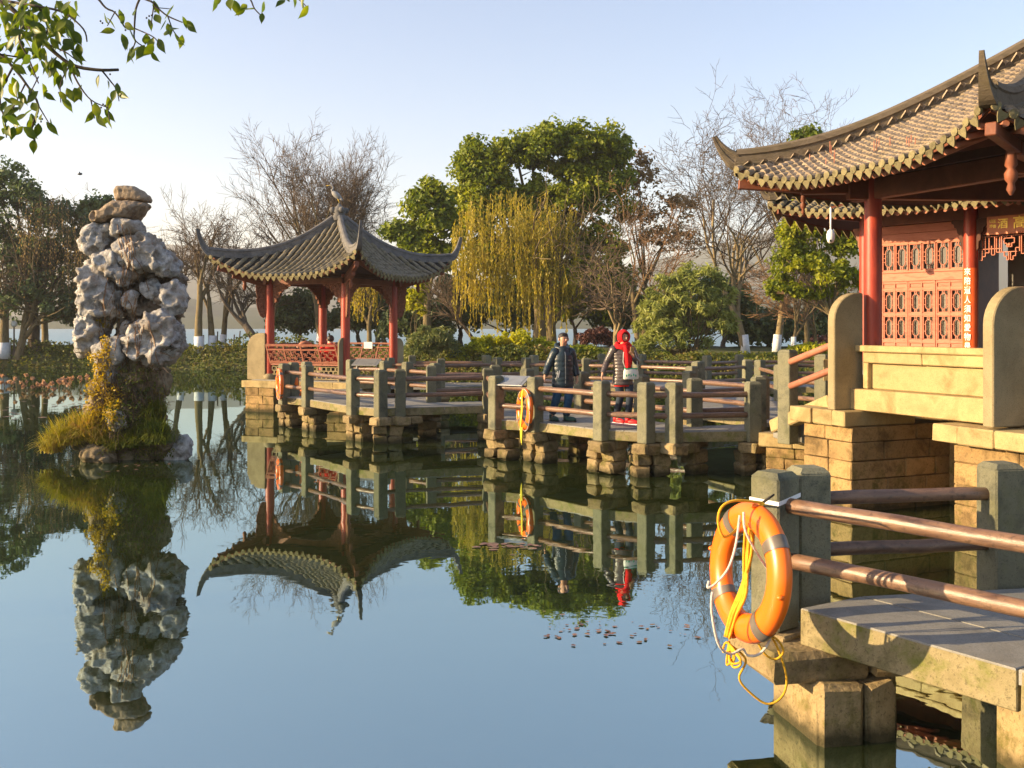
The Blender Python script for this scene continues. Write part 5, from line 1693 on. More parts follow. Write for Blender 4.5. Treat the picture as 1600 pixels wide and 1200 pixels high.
for i, (px, k, h, r, lean, lb) in enumerate([(312, 28.6, 9.4, .26, (-.06, 0), 'bare whitewashed tree nearest to the right of the tall rock'),
                                             (331, 28.4, 8.0, .22, (.06, 0), 'bare whitewashed tree, second to the right of the tall rock'),
                                             (347, 27.6, 8.6, .19, (.10, 0), 'slimmer bare whitewashed tree, third to the right of the tall rock'),
                                             (285, 28, 7.8, .20, (-.15, .0), 'bare tree half hidden by the right edge of the tall rock')]):
    bare_tree('bare_tree', lb, cx(px, k), F / k, h, r, 60 + i, 5, POLL, lean=lean, trunk=.42, group=None)
bare_tree('bare_tree', 'thick leaning bare tree beside the left column of the pavilion', cx(412, 29.0), F / 29.0, 6.6, .30, 71, 5, dict(POLL, wob=[.12, .15, .2, .24]), lean=(-.75, 0), trunk=.5, white=False, bark='bark_d')
bare_tree('bare_tree', 'bare treetop above the dark evergreen at the left edge', cx(70, 26.3), F / 26.3, 11.2, .22, 73, 5, dict(kids=[(4, 5), (4, 5), (4, 5), (3, 4)]), trunk=.4, white=False, spread=1.1)
bare_tree('bare_tree', 'whitewashed trunk standing at the far left edge of the bank', cx(6, 28), F / 28, 7.5, .33, 74, 4, POLL, trunk=.55)
bare_tree('bare_tree', 'tall bare tree with spreading twigs left of the big roof tip', cx(1165, 34.5), F / 34.5, 12.9, .20, 81, 6, dict(kids=[(4, 5), (4, 4), (3, 4), (3, 4), (3, 4)], rmin=.010, ang=[(.2, .5), (.3, .65), (.35, .8), (.4, .9)]), trunk=.34, lean=(-.10, 0), twig='twig', bark='bark_p', spread=1.15)
bare_tree('bare_tree', 'tall bare tree whose crown stands above the left part of the big roof ridge', cx(1213, 32), F / 32, 14.0, .20, 82, 6, dict(kids=[(4, 5), (4, 4), (3, 4), (3, 4), (3, 4)], rmin=.010, ang=[(.25, .55), (.3, .65), (.35, .8), (.4, .9)]), trunk=.36, lean=(.08, 0), bark='bark_p', spread=1.1)
bare_tree('bare_tree', 'russet bare tree with low spreading branches right of the biggest green tree', cx(1000, 31), F / 31, 9.6, .2, 83, 5, dict(kids=[(4, 5), (3, 4), (4, 4), (3, 4), (3, 3)], ang=[(.4, .8), (.4, .9), (.4, .9), (.4, 1.0)], lo=[.3, .25, .2, .2]), trunk=.3, white=False, twig='twig_r', spread=1.25)
bare_tree('bare_tree', 'crooked bare tree rising directly behind the woman in the red scarf', cx(962, 37), F / 37, 6.4, .13, 84, 5, dict(wob=[.16, .18, .2, .22], kids=[(3, 4), (4, 4), (4, 4), (3, 4), (3, 3)], ang=[(.4, .9)]), trunk=.4, white=False, spread=1.3, twig='twig', bark='bark_p')
bare_tree('bare_tree', 'slim bare tree at the foot of the round-topped slab, forked low', cx(1240, 36), F / 36, 5.6, .11, 85, 5, dict(ang=[(.3, .6)]), trunk=.3, white=True)
bare_tree('bare_tree', 'small pinkish bare tree behind the stair post', cx(1275, 33), F / 33, 4.8, .12, 86, 6, dict(ang=[(.4, .9)], kids=[(4, 5), (4, 4), (4, 4), (3, 4), (3, 3)]), trunk=.25, white=False, spread=1.5, twig='twig_r')
bare_tree('bare_tree', 'dark leaning tree stem between the pavilion and the willow', cx(756, 35), F / 35, 4.6, .11, 87, 4, dict(ang=[(.3, .7)]), lean=(-.75, 0), trunk=.5, white=False, bark='bark_d')

# russet-leaved tree on the right of the camphor
green_tree('russet_tree', 'brownish tree with thin russet foliage between big green tree and tall bare trees', cx(1005, 28), F / 28,
           [(1000, 300, 38, 50), (990, 350, 40, 40), (1060, 330, 34, 34), (1040, 380, 50, 34), (1000, 260, 22, 22)], 28, 120, 45, .20, .8, 'leaf_red', 91, .16, limbs=8, shell=.2)

# ---- weeping willows
def willow(name, label, x, y, h, ells_px, k, nst, mat, seed, leafy=True, rad=.26, maxdrop=5.5, minz_px=515):
    z = gz(x, y) - .05; T = thing(name, (x, y, z), label, 'tree')
    g = Grow(seed)
    prm = dict(BARE, kids=[(4, 5), (4, 4), (3, 4)], ang=[(.3, .7), (.4, .9), (.5, 1.0)], wob=[.1, .14, .18], ratio=[(.7, 1.0), (.55, .8), (.5, .7)], split=.03, rmin=.02)
    g.branch(Vector((x, y, z)), Vector((.05, 0, 1)), h * .45, rad, 0, 3, prm)
    V, Q = tubes(g.thick + g.thin, 7); np_obj('trunk', V, Q, MT['bark'], T, True)
    r = np.random.RandomState(seed); rg = random.Random(seed)
    tot = sum(e[2] * e[3] for e in ells_px); P0 = []
    segs = []; LP = []; LD = []
    for (px, py, rx, ry, drop) in ells_px:
        c = int(nst * rx * ry / tot)
        for i in range(c):
            a = rg.uniform(-1, 1); b = rg.uniform(-1, 1)
            q = P(px + a * rx, py + b * ry, k); q.y = y + rg.uniform(-1, 1) * rx / k * .8
            L = drop / k * rg.choice((rg.uniform(.2, .7), rg.uniform(.5, 1.12))) * (1 - .25 * a * a)
            vx = rg.gauss(0, .04); vy = rg.gauss(0, .04)
            p = Vector(q); n = max(4, int(L / .5))
            segs.append((tuple(q + Vector((-a * .5, 0, -.25))), tuple(q), .014, .010))
            for j in range(n):
                w = Vector((p.x + vx * L / n + rg.gauss(0, .02), p.y + vy * L / n, p.z - L / n))
                if w.z < .95: break
                segs.append((tuple(p), tuple(w), .009, .008))
                m = 5 if leafy else 2
                for t in range(m):
                    LP.append(tuple(p.lerp(w, (t + rg.random()) / m)))
                p = w
    V, Q = tubes(segs, 3); np_obj('strand', V, Q, MT['twig' if not leafy else mat], T, True, 'stuff')
    C = np.array(LP); N = len(C)
    t = np.stack([r.normal(0, .28, N), r.normal(0, .28, N), -np.ones(N)], 1); t /= np.linalg.norm(t, axis=1, keepdims=True)
    b = np.cross(t, r.normal(size=(N, 3))); b /= np.linalg.norm(b, axis=1, keepdims=True)
    s = (.155 if leafy else .15) * (.6 + .7 * r.rand(N, 1)); C = C + r.normal(0, .03, (N, 3))
    V = np.stack([C - t * s * .5, C + b * s * .16, C + t * s * .5, C - b * s * .16], 1).reshape(-1, 3)
    Q = (np.arange(N) * 4)[:, None] + np.arange(4)[None, :]
    np_obj('foliage', V, Q, MT[mat], T, False, 'stuff')
    return T
willow('weeping_willow', 'golden weeping willow with long hanging strands in front of the biggest green tree', cx(862, 36), F / 36, 7.5,
       [(800, 330, 70, 30, 90), (735, 370, 28, 45, 110), (760, 410, 40, 30, 95), (800, 430, 40, 30, 90), (850, 420, 36, 40, 100), (885, 350, 26, 30, 90), (830, 360, 50, 30, 90), (880, 430, 30, 20, 70)], 36, 620, 'leaf_willow', 101, True)
willow('weeping_willow', 'sand-coloured leafless weeping willow hanging over the left bank beside the dark evergreen', cx(28, 28), F / 28, 6.5,
       [(40, 350, 60, 30, 110), (100, 400, 40, 30, 90), (20, 310, 40, 20, 100)], 30, 300, 'leaf_willow_dry', 102, False)
willow('weeping_willow', 'thin yellow willow strands seen through the right opening of the pavilion', cx(575, 30), F / 30, 5.2,
       [(570, 445, 24, 12, 60), (600, 430, 18, 12, 40)], 30, 70, 'leaf_willow', 103, True, .16)

# ---- shrubs
def shrub(name, label, ells_px, k, n, npc, size, crad, mat, seed, cat='shrub', stems=0, depth=.9, **kw):
    c0 = ells_px[0]; x = cx(c0[0], k); y = F / k; z = gz(x, y) - .05
    T = thing(name, (x, y, z), label, cat)
    ells = []
    for (px, py, rx, ry) in ells_px:
        c = P(px, py, k); ells.append((c.x, c.y, c.z, rx / k, rx / k * depth, ry / k))
    C = clumps(ells, n, seed); C[:, 2] = np.maximum(C[:, 2], z + .1)
    leafcloud('foliage', C, crad * (.45 + .95 * np.random.RandomState(seed).rand(len(C))), npc, size, MT[mat], T, seed, **kw)
    rg = random.Random(seed); segs = []
    for j in range(max(stems, 5)):
        e = ells[j % len(ells)]; p = Vector((x + rg.uniform(-.35, .35), y + rg.uniform(-.3, .3), z))
        tgt = Vector((e[0] + rg.uniform(-.6, .6) * e[3], e[1] + rg.uniform(-.6, .3) * e[4], e[2] + rg.uniform(0, .7) * e[5])); rr = .035 if stems else .02; q0 = p
        for i in range(5):
            t = (i + 1) / 5; q = p.lerp(tgt, t) + Vector((rg.gauss(0, .06), rg.gauss(0, .06), math.sin(t * 3.1) * .15)); segs.append((tuple(q0), tuple(q), rr, rr * .8)); q0 = q; rr *= .8
    V, Q = tubes(segs, 5); np_obj('stem', V, Q, MT['bark'], T, True)
    return T
shrub('oleander', 'large pale green oleander bush with many bare stems right of the woman', [(1075, 470, 46, 42), (1035, 500, 36, 40), (1110, 500, 34, 36), (1060, 530, 50, 24), (1010, 545, 24, 18), (1128, 462, 22, 32), (1090, 436, 36, 24), (1045, 455, 30, 26), (1020, 490, 22, 34), (1140, 520, 14, 30), (1005, 520, 18, 24)], 40, 330, 34, .30, .32, 'leaf_oleander', 111, stems=40, aspect=.2, up=.5, shell=.1)
shrub('bamboo_shrub', 'round grey-green bamboo-like shrub beside the right column of the pavilion', [(672, 535, 30, 27), (660, 545, 26, 20), (692, 545, 22, 20)], 40, 70, 70, .24, .32, 'leaf_bamboo', 112, aspect=.2, up=.2, droop=.4)
ygs = [([(755, 545, 30, 20), (738, 552, 18, 14)], 'bright yellow-green shrub left of the willow trunk, above the bridge rails'), ([(800, 540, 34, 22), (820, 550, 24, 14)], 'bright yellow-green shrub under the willow strands'),
       ([(850, 548, 26, 16), (838, 556, 20, 10)], 'bright yellow-green shrub just left of the walking boy'), ([(905, 552, 26, 14), (925, 556, 20, 10)], 'low green shrub between the boy and the woman'),
       ([(716, 562, 14, 9)], 'small round yellow-green shrub next to the bamboo-like shrub'), ([(1268, 549, 34, 10), (1245, 553, 20, 7)], 'low yellow-green hedge behind the stair post')]
for i, (e, lb) in enumerate(ygs):
    shrub('shrub', lb, e, 39.5 if i < 5 else 40, 60, 70, .15, .26, 'leaf_yg' if i not in (3,) else 'leaf_camphor', 120 + i, aspect=.5)
shrub('red_shrub', 'dark red dome-clipped shrub between the two walkers in the background', [(930, 530, 28, 16)], 31, 50, 80, .16, .30, 'leaf_purple', 131)
shrub('red_shrub', 'dark red dome-clipped shrub low behind the hand rails of the steps', [(1285, 538, 30, 10)], 31, 40, 80, .16, .30, 'leaf_purple', 132)
shrub('shrub', 'yellow-green upright shrub right of the pavilion corner under the trees', [(650, 478, 12, 30), (655, 450, 10, 20)], 33, 36, 60, .2, .34, 'leaf_yg', 133, aspect=.5)

# ---- ground cover along the bank edges
def cover(name, pts, n, size, mat, seed, hgt=.35, wide=1.2):
    r = np.random.RandomState(seed); pts = np.array(pts, float)
    sl = np.linalg.norm(np.diff(pts, axis=0), axis=1); cum = np.concatenate([[0], np.cumsum(sl)]); s = r.rand(n) * cum[-1]
    X = np.interp(s, cum, pts[:, 0]); Y = np.interp(s, cum, pts[:, 1]); 
    X = X + r.normal(0, .25, n); Y = Y + r.rand(n) * wide - .35
    lump = vnoise(X, Y, 1.4, seed)
    Z = bank_h(X, Y) + r.rand(n) * hgt * (.25 + 1.3 * lump)
    keep = Z > .03; X, Y, Z = X[keep], Y[keep], Z[keep]
    C = np.stack([X, Y, Z], 1)
    o = leafcloud(name, C, .06, 3, size, MT[mat], None, seed, up=.6)
    o['kind'] = 'stuff'; return o
cover('ground_cover', BANKP[0:6], 14000, .16, 'leaf_ivy', 141, .7, 2.6)
cover('ground_cover', BANKP[5:12], 12000, .15, 'leaf_ivy', 142, .5, 2.2)
cover('ground_cover', BANKP[11:17], 8000, .15, 'leaf_ivy', 143, .5, 2.2)
cover('grass', [(-30, 57), (-14, 55), (-8, 51), (-2, 42), (8, 38), (14, 34)], 14000, .12, 'grass_g', 144, .12, 7)
# lamp with a globe on the left bank, stakes and a green twine fence
q = P(22, 546, 28); z = gz(q.x, q.y)
LP_ = thing('park_lamp', (q.x, q.y, z - .05), 'dark park lamp post with white globe on the left bank', 'lamp')
MB().lathe([(.09, z - .05), (.08, z + .35), (.045, z + .42), (.04, z + 1.75), (.06, z + 1.80)], (q.x, q.y, 0), 12).build('pole', MT['bark_d'], LP_)
MB().ell((q.x, q.y, z + 1.95), (.17, .17, .19), None, 14, 10).build('globe', MT['whitep'], LP_)
for i, (px, k) in enumerate(((318, 28.5), (339, 28.5), (364, 28), (372, 28))):
    q = P(px, 0, k); z = gz(q.x, q.y)
    o = MB().tube([(q.x, q.y, z - .1), (q.x + .04 * i, q.y, z + .9 + .2 * (i % 2))], .035, 6).build('stake', MT['bark_d'])
    tag(o, ['short dark stake standing just right of the first whitewashed trunk', 'short dark stake right of the second whitewashed trunk', 'dark stake near the third whitewashed trunk', 'dark stake closest to the pavilion on the far bank'][i], 'stake')

# ---- withered lotus on the water at the left
MT['lotus'] = leaf_mat('withered_lotus', [(.26, .13, .07), (.42, .25, .15), (.50, .34, .22)], 1.6, .3, .7, 10)
rl = random.Random(7)
for i in range(11):
    px = 6 + i * 12.5 + rl.uniform(-3, 3); k = 42 + rl.uniform(-2.5, 2.5); q = P(px, 0, k); q.z = 0
    T = thing('withered_lotus', (q.x, q.y, 0), 'brown withered lotus leaves standing in the water left of the tall rock', 'plant', 'withered lotus plants in the left water')
    C = []
    segs = []
    for j in range(rl.randint(2, 4)):
        h = rl.uniform(.12, .5); a = Vector((q.x + rl.uniform(-.2, .2), q.y + rl.uniform(-.2, .2), -.1)); b = Vector((a.x + rl.uniform(-.12, .12), a.y, h))
        segs.append((tuple(a), tuple(b), .012, .01)); C.append((b.x, b.y, b.z * .9))
    V, Q = tubes(segs, 4); np_obj('stem', V, Q, MT['bark'], T)
    leafcloud('leaf', C, .08, 6, .17, MT['lotus'], T, i, up=0, aspect=.7, droop=1.0)

# ---- floating leaves
MT['pad'] = surf('floating_leaf', [(.13, .06, .05), (.24, .13, .08), (.12, .12, .03)], 9, .5, .2, 30, .4, .3)
def pads(name, label, spots, n, seed, smin, smax, group):
    rg_ = random.Random(seed)
    meshes = []
    for v in range(4):
        m = MB(); nn = 9; a0 = rg_.uniform(0, 6)
        ring = [(math.cos(a0 + j / nn * 6.0) * rg_.uniform(.8, 1.05), math.sin(a0 + j / nn * 6.0) * rg_.uniform(.35, .8), .0) for j in range(nn)]
        m.add([(0, 0, .05)] + [(a, b, rg_.uniform(-.0, .12)) for a, b, _ in ring], [[0, 1 + j, 1 + (j + 1) % nn] for j in range(nn)], True)
        meshes.append(m.mesh(name, MT['pad']))
    for i in range(n):
        px, py, sx_, sy_ = spots[i % len(spots)]
        px = px + rg_.gauss(0, sx_); py = py + rg_.gauss(0, sy_)
        k = (py - YH) / H; q = P(px, py, k)
        s = rg_.uniform(smin, smax)
        M4 = Matrix.Translation((q.x, q.y, .004 + i * .00012)) @ Matrix.Rotation(rg_.uniform(0, 6), 4, 'Z') @ Matrix.Diagonal((s, s, s * .5, 1))
        o = link(name, meshes[i % 4], None, M4); tag(o, label, 'leaf', group)
pads('floating_leaf', 'dark floating leaf on the calm water right of the middle', [(880, 988, 26, 14), (925, 978, 26, 10), (985, 996, 44, 11), (1010, 985, 50, 8)], 52, 3, .010, .034, 'leaves floating below the middle reflections')
pads('lily_pad', 'pale lily pad floating below the middle life ring', [(800, 855, 30, 3.5), (770, 853, 14, 3)], 30, 4, .025, .065, 'lily pads below the middle life ring')
pads('lily_pad', 'pale floating leaf left of the tall rock base', [(60, 632, 40, 3), (120, 634, 20, 3), (40, 646, 26, 4)], 30, 5, .06, .13, 'leaves floating left of the tall rock')
pads('floating_leaf', 'tiny dry leaf floating at the foot of the tall rock', [(150, 725, 40, 5), (230, 728, 40, 5)], 18, 6, .02, .05, 'dry leaves at the foot of the tall rock')

# ============================================================ TALL LAKE ROCK
def rock_mat():
    m, nt, out = new_mat('limestone')
    b = nt.nodes.new('ShaderNodeBsdfPrincipled'); g = nt.nodes.new('ShaderNodeNewGeometry'); pos = g.outputs['Position']
    n1 = noise_n(nt, 2.2, 6, .7, pos, .6); n2 = noise_n(nt, 9, 5, .75, pos, .3); n3 = noise_n(nt, 1.1, 3, .6, pos)
    c1 = ramp(nt, [(.36, (.20, .19, .18)), (.46, (.42, .41, .40)), (.58, (.66, .65, .63))], n1.outputs[0]).outputs[0]
    c2 = ramp(nt, [(.38, (.08, .065, .05)), (.48, (.42, .40, .37)), (.60, (.70, .69, .66))], n2.outputs[0]).outputs[0]
    c = mixc(nt, c1, c2, .5)
    tan = maprange(nt, n3.outputs[0], .50, .64, 0, .55)
    c = mixc(nt, c, (.27, .18, .09), tan)
    vo = nt.nodes.new('ShaderNodeTexVoronoi'); vo.inputs['Scale'].default_value = 6.5; vo.feature = 'DISTANCE_TO_EDGE'
    nt.links.new(n1.outputs[1], vo.inputs['Vector'])
    nt.links.new(c, b.inputs['Base Color']); b.inputs['Roughness'].default_value = .85; b.inputs['Specular IOR Level'].default_value = .25
    n4 = noise_n(nt, 26, 6, .75, pos)
    bp = nt.nodes.new('ShaderNodeBump'); bp.inputs['Strength'].default_value = 1.0; bp.inputs['Distance'].default_value = .05
    nt.links.new(n4.outputs[0], bp.inputs['Height']); nt.links.new(bp.outputs[0], b.inputs['Normal'])
    nt.links.new(b.outputs[0], out.inputs[0])
    return m
MT['rock'] = rock_mat()
MT['rock_base'] = surf('mossy_base_rock', [(.10, .08, .05), (.24, .19, .12), (.16, .125, .075)], 5, .95, .9, 14, .15, 0, moss=.6, moss_col=(.06, .08, .015))
MT['rock_cap'] = surf('brown_cap_rock', [(.17, .12, .08), (.32, .25, .18), (.24, .18, .12)], 5, .9, .9, 30, .2, .08, vor=14)
KR = 87.4
RK = thing('lake_rock', P(205, 718, KR), 'tall pale weathered limestone rock standing in the water with creepers at its foot', 'rock')
def tex(name, kind, size, **kw):
    t = bpy.data.textures.new(name, kind); t.noise_scale = size
    for a, b in kw.items(): setattr(t, a, b)
    return t
t1 = tex('lumps', 'CLOUDS', .40, noise_depth=2); t2 = tex('pits', 'VORONOI', .22); t3 = tex('grain', 'CLOUDS', .085, noise_depth=3); t4 = tex('folds', 'CLOUDS', .24, noise_depth=1, noise_type='HARD_NOISE')
def rock_part(name, ells, mat, seed=0, vox=.03, d1=.26, d2=.16, d3=.09, d4=.12, pits=0, pr=.08):
    """ellipsoids in view pixels: px, py, rx, ry, tilt(deg), depth offset (m, + = away), depth radius factor"""
    g = MB()
    for e in ells:
        px, py, rx, ry, tilt, dy, df = (list(e) + [0, 0, .85])[:7] if len(e) < 7 else e
        c = P(px, py, KR); c.y = F / KR + dy
        M3 = Matrix.Rotation(R(-tilt), 3, 'Y')
        vs_, n = [], 0
        g.ell(c, (rx / KR, max(.05, min(rx, ry) / KR * df + .08), ry / KR), M3, 20, 14)
    return finish_rock(name, g, mat, vox, d1, d2, d3, d4, pits, pr)
def E(px, py, rx, ry, tilt=0, dy=0, df=.85): return (px, py, rx, ry, tilt, dy, df)
def rock_poly(name, poly, thick, mat, dy=0, sc=5.45, o=(120, 280), vox=.026, d1=.10, d2=.06, d3=.06, d4=.12, pits=0, pr=.08):
    """outline in view pixels turned into a thick, softened block and weathered"""
    k = KR; Y = F / KR + dy
    pts = [P(o[0] + a / sc, o[1] + b / sc, k) for a, b in poly]
    c = sum(pts, Vector()) / len(pts)
    g = MB(); n = len(pts); vs = []
    for (f, yy) in ((.58, -thick / 2), (.85, -thick * .36), (.93, 0), (.85, thick * .36), (.58, thick / 2)):
        for p in pts: vs.append((c.x + (p.x - c.x) * f, Y + yy, c.z + (p.z - c.z) * f))
    fs = [list(range(n)), [4 * n + i for i in range(n)][::-1]]
    for r_ in range(4):
        for i in range(n): fs.append([r_ * n + i, (r_ + 1) * n + i, (r_ + 1) * n + (i + 1) % n, r_ * n + (i + 1) % n])
    g.add(vs, fs)
    return finish_rock(name, g, mat, vox, d1, d2, d3, d4, pits, pr)
def finish_rock(name, g, mat, vox, d1, d2, d3, d4, pits, pr):
    org = wloc(RK); me = g.mesh(name, mat, org)
    bm = bmesh.new(); bm.from_mesh(me); bmesh.ops.recalc_face_normals(bm, faces=bm.faces); bm.to_mesh(me); bm.free()
    me = eval_mods(me, [('REMESH', dict(mode='VOXEL', voxel_size=vox, use_smooth_shade=True)), ('SMOOTH', dict(factor=.5, iterations=2)),
                        ('DISPLACE', dict(texture=t1, strength=d1, mid_level=.5)), ('DISPLACE', dict(texture=t4, strength=-d4, mid_level=.45)),
                        ('DISPLACE', dict(texture=t2, strength=d2, mid_level=.55)), ('DISPLACE', dict(texture=t3, strength=d3, mid_level=.5))])
    n = len(me.vertices); co = np.empty(n * 3, np.float32); me.vertices.foreach_get('co', co); co = co.reshape(-1, 3)
    no = np.empty(n * 3, np.float32); me.vertices.foreach_get('normal', no); no = no.reshape(-1, 3)
    r = np.random.RandomState(len(name) + pits)
    front = np.where(no[:, 1] < .2)[0]
    for i in range(int(pits * .55)):
        c = co[r.choice(front)].copy(); rad = pr * (.4 + 1.1 * r.rand() ** 2)
        dl = (co - c) * np.array([1.1, 1, .75]); d = np.sqrt((dl ** 2).sum(1)); m = d < rad
        w = np.clip(1 - (d[m] / rad) ** 2, 0, 1) ** .55
        co[m] -= (no[m] * .3 + no[m].mean(0) * .7) * (w * rad * 1.25)[:, None]
    me.vertices.foreach_set('co', co.ravel()); me.update()
    me.materials.clear(); me.materials.append(mat)
    me.polygons.foreach_set('use_smooth', np.ones(len(me.polygons), bool))
    return link(name, me, RK, Matrix.Translation(org))
rock_poly('top_stone', [(320, 62), (400, 50), (500, 58), (570, 92), (605, 135), (645, 165), (642, 208), (560, 196), (480, 182), (330, 186), (312, 110)], .34, MT['rock_cap'], d1=.03, d4=.03, d2=.03, d3=.03, vox=.022, pits=14, pr=.03)
rock_poly('ledge_stone', [(112, 325), (128, 295), (220, 268), (330, 186), (480, 178), (640, 206), (655, 228), (565, 312), (500, 352), (330, 338), (230, 384), (122, 378)], .62, MT['rock_cap'], d1=.05, d4=.04, d2=.04, d3=.03, vox=.025, pits=14, pr=.05)
rock_poly('neck_stone', [(298, 430), (338, 340), (430, 330), (520, 342), (592, 398), (594, 442), (500, 475), (400, 485), (350, 505), (305, 485)], .50, MT['rock'], -.06, d1=.07, d4=.10, pits=12, pr=.06)
rock_poly('shoulder_stone', [(45, 392), (110, 376), (190, 372), (310, 385), (330, 560), (250, 640), (150, 690), (60, 640), (42, 540), (70, 480)], .55, MT['rock'], .02, d1=.12, d4=.12, pits=22, pr=.09)
rock_poly('crest_stone', [(330, 560), (390, 520), (480, 478), (560, 450), (650, 486), (705, 560), (790, 618), (875, 700), (878, 790), (820, 840), (740, 835), (640, 780), (560, 800), (440, 760), (330, 700)], .66, MT['rock'], -.04, d1=.14, d4=.18, pits=26, pr=.10)
rock_poly('brow_stone', [(170, 640), (330, 590), (410, 640), (420, 740), (540, 820), (500, 900), (430, 930), (330, 870), (240, 800), (160, 700)], .55, MT['rock'], -.10, d1=.12, d4=.12, pits=18, pr=.08)
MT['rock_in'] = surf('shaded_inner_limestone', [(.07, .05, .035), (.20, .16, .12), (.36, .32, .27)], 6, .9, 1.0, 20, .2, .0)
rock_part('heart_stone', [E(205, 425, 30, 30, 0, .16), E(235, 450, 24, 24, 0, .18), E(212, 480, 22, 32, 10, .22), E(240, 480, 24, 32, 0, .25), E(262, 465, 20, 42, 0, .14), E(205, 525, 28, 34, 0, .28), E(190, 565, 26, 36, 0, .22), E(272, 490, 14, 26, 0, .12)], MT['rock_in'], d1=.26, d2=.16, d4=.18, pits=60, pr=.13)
rock_poly('cheek_stone', [(400, 410), (440, 400), (475, 430), (478, 480), (450, 505), (415, 480), (395, 450)], .36, MT['rock'], -.02, 2.45, (60, 270), d1=.08, d4=.10, pits=10, pr=.06)
rock_poly('rib_stone', [(325, 575), (350, 560), (362, 600), (350, 640), (325, 640), (315, 600)], .26, MT['rock'], .0, 2.45, (60, 270), d1=.05, d4=.06, pits=6, pr=.04)
o0, s0 = (60, 270), 2.45
rock_poly('flank_stone', [(175, 375), (205, 335), (260, 350), (300, 420), (330, 470), (320, 540), (270, 560), (250, 600), (240, 670), (200, 690), (165, 720), (157, 640), (168, 560), (180, 470)], .80, MT['rock'], -.02, s0, o0, d1=.14, d4=.20, pits=44, pr=.11)
rock_poly('lobe_stone', [(355, 650), (385, 590), (440, 538), (500, 526), (548, 556), (574, 610), (568, 672), (532, 722), (470, 748), (400, 722), (362, 690)], .80, MT['rock'], -.22, s0, o0, d1=.14, d4=.20, pits=34, pr=.11)
rock_poly('hanging_stone', [(238, 655), (270, 630), (355, 615), (375, 690), (335, 760), (328, 812), (282, 818), (250, 780)], .50, MT['rock'], -.26, s0, o0, d1=.08, d4=.08, pits=14, pr=.06)
rock_poly('knuckle_stone', [(355, 455), (390, 450), (392, 510), (375, 530), (350, 520), (345, 480)], .34, MT['rock'], -.20, s0, o0, d1=.05, d4=.06, pits=6, pr=.05)
rock_poly('edge_stone', [(480, 430), (540, 400), (565, 470), (560, 540), (500, 540), (470, 500)], .50, MT['rock'], -.02, s0, o0, d1=.12, d4=.14, pits=20, pr=.08)
rock_part('stem_rock', [E(218, 598, 42, 40, 0, .1), E(208, 640, 46, 40, 0, .1), E(172, 612, 30, 50, 0, .05), E(160, 650, 24, 30, 0, .0), E(210, 685, 60, 30, 0, .1), E(150, 690, 36, 24, 0, .05), E(240, 695, 36, 24), E(190, 715, 60, 16)], MT['rock_base'], d1=.20, d2=.14, vox=.05)
rock_poly('lower_stone', [(300, 905), (345, 900), (375, 925), (378, 965), (340, 985), (305, 960)], .34, MT['rock'], -.42, 2.45, (60, 270), d1=.05, d4=.06, pits=4)
rock_part('foot_stone', [E(288, 700, 14, 20, -15, -.1), E(278, 712, 16, 10, 0, -.1)], MT['rock'], d1=.06, d2=.06, vox=.03)
rock_part('foot_stone', [E(170, 705, 22, 14, 0, -.45), E(186, 712, 12, 10, 0, -.5)], MT['rock_base'], d1=.06, d2=.06, vox=.03)
# roots and creepers hanging over it: follow the front of the rock
from mathutils.bvhtree import BVHTree
bv = []
vsum = []; fsum = []
for o in list(RK.children):
    b = len(vsum); off = o.location + RK.location
    vsum += [tuple(v.co + off) for v in o.data.vertices]; fsum += [[i + b for i in p.vertices] for p in o.data.polygons]
tree_ = BVHTree.FromPolygons(vsum, fsum)
def on_rock(px, py):
    o = Vector((0, 0, H)); d = (P(px, py, KR) - o).normalized()
    hit = tree_.ray_cast(o, d)
    return hit[0]
rv = random.Random(12)
MT['rootm'] = surf('tan_root', [(.20, .12, .07), (.36, .24, .15)], 6, .9, 0, 14, .15, 0)
mroot = MB(); cnt = 0
starts = [(192, 352), (188, 350), (196, 356), (205, 445), (200, 410), (215, 470), (225, 500), (188, 480), (170, 440), (160, 500), (205, 520), (180, 430), (240, 560), (215, 560), (190, 600), (160, 600), (230, 600), (245, 610), (200, 590), (175, 590), (150, 560), (210, 620), (220, 580), (190, 560)] * 3
for (sx0, sy0) in starts:
    px, py = sx0 + rv.uniform(-8, 8), sy0 + rv.uniform(-10, 10); pts = []
    dx = rv.uniform(-.5, .5)
    for j in range(rv.randint(9, 26)):
        h = on_rock(px, py)
        if h is None: break
        pts.append(h + Vector((0, -.004, 0)))
        py += 4.5; dx = dx * .8 + rv.uniform(-.5, .5); px += dx * 2.6
    if len(pts) > 4: mroot.tube(pts, [rv.uniform(.005, .011)] * len(pts), 4, False)
mroot.build('root', MT['rootm'], RK, kind='stuff')
def strew(name, boxes, n, size, mat, seed, out=.04, each=3, rad=.06, **kw):
    r_ = random.Random(seed); C = []
    tot = sum(b[4] for b in boxes)
    for (x0, x1, y0, y1, w) in boxes:
        for i in range(int(n * w / tot)):
            h = on_rock(r_.triangular(x0, x1, (x0 + x1) / 2), r_.uniform(y0, y1))
            if h: C.append(tuple(h + Vector((r_.uniform(-.03, .03), -r_.uniform(0, out * 2), r_.uniform(-.02, .05)))))
    o = leafcloud(name, C, rad, each, size, MT[mat], RK, seed, **kw); o['kind'] = 'stuff'
strew('creeper', [(132, 180, 555, 690, 5), (150, 200, 600, 660, 2), (160, 175, 500, 560, .7)], 620, .055, 'leaf_gold', 5, .08, 3, .08)
strew('ivy', [(175, 250, 575, 700, 4), (205, 275, 610, 715, 4), (150, 200, 640, 715, 1)], 900, .055, 'leaf_ivy', 6, .05, 3, .07)
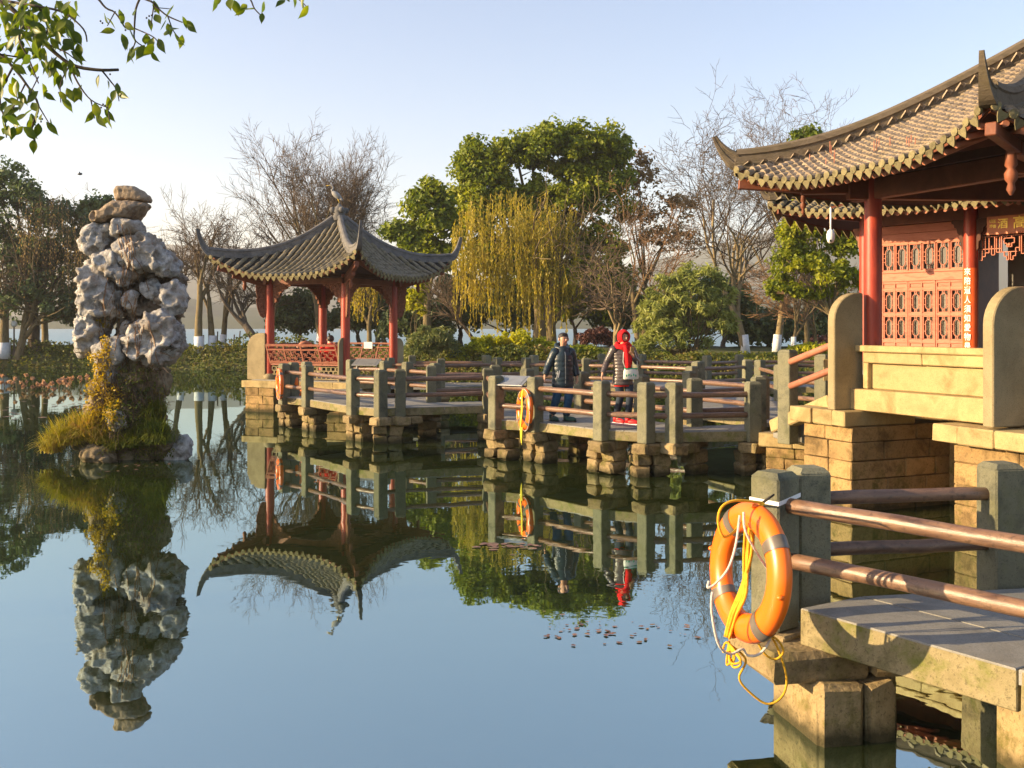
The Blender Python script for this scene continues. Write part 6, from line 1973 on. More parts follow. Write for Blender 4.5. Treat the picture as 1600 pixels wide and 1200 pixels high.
# dry straw hanging off the stem and twigs sticking out
segs = []
for i in range(520):
    px = rv.uniform(145, 262); py = rv.uniform(570, 690); h = on_rock(px, py)
    if h is None: continue
    p = h + Vector((0, -.02, 0)); d = Vector((rv.gauss(0, .35), -abs(rv.gauss(0, .25)), -1)).normalized()
    L = rv.uniform(.12, .4)
    for j in range(3):
        q = p + d * L / 3; segs.append((tuple(p), tuple(q), .005, .004)); p = q; d = (d + Vector((rv.gauss(0, .25), rv.gauss(0, .15), -.2))).normalized()
for i in range(26):
    px = rv.choice([rv.uniform(132, 150), rv.uniform(240, 270)]); py = rv.uniform(540, 690); h = on_rock(px, py)
    if h is None: continue
    p = h; s_ = -1 if px < 200 else 1; d = Vector((s_ * rv.uniform(.3, 1), -.4, rv.uniform(-.2, .6))).normalized()
    for j in range(4):
        q = p + d * .09; segs.append((tuple(p), tuple(q), .006, .004)); p = q; d = (d + Vector((rv.gauss(0, .2), 0, -.15))).normalized()
V, Q = tubes(segs, 3); np_obj('dry_stems', V, Q, MT['twig'], RK, kind='stuff')
def tuft(parent, c, n, L, spread, mat, seed, w=.009, ry=.3, name='grass_blades'):
    r = np.random.RandomState(seed); 
    base = np.array(c) + np.stack([r.normal(0, spread * .35, n), r.normal(0, spread * .3 * ry / .3, n), r.rand(n) * .10], 1)
    a = r.rand(n) * 2 * np.pi; lean = .25 + .75 * r.rand(n)
    out = np.stack([np.cos(a), np.sin(a) * .7 - .2, np.zeros(n)], 1)
    Ls = L * (.55 + .6 * r.rand(n)); side = np.stack([-np.sin(a + r.normal(0, .7, n)), np.cos(a), np.zeros(n)], 1) * w
    pts = []
    for t in (0, .3, .6, .85, 1.0):
        p = base + out * (Ls * lean * t ** 1.3 * .9)[:, None] + np.array([0, 0, 1]) * (Ls * (t * (1.15 - .25 * lean) - lean * .95 * t * t))[:, None]
        pts.append((p, 1 - t * .85))
    V = []
    for p, k in pts: V.append(p - side * k); V.append(p + side * k)
    V = np.stack(V, 1).reshape(-1, 3); V[:, 2] = np.maximum(V[:, 2], .004); b = (np.arange(n) * 10)[:, None]
    Q = np.concatenate([b + np.array([[2 * i, 2 * i + 1, 2 * i + 3, 2 * i + 2]]) for i in range(4)], 0)
    np_obj(name, V, Q, MT[mat], parent, False, 'stuff')
YR = F / KR
for i, (px, py, n, L, sp, mt_) in enumerate([(116, 692, 1100, .52, .28, 'grass_y'), (150, 680, 900, .55, .30, 'grass_y'), (96, 704, 500, .42, .2, 'grass_y'), (125, 675, 700, .48, .25, 'grass_g'), (175, 690, 500, .4, .25, 'grass_y'),
                                      (235, 675, 1500, .5, .30, 'grass_g'), (258, 690, 1200, .5, .25, 'grass_g'), (215, 695, 900, .42, .25, 'grass_g'), (245, 650, 900, .42, .2, 'grass_g'), (190, 700, 500, .35, .22, 'grass_g')]):
    c = P(px, py, KR); c.y = YR - .28 + (.15 if py < 680 else -.1); tuft(RK, tuple(c), n, L, sp, mt_, 30 + i)

# ============================================================ PEOPLE
MT['skin'] = surf('skin', [(.52, .28, .17), (.56, .31, .20)], 8, .5, 0, 20, .4, 0)
MT['hair'] = surf('black_hair', [(.012, .010, .009), (.03, .022, .018)], 30, .45, .4, 120, .4, 0)
MT['navy'] = surf('dark_teal_puffer', [(.008, .018, .026), (.014, .03, .04)], 12, .38, .25, 30, .45, 0)
MT['blackcloth'] = surf('black_cloth', [(.012, .012, .014), (.02, .02, .022)], 12, .8, .2, 60, .2, 0)
MT['denim'] = surf('blue_denim', [(.015, .06, .14), (.03, .10, .20)], 14, .8, .3, 90, .2, 0)
MT['darkdenim'] = surf('dark_denim', [(.02, .03, .05), (.04, .055, .08)], 14, .8, .3, 90, .2, 0)
MT['puff'] = surf('taupe_puffer', [(.045, .036, .034), (.12, .09, .08)], 10, .3, .25, 30, .5, 0)
MT['scarf'] = surf('red_scarf', [(.55, .008, .012), (.68, .015, .02)], 14, .8, .5, 70, .2, 0)
MT['redshoe'] = surf('red_shoe', [(.60, .012, .015), (.66, .02, .02)], 14, .5, .1, 70, .4, 0)
MT['teal'] = surf('teal_shoe', [(.02, .07, .06), (.03, .09, .07)], 14, .5, .1, 70, .4, 0)
MT['whitebag'] = surf('white_bag', [(.60, .60, .55), (.68, .68, .62)], 8, .55, .1, 50, .3, 0)
MT['greenb'] = surf('green_trim', [(.02, .28, .14), (.03, .32, .17)], 8, .6, 0, 50, .3, 0)
MT['lip'] = surf('lips', [(.40, .09, .07), (.42, .10, .08)], 8, .5, 0, 50, .3, 0)
MT['tan'] = surf('tan_case', [(.30, .17, .06), (.36, .21, .08)], 8, .5, 0, 50, .3, 0)
MT['redcloth'] = surf('red_cloth', [(.60, .015, .015), (.68, .03, .02)], 14, .8, .3, 60, .2, 0)
def skin_mesh(name, verts, edges, radii, mat, root=0):
    me = bpy.data.meshes.new(name); me.from_pydata(verts, edges, [])
    o = bpy.data.objects.new('temporary', me); COL.objects.link(o)
    m = o.modifiers.new('s', 'SKIN'); m.use_smooth_shade = True
    if not me.skin_vertices: me.skin_vertices.new() if hasattr(me.skin_vertices, 'new') else None
    sv = me.skin_vertices[0].data
    for i, r in enumerate(radii):
        sv[i].radius = (r, r) if not isinstance(r, tuple) else r
        sv[i].use_root = (i == root)
    ss = o.modifiers.new('u', 'SUBSURF'); ss.levels = 2; ss.render_levels = 2
    dg = bpy.context.evaluated_depsgraph_get(); dg.update()
    out = bpy.data.meshes.new_from_object(o.evaluated_get(dg)); bpy.data.objects.remove(o)
    out.materials.clear(); out.materials.append(mat)
    for p in out.polygons: p.use_smooth = True
    return out
def loft(mb, rings, n=20, caps=True):
    vs = []; fs = []
    for (x, y, z, rx, ry) in rings:
        for j in range(n):
            a = 2 * math.pi * j / n; vs.append((x + rx * math.cos(a), y + ry * math.sin(a), z))
    for i in range(len(rings) - 1):
        for j in range(n): fs.append([i * n + j, i * n + (j + 1) % n, (i + 1) * n + (j + 1) % n, (i + 1) * n + j])
    b = mb.add(vs, fs, True)
    if caps:
        mb.add([vs[j] for j in range(n)][::-1], [list(range(n))]); mb.add([vs[(len(rings) - 1) * n + j] for j in range(n)], [list(range(n))])
    return mb
def ribbed(pts, radii, per=.055, amp=.08):
    """resample a limb with quilted bulges"""
    P_, R__ = [], []
    for i in range(len(pts) - 1):
        a, b = Vector(pts[i]), Vector(pts[i + 1]); L = (b - a).length; n = max(2, int(L / (per / 4)))
        for j in range(n):
            t = j / n; P_.append(a.lerp(b, t)); R__.append(radii[i] * (1 - t) + radii[i + 1] * t)
    P_.append(Vector(pts[-1])); R__.append(radii[-1]); s = 0
    out = []
    for i, r in enumerate(R__):
        if i: s += (P_[i] - P_[i - 1]).length
        out.append(r * (1 - amp + 2 * amp * abs(math.sin(math.pi * s / per)) ** .6))
    return P_, out
def hand_chain(V_, E_, R_, iw, wrist, d, curl=(0, 0, -1), side=1, sc=1.0):
    """palm plus five separate bent fingers, appended to a skin skeleton"""
    d = Vector(d).normalized(); c = Vector(curl).normalized(); lat = d.cross(c).normalized() * side
    w = Vector(wrist)
    pm = w + d * .045 * sc; V_.append(tuple(pm)); R_.append(.026 * sc); E_.append((iw, len(V_) - 1)); ip = len(V_) - 1
    for f in range(4):
        o = (f - 1.5) * .017 * sc; L = (.030, .036, .033, .026)[f] * sc
        k = pm + d * .035 * sc + lat * o; V_.append(tuple(k)); R_.append(.0095 * sc); E_.append((ip, len(V_) - 1))
        k2 = k + (d + c * .3).normalized() * L; V_.append(tuple(k2)); R_.append(.0085 * sc); E_.append((len(V_) - 2, len(V_) - 1))
        k3 = k2 + (d + c * 1.1).normalized() * L * .8; V_.append(tuple(k3)); R_.append(.007 * sc); E_.append((len(V_) - 2, len(V_) - 1))
    k = w + d * .03 * sc + lat * -.030 * sc; V_.append(tuple(k)); R_.append(.010 * sc); E_.append((ip, len(V_) - 1))
    k2 = k + (d * .8 - lat * .5 + c * .3).normalized() * .032 * sc; V_.append(tuple(k2)); R_.append(.009 * sc); E_.append((len(V_) - 2, len(V_) - 1))
def human(loc, rz, label, J, head, h=1.6):
    """J: joints in a frame where the figure looks along -Y. Returns thing and placing matrix"""
    T = thing('person', loc, label, 'person')
    M4 = TR(loc, rz)
    V_, E_, R_ = [], [], []
    def add(p, r, par=None):
        V_.append(tuple(p)); R_.append(r)
        if par is not None: E_.append((par, len(V_) - 1))
        return len(V_) - 1
    pel = add(J['pelvis'], .105)
    wa = add(J['waist'], .10, pel); ch = add(J['chest'], .115, wa); nb = add(J['neckb'], .055, ch)
    nk = add(J['neck'], .047, nb); jw = add(J['jaw'], .068, nk); hd = add(J['head'], .088, jw); cr = add(J['crown'], .062, hd)
    for s in ('l', 'r'):
        sh = add(J['sh' + s], .055, ch); el = add(J['el' + s], .038, sh); wr = add(J['wr' + s], .024, el)
        hand_chain(V_, E_, R_, wr, J['wr' + s], J['hd' + s], J.get('cu' + s, (0, -.3, -1)), 1 if s == 'l' else -1, head)
        hp = add(J['hip' + s], .085, pel); kn = add(J['kn' + s], .052, hp); an = add(J['an' + s], .034, kn); to = add(J['to' + s], .03, an)
    me = skin_mesh('body', V_, E_, R_, MT['skin'], pel)
    link('body', me, T, M4)
    return T, M4
def lb(T, M4, name, mb, mat):
    me = mb.mesh(name, MT[mat]); return link(name, me, T, M4)
def lerp3(a, b, t): return tuple(Vector(a).lerp(Vector(b), t))
def face(T, M4, hc, mat='skin', look=0.0):
    """hc: head centre; the face looks along -Y turned by look"""
    Rz = Matrix.Rotation(look, 3, 'Z'); hc = Vector(hc)
    g = MB()
    for s in (-1, 1): g.ell(hc + Rz @ Vector((s * .033, -.082, .008)), (.013, .008, .006), Rz, 8, 6)
    lb(T, M4, 'eye', g, 'hair')
    g = MB()
    for s in (-1, 1): g.ell(hc + Rz @ Vector((s * .034, -.083, .030)), (.018, .006, .004), Rz, 8, 6)
    lb(T, M4, 'eyebrow', g, 'hair')
    g = MB().ell(hc + Rz @ Vector((0, -.096, -.015)), (.013, .016, .020), Rz, 10, 8); lb(T, M4, 'nose', g, 'skin')
    g = MB().ell(hc + Rz @ Vector((0, -.082, -.050)), (.024, .009, .007), Rz, 10, 6); lb(T, M4, 'mouth', g, 'lip')
    g = MB()
    for s in (-1, 1): g.ell(hc + Rz @ Vector((s * .088, .005, -.005)), (.012, .02, .03), Rz, 8, 6)
    lb(T, M4, 'ear', g, 'skin')

# --- boy
bx, by = .88, 17.2
J = dict(pelvis=(0, 0, .82), waist=(0, 0, .97), chest=(0, 0, 1.14), neckb=(0, .0, 1.27), neck=(0, -.01, 1.31), jaw=(.005, -.03, 1.365), head=(.01, -.015, 1.43), crown=(.01, 0, 1.475),
         shl=(-.145, 0, 1.185), ell=(-.25, .02, .97), wrl=(-.335, -.04, .80), hdl=(-.12, -.2, -1), cul=(.5, -.3, -.5), shr=(.145, 0, 1.185), elr=(.215, .03, .97), wrr=(.245, -.02, .78), hdr=(0, -.1, -1), cur=(-.5, -.3, -.5),
         hipl=(-.09, 0, .78), knl=(-.10, .02, .44), anl=(-.16, .13, .10), tol=(-.13, .02, .03), hipr=(.09, 0, .78), knr=(.09, -.05, .44), anr=(.05, -.02, .07), tor=(.12, -.10, .03))
BY, M4 = human((bx, by, ZD), R(14), 'smiling boy in a dark teal hooded puffer jacket and blue jeans walking on the bridge', J, 1.0)
g = MB()
rings = []
z = .60
while z < 1.25:
    t = (z - .60) / .65; b = 1 + .045 * abs(math.sin(math.pi * (z - .60) / .085)) ** .6
    rx = (.190 - .02 * t if t < .8 else .174 - .40 * (t - .8)) * b; ry = (.150 - .01 * t if t < .8 else .142 - .22 * (t - .8)) * b
    rings.append((0, 0, z, rx, ry)); z += .017
rings.append((0, 0, 1.27, .085, .08)); rings.append((0, 0, 1.30, .075, .075))
loft(g, rings, 24)
for s in 'lr':
    sg_ = -1 if s == 'l' else 1
    P_, R2 = ribbed([(sg_ * .09, 0, 1.205), J['sh' + s], J['el' + s], J['wr' + s]], [.075, .086, .066, .052], .085, .05); g.tube(P_, R2, 12)
lb(BY, M4, 'jacket', g, 'navy')
g = MB().tube([(-.10, .05, 1.27), (-.09, .10, 1.31), (0, .125, 1.33), (.09, .10, 1.31), (.10, .05, 1.27), (.06, -.03, 1.255), (0, -.07, 1.24), (-.06, -.03, 1.255), (-.10, .05, 1.27)], .043, 10, False); lb(BY, M4, 'hood', g, 'navy')
g = MB().bar((0, -.152, .62), (0, -.148, 1.14), .012, .006, up=(0, -1, 0)); g.bar((0, -.148, 1.14), (0, -.09, 1.24), .012, .006, up=(0, -1, 0)); lb(BY, M4, 'zip', g, 'steel')
g = MB().bar((-.12, -.13, .76), (-.10, -.137, .88), .014, .006, up=(0, -1, 0)); g.bar((-.145, -.118, .75), (-.128, -.124, .87), .010, .006, up=(0, -1, 0)); lb(BY, M4, 'pocket_trim', g, 'whitep')
g = MB().bar((.05, -.155, 1.06), (.10, -.148, 1.06), .008, .008, up=(0, 0, 1)); lb(BY, M4, 'chest_mark', g, 'steel')
g = MB()
loft(g, [(0, 0, .58, .13, .10), (0, 0, .70, .155, .115), (0, 0, .84, .155, .115)], 18)
for s in 'lr': g.tube([Vector(J['hip' + s]) + Vector((0, 0, -.02)), J['kn' + s], lerp3(J['kn' + s], J['an' + s], .9)], [.098, .075, .062], 14)
lb(BY, M4, 'jeans', g, 'denim')
def shoe(T, M4, a, t, mat, name='shoe'):
    a, t = Vector(a), Vector(t); d = (t - a); d.z = 0; d.normalize(); s = Vector((-d.y, d.x, 0)); zf = min(a.z, t.z) - .035
    M3 = Matrix((d, s, Vector((0, 0, 1)))).transposed()
    g = MB().ell(a + d * .075 + Vector((0, 0, -.0)) - Vector((0, 0, a.z - zf - .045)), (.135, .046, .050), M3, 14, 8)
    g.tube([Vector((a.x, a.y, zf + .04)), Vector((a.x, a.y, zf + .115))], [.046, .05], 12)
    lb(T, M4, name, g, mat)
    g = MB().box(a + d * .07 - Vector((0, 0, a.z - zf - .012)), (.25, .085, .022), M3, .008); lb(T, M4, 'sole', g, 'whitep' if mat == 'redshoe' else 'blackcloth')
for s in 'lr': shoe(BY, M4, J['an' + s], J['to' + s], 'teal')
face(BY, M4, (.01, -.015, 1.42), look=.15)
g = MB().ell((.01, .014, 1.462), (.089, .094, .072), None, 18, 12); g.ell((.012, -.035, 1.50), (.068, .048, .028), None, 14, 8)
lb(BY, M4, 'hair', g, 'hair')

# --- woman
wx, wy = 1.86, 16.72
J = dict(pelvis=(0, 0, .86), waist=(0, 0, 1.0), chest=(0, 0, 1.16), neckb=(0, 0, 1.29), neck=(.005, -.01, 1.34), jaw=(.012, -.03, 1.40), head=(.015, -.015, 1.47), crown=(.015, 0, 1.515),
         shl=(-.155, 0, 1.25), ell=(-.265, .04, 1.04), wrl=(-.355, -.03, .86), hdl=(-.25, -.1, -1), cul=(.5, -.3, -.5), shr=(.155, 0, 1.25), elr=(.24, -.03, 1.04), wrr=(.135, -.17, 1.13), hdr=(-.55, -.35, .75), cur=(-.6, -.5, .0),
         hipl=(-.085, 0, .80), knl=(-.03, .03, .45), anl=(-.08, .14, .10), tol=(-.03, .05, .03), hipr=(.085, 0, .80), knr=(.11, -.05, .46), anr=(.06, -.10, .07), tor=(.13, -.17, .03))
WO, M4 = human((wx, wy, ZD), R(10), 'woman in a red headscarf and striped puffer jacket carrying a small white shoulder bag', J, .95)
g = MB(); rings = []; z = .66
while z < 1.27:
    t = (z - .66) / .62; b = 1 + .06 * abs(math.sin(math.pi * (z - .66) / .055)) ** .5
    rx = (.185 - .04 * math.sin(math.pi * min(t * 1.1, 1)) * .8 if t < .85 else .175 - .55 * (t - .85)) * b; ry = (.135 - .01 * t if t < .85 else .125 - .25 * (t - .85)) * b
    rings.append((0, 0, z, rx, ry)); z += .0137
rings.append((0, 0, 1.29, .08, .075))
loft(g, rings, 24)
for s in 'lr':
    sg_ = -1 if s == 'l' else 1
    P_, R2 = ribbed([(sg_ * .08, 0, 1.235), J['sh' + s], J['el' + s], J['wr' + s]], [.065, .074, .054, .042], .055, .06); g.tube(P_, R2, 12)
lb(WO, M4, 'jacket', g, 'puff')
g = MB(); loft(g, [(0, 0, .635, .15, .115), (0, 0, .70, .16, .12), (0, 0, .86, .15, .115)], 18); lb(WO, M4, 'tunic', g, 'redcloth')
g = MB()
for s in 'lr': g.tube([Vector(J['hip' + s]), J['kn' + s], lerp3(J['kn' + s], J['an' + s], .93)], [.092, .066, .050], 14)
lb(WO, M4, 'trousers', g, 'darkdenim')
for s in 'lr': shoe(WO, M4, J['an' + s], J['to' + s], 'redshoe')
face(WO, M4, (.022, -.018, 1.455), look=.12)
# headscarf: hood round the face, wraps at the neck, one tail down the front
g = MB(); n = 22; vs = []; fs = []; m = 14
hc = Vector((.015, .005, 1.465)); Rl = Matrix.Rotation(.12, 3, 'Z')
for i in range(m + 1):
    ph = R(42) + (R(180) - R(42)) * i / m       # from the rim of the face opening to the back
    for j in range(n):
        a = 2 * math.pi * j / n
        v = Vector((math.sin(ph) * math.cos(a) * .106, -math.cos(ph) * .115, math.sin(ph) * math.sin(a) * .126))
        vs.append(tuple(hc + Rl @ v))
for i in range(m):
    for j in range(n): fs.append([i * n + j, i * n + (j + 1) % n, (i + 1) * n + (j + 1) % n, (i + 1) * n + j])
g.add(vs, fs, True)
rim = [hc + Rl @ Vector((math.sin(R(42)) * math.cos(a) * .110, -math.cos(R(42)) * .115, math.sin(R(42)) * math.sin(a) * .130)) for a in [2 * math.pi * j / 16 for j in range(17)]]
g.tube(rim, .016, 8, False)
for (zz, rr, yy) in ((1.335, .105, -.005), (1.30, .125, -.015), (1.27, .12, -.02)):
    g.tube([(rr * math.cos(a), rr * .9 * math.sin(a) + yy, zz + .02 * math.sin(a * 2 + zz * 40)) for a in [2 * math.pi * j / 18 for j in range(19)]], .029, 9, False)
g.tube([(.0, -.12, 1.32), (.02, -.155, 1.22), (.035, -.165, 1.10), (.045, -.165, .98), (.05, -.16, .94)], [.042, .046, .048, .05, .04], 10)
g.tube([(.06, -.10, 1.31), (.075, -.145, 1.20), (.08, -.155, 1.08), (.075, -.155, 1.0)], [.034, .036, .038, .032], 10)
lb(WO, M4, 'headscarf', g, 'scarf')
g = MB().box((.105, -.20, 1.235), (.075, .014, .13), Matrix.Rotation(.1, 3, 'Y'), .006); ph_ = link('phone', g.mesh('phone', MT['tan']), None, M4); tag(ph_, 'tan phone held to the chest by the woman in the red scarf', 'phone')
g = MB()
loft(g, [(.09, -.175, .76, .125, .035), (.09, -.18, .79, .135, .045), (.09, -.178, .88, .130, .043), (.09, -.175, .93, .115, .036)], 18)
bag = link('handbag', g.mesh('handbag', MT['whitebag']), None, M4); tag(bag, 'small white shoulder bag with green trim on the woman in red', 'bag')
g = MB().rbox((.09, -.175, .935), (.22, .07, .02), 0, .006)
for i in range(5): g.ell((.0 + i * .04, -.222, .82 + .015 * (i % 2)), (.012, .004, .02), None, 8, 6)
lb(bag, Matrix.Identity(4), 'trim', g, 'greenb') if False else link('trim', g.mesh('trim', MT['greenb']), bag, M4.copy() @ Matrix.Identity(4)).__setattr__('matrix_local', Matrix.Identity(4))
g = MB().tube([(.0, -.17, .93), (-.04, -.165, 1.05), (-.03, -.15, 1.2), (.06, -.11, 1.30)], .007, 6); g.tube([(.20, -.165, .93), (.21, -.14, 1.05), (.19, -.09, 1.2), (.15, -.02, 1.31)], .007, 6)
link('strap', g.mesh('strap', MT['whitebag']), bag).matrix_local = Matrix.Identity(4)

# --- two people sitting in the pavilion, backs to the lake
def seated(x, y, rz, label, jm, lean, hat=None, up=1.0, hair=True):
    zs = 1.36
    T = thing('person', (x, y, zs), label, 'person'); M4 = TR((x, y, zs), rz)
    l = lean
    V_ = [(0, 0, .08), (0, -.03 * l, .28), (0, -.10 * l, .46 - .03 * l), (0, -.15 * l, .56 - .05 * l), (0, -.19 * l, .66 - .09 * l), (0, -.20 * l, .73 - .1 * l),
          (-.18, -.10 * l, .46 - .03 * l), (-.24, -.10 - .1 * l, .26), (-.10, -.30, .16), (.18, -.10 * l, .46 - .03 * l), (.24, -.10 - .1 * l, .26), (.10, -.30, .16),
          (-.09, 0, .07), (-.10, -.40, .08), (-.10, -.42, -.36), (-.10, -.52, -.40), (.09, 0, .07), (.10, -.40, .08), (.10, -.42, -.36), (.10, -.52, -.40)]
    E_ = [(0, 1), (1, 2), (2, 3), (3, 4), (4, 5), (2, 6), (6, 7), (7, 8), (2, 9), (9, 10), (10, 11), (0, 12), (12, 13), (13, 14), (14, 15), (0, 16), (16, 17), (17, 18), (18, 19)]
    R_ = [.12, .115, .12, .055, .085, .075, .06, .045, .03, .06, .045, .03, .09, .07, .05, .04, .09, .07, .05, .04]
    link('body', skin_mesh('body', V_, E_, R_, MT['skin']), T, M4)
    g = MB(); loft(g, [(0, 0, .02, .17, .13), (0, -.01 * l, .2, .18, .14), (0, -.05 * l, .36, .20, .14), (0, -.10 * l, .47 - .03 * l, .17, .12), (0, -.13 * l, .54 - .05 * l, .08, .08)], 20)
    g.tube([V_[6], V_[7], V_[8]], [.08, .065, .05], 10); g.tube([V_[9], V_[10], V_[11]], [.08, .065, .05], 10)
    lb(T, M4, 'jacket', g, jm)
    g = MB(); g.tube([V_[12], V_[13], V_[14]], [.11, .085, .065], 10); g.tube([V_[16], V_[17], V_[18]], [.11, .085, .065], 10); lb(T, M4, 'trousers', g, 'blackcloth')
    hc = Vector(V_[4])
    face(T, M4, hc - Vector((0, 0, .005)))
    g = MB().ell(hc + Vector((0, .018, .022)), (.098, .10, .098), None, 16, 10); lb(T, M4, 'hair', g, 'hair')
    if hat:
        g = MB().tube([(-.17, .0, .44), (-.10, .09, .52), (0, .12, .55), (.10, .09, .52), (.17, .0, .44)], .05, 10); lb(T, M4, 'collar', g, hat)
nin = Vector((-nLF.x, -nLF.y))
fz_ = math.atan2(nin.x, -nin.y)
seated(-5.78 + .1, 27.30, math.pi + .35, 'person in a dark jacket with pale pink collar bending forward on the pavilion bench', 'blackcloth', 1.6, 'rafter')
seated(-5.02 + .1, 27.02, math.pi + .35, 'black-haired person in a red jacket sitting on the pavilion bench', 'redcloth', .3)

# ============================================================ BIRDS
hb = Vector((apx[0], apx[1], 5.87))
HN = thing('heron', hb, 'grey heron standing on the finial of the square pavilion', 'bird')
MT['heron'] = surf('grey_feathers', [(.22, .22, .22), (.34, .33, .31)], 12, .8, .2, 40, .2, 0)
q = hb + Vector((-.08, 0, .22))
g = MB().ell(q, (.17, .075, .085), Matrix.Rotation(R(38), 3, 'Y'), 16, 10); g.tube([q + Vector((.10, 0, -.08)), q + Vector((.19, 0, -.17))], [.05, .02], 8)
g.tube(rope([q + Vector((-.08, 0, .07)), q + Vector((-.14, 0, .14)), q + Vector((-.09, 0, .20)), q + Vector((-.13, 0, .27))], .02, 4), .024, 8); g.ell(q + Vector((-.15, 0, .285)), (.05, .026, .026), None, 10, 8)
g.build('body', MT['heron'], HN)
MB().tube([q + Vector((-.19, 0, .283)), q + Vector((-.30, 0, .27))], [.014, .003], 6).build('bill', MT['gold'], HN)
for s in (-1, 1): MB().tube([q + Vector((.02, .02 * s, -.06)), Vector((hb.x + .01, hb.y + .02 * s, hb.z - .03))], .008, 6).build('leg', MT['gold'], HN)
b = P(125, 272, 45)
BD = thing('small_bird', b, 'tiny dark bird flying in the sky above and left of the rock', 'bird')
MB().ell(b, (.09, .04, .04), None, 10, 6).build('body', MT['hair'], BD)
g = MB(); 
for s in (-1, 1): g.prism([(0, -.03), (.0, .03), (.13, .015), (.12, -.01)], b + Vector((0, 0, .02)), Vector((.2, -s * .9, .35)).normalized(), (1, 0, 0), (0, 0, 1), .006)
g.build('wing', MT['hair'], BD)

# ============================================================ OVERHANGING BRANCH, NEAR LEFT
MT['leaf_near'] = leaf_mat('near_camphor_leaf', [(.05, .085, .014), (.10, .14, .016), (.20, .22, .02)], 5, .45, .38, 14)
MT['berry'] = surf('dark_berry', [(.012, .01, .02), (.02, .014, .03)], 8, .35, 0, 20, .5, 0)
gx, gy = np.meshgrid(np.linspace(-26, -6.4, 50), np.linspace(-3, 22, 50))
dn = seg_dist(gx, gy, [(-30, -8), (-8.6, -8), (-7.6, 3), (-8.0, 9), (-9.5, 15), (-12, 26), (-30, 26)])
gzn = -.6 + 1.5 * np.clip((dn + .4) / 1.4, 0, 1) + (vnoise(gx, gy, 1.3, 5) - .5) * .15
terrain('near_bank_ground', gx, gy, gzn, ground_m)
BT = thing('camphor_tree', (-9.2, 7.6, .8), 'near camphor tree whose leafy twigs with dark berries hang into the top left corner', 'tree')
KB = 200.0
rb = random.Random(77)
def PB(px, py, j=.0):
    k = KB * (1 + rb.uniform(-j, j)); return P(px, py, k)
limbs = [([(-360, -230), (-200, -130), (-80, -40), (0, 0), (40, 35), (70, 68), (110, 100), (150, 109), (185, 109)], .03),
         ([(160, 111), (172, 126), (182, 140), (186, 158)], .006), ([(108, 100), (122, 130), (142, 156), (168, 168)], .007), ([(142, 156), (148, 185)], .004), ([(168, 165), (172, 195)], .004),
         ([(-80, -60), (60, -50), (140, -12), (165, 12), (180, 20), (196, 44)], .012), ([(180, 18), (168, 40)], .004), ([(140, -12), (215, -14), (212, 15), (210, 45), (212, 64), (235, 78)], .009), ([(212, 45), (240, 58), (250, 72)], .004), ([(212, 64), (205, 84)], .004),
         ([(60, -50), (220, -4), (245, 12), (262, 25), (285, 35)], .009), ([(262, 25), (272, 50), (286, 64)], .004), ([(240, 10), (236, 40)], .004), ([(245, 12), (268, 14)], .003),
         ([(220, -10), (330, -30), (384, -8), (398, 14), (412, 28)], .008), ([(330, -30), (345, 0)], .004), ([(384, -10), (440, -16), (470, 2), (482, 14)], .005),
         ([(-80, -40), (-60, 60), (0, 85), (20, 105), (40, 130), (60, 165), (50, 200), (56, 225)], .014), ([(0, 85), (48, 92)], .006), ([(20, 105), (0, 150), (8, 190), (10, 215)], .008), ([(40, 130), (20, 170)], .005), ([(60, 165), (78, 195)], .004),
         ([(0, 0), (60, 10), (100, 20), (130, 45), (136, 65)], .010), ([(60, 10), (75, 40), (60, 80)], .007), ([(70, 68), (100, 80), (120, 95)], .006), ([(40, 35), (30, 60), (45, 92), (60, 130)], .008), ([(110, 100), (95, 130), (95, 160)], .005), ([(60, 120), (45, 150)], .004)]
segs = []
leafspots = []
for li, (pl_, r0) in enumerate(limbs):
    jit = rb.uniform(-.05, .05); pts = [P(a, b, KB * (1 + jit * (1 if i else 0) + (0 if li else 0))) for i, (a, b) in enumerate(pl_)]
    if li == 0: pts = [Vector((-9.2, 7.6, .6)), Vector((-9.1, 7.6, 2.2)), Vector((-8.6, 7.6, 4.2)), Vector((-7.4, 7.7, 5.6))] + [PB(a, b) for a, b in pl_[2:]]
    pp = rope(pts, .01, 4)
    for i in range(len(pp) - 1):
        rr = r0 * (1 - .7 * i / len(pp)) + .0015
        if li == 0 and i < 14: rr = .28 * (1 - i / 14) ** .8 + .035
        segs.append((tuple(pp[i]), tuple(pp[i + 1]), rr, rr * .97))
    V, Q = tubes(segs, 6); np_obj('branch', V, Q, MT['bark_d'], BT, True); segs = []
    leafspots.append((pp, r0))
lm = []
for v in range(4):
    g = MB(); n = 7; wv = (.25, .30, .22, .27)[v]; bend = (.10, .22, .05, -.12)[v]
    vs = [(0, 0, 0)]
    prof = [0, .55, .9, 1.0, .85, .5, .12]
    for i in range(1, n):
        t = i / (n - 1); w = wv * prof[i] ; zc = -bend * t * t
        vs += [(t, -w, zc + .07 * w / wv), (t, 0, zc - .02), (t, w, zc + .07 * w / wv)]
    vs.append((1.12, 0, -bend * 1.2))
    fs = [[0, 1, 2], [0, 2, 3]]
    for i in range(n - 2):
        a = 1 + i * 3; fs += [[a, a + 3, a + 4, a + 1], [a + 1, a + 4, a + 5, a + 2]]
    a = 1 + (n - 2) * 3; fs += [[a, len(vs) - 1, a + 1], [a + 1, len(vs) - 1, a + 2]]
    g.add(vs, fs, True); lm.append(g.mesh('leaf', MT['leaf_near']))
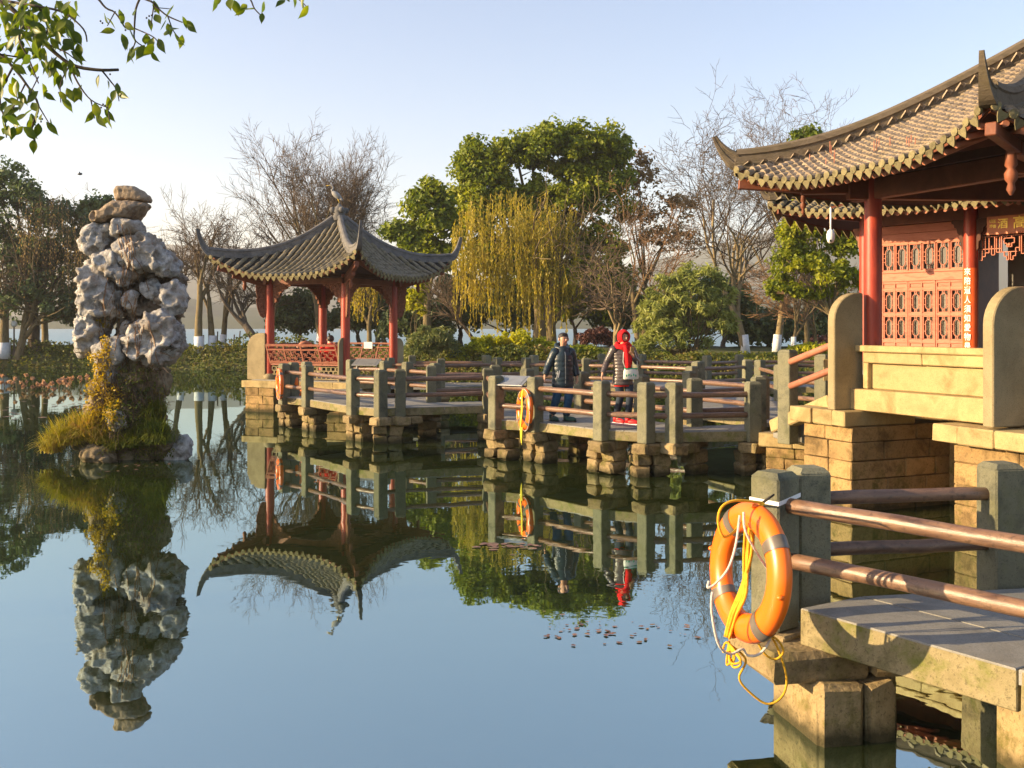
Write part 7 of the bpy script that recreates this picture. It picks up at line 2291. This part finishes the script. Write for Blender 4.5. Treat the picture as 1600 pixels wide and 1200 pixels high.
def put_leaf(p, sc=None):
    L = sc or rb.uniform(.095, .138)
    d = Vector((rb.gauss(0, .55), rb.gauss(0, .5), -rb.uniform(.35, 1.2))).normalized()
    n = Vector((rb.gauss(0, .8), -rb.uniform(.2, 1.0), rb.gauss(.2, .6))); n = (n - d * n.dot(d)).normalized(); s = n.cross(d)
    M4 = frame(p, d * L, s * L, n * L)
    link('leaf', lm[rb.randrange(4)], BT, M4)
    return p + d * L
spots = [(155, 124), (170, 135), (183, 137), (184, 152), (181, 148), (148, 168), (168, 158), (150, 186), (146, 180), (163, 178), (171, 192), (167, 190), (163, 28), (166, 35), (186, 22), (180, 55), (190, 60), (195, 44), (201, 50), (194, 30), (212, 22), (197, 68), (203, 82), (217, 80), (226, 78), (235, 88), (207, 80),
         (228, 60), (240, 66), (247, 68), (240, 76), (240, 8), (272, 15), (260, 38), (262, 44), (285, 33), (290, 40), (232, 37), (242, 30), (262, 54), (272, 58), (276, 52), (285, 62), (338, 3), (344, -2), (360, 5), (366, 8), (386, 15), (384, 20), (398, 22), (410, 28), (413, 10), (440, 0), (446, 8), (455, -4), (470, 6), (482, 16), (478, -2),
         (8, 222), (10, 205), (6, 190), (20, 190), (12, 178), (30, 175), (36, 205), (45, 195), (54, 225), (48, 205), (58, 188), (66, 185), (60, 200), (78, 192), (72, 198), (62, 176), (50, 168), (36, 160), (28, 150), (12, 140), (4, 160), (66, 138), (60, 150), (45, 145), (94, 150), (96, 160), (104, 145), (116, 145), (122, 150), (128, 140), (68, 152)]
cnt = 0
for (a, b) in spots:
    q = PB(a, b - 8, .05)
    put_leaf(q); cnt += 1
dense = [(20, 20, 30, 22, 34), (60, 25, 28, 20, 30), (100, 30, 24, 22, 26), (20, 60, 24, 18, 22), (75, 60, 26, 16, 24), (110, 70, 16, 20, 16), (60, 95, 26, 14, 20), (100, 110, 18, 16, 14), (10, 110, 14, 20, 10), (25, 190, 26, 22, 14), (12, 150, 16, 20, 8)]
for (a, b, sx_, sy_, n) in dense:
    for i in range(n):
        put_leaf(PB(a + rb.uniform(-1, 1) * sx_, b - 8 + rb.uniform(-1, 1) * sy_, .06)); cnt += 1
# short petioles reach each leaf from the nearest twig point
allp = [p for pp, r0 in leafspots for p in pp]
kd = np.array([tuple(p) for p in allp]); segs = []
for o in BT.children:
    if o.name.split('.')[0] != 'leaf': continue
    p = np.array(o.matrix_local.translation + BT.location); j = int(((kd - p) ** 2).sum(1).argmin()); a = Vector(kd[j]); b = Vector(p)
    m_ = a.lerp(b, .5) + Vector((0, 0, .012)); segs += [(tuple(a), tuple(m_), .0022, .0018), (tuple(m_), tuple(b), .0018, .0014)]
V, Q = tubes(segs, 4); np_obj('twig', V, Q, MT['bark_d'], BT, kind='stuff')
g = MB()
for (a, b) in [(157, 33), (160, 36), (233, 25), (229, 28), (237, 24), (20, 105), (18, 110), (22, 116), (172, 116), (48, 152), (52, 154), (45, 150), (92, 145), (96, 150), (73, 142), (66, 186), (64, 190), (155, 172), (161, 163), (158, 168), (50, 214), (53, 219), (214, 79), (196, 47), (164, 165), (36, 92), (242, 18)]:
    q = PB(a, b); g.ell(q, (.008, .008, .008), None, 8, 6)
g.build('berries', MT['berry'], BT, kind='stuff')
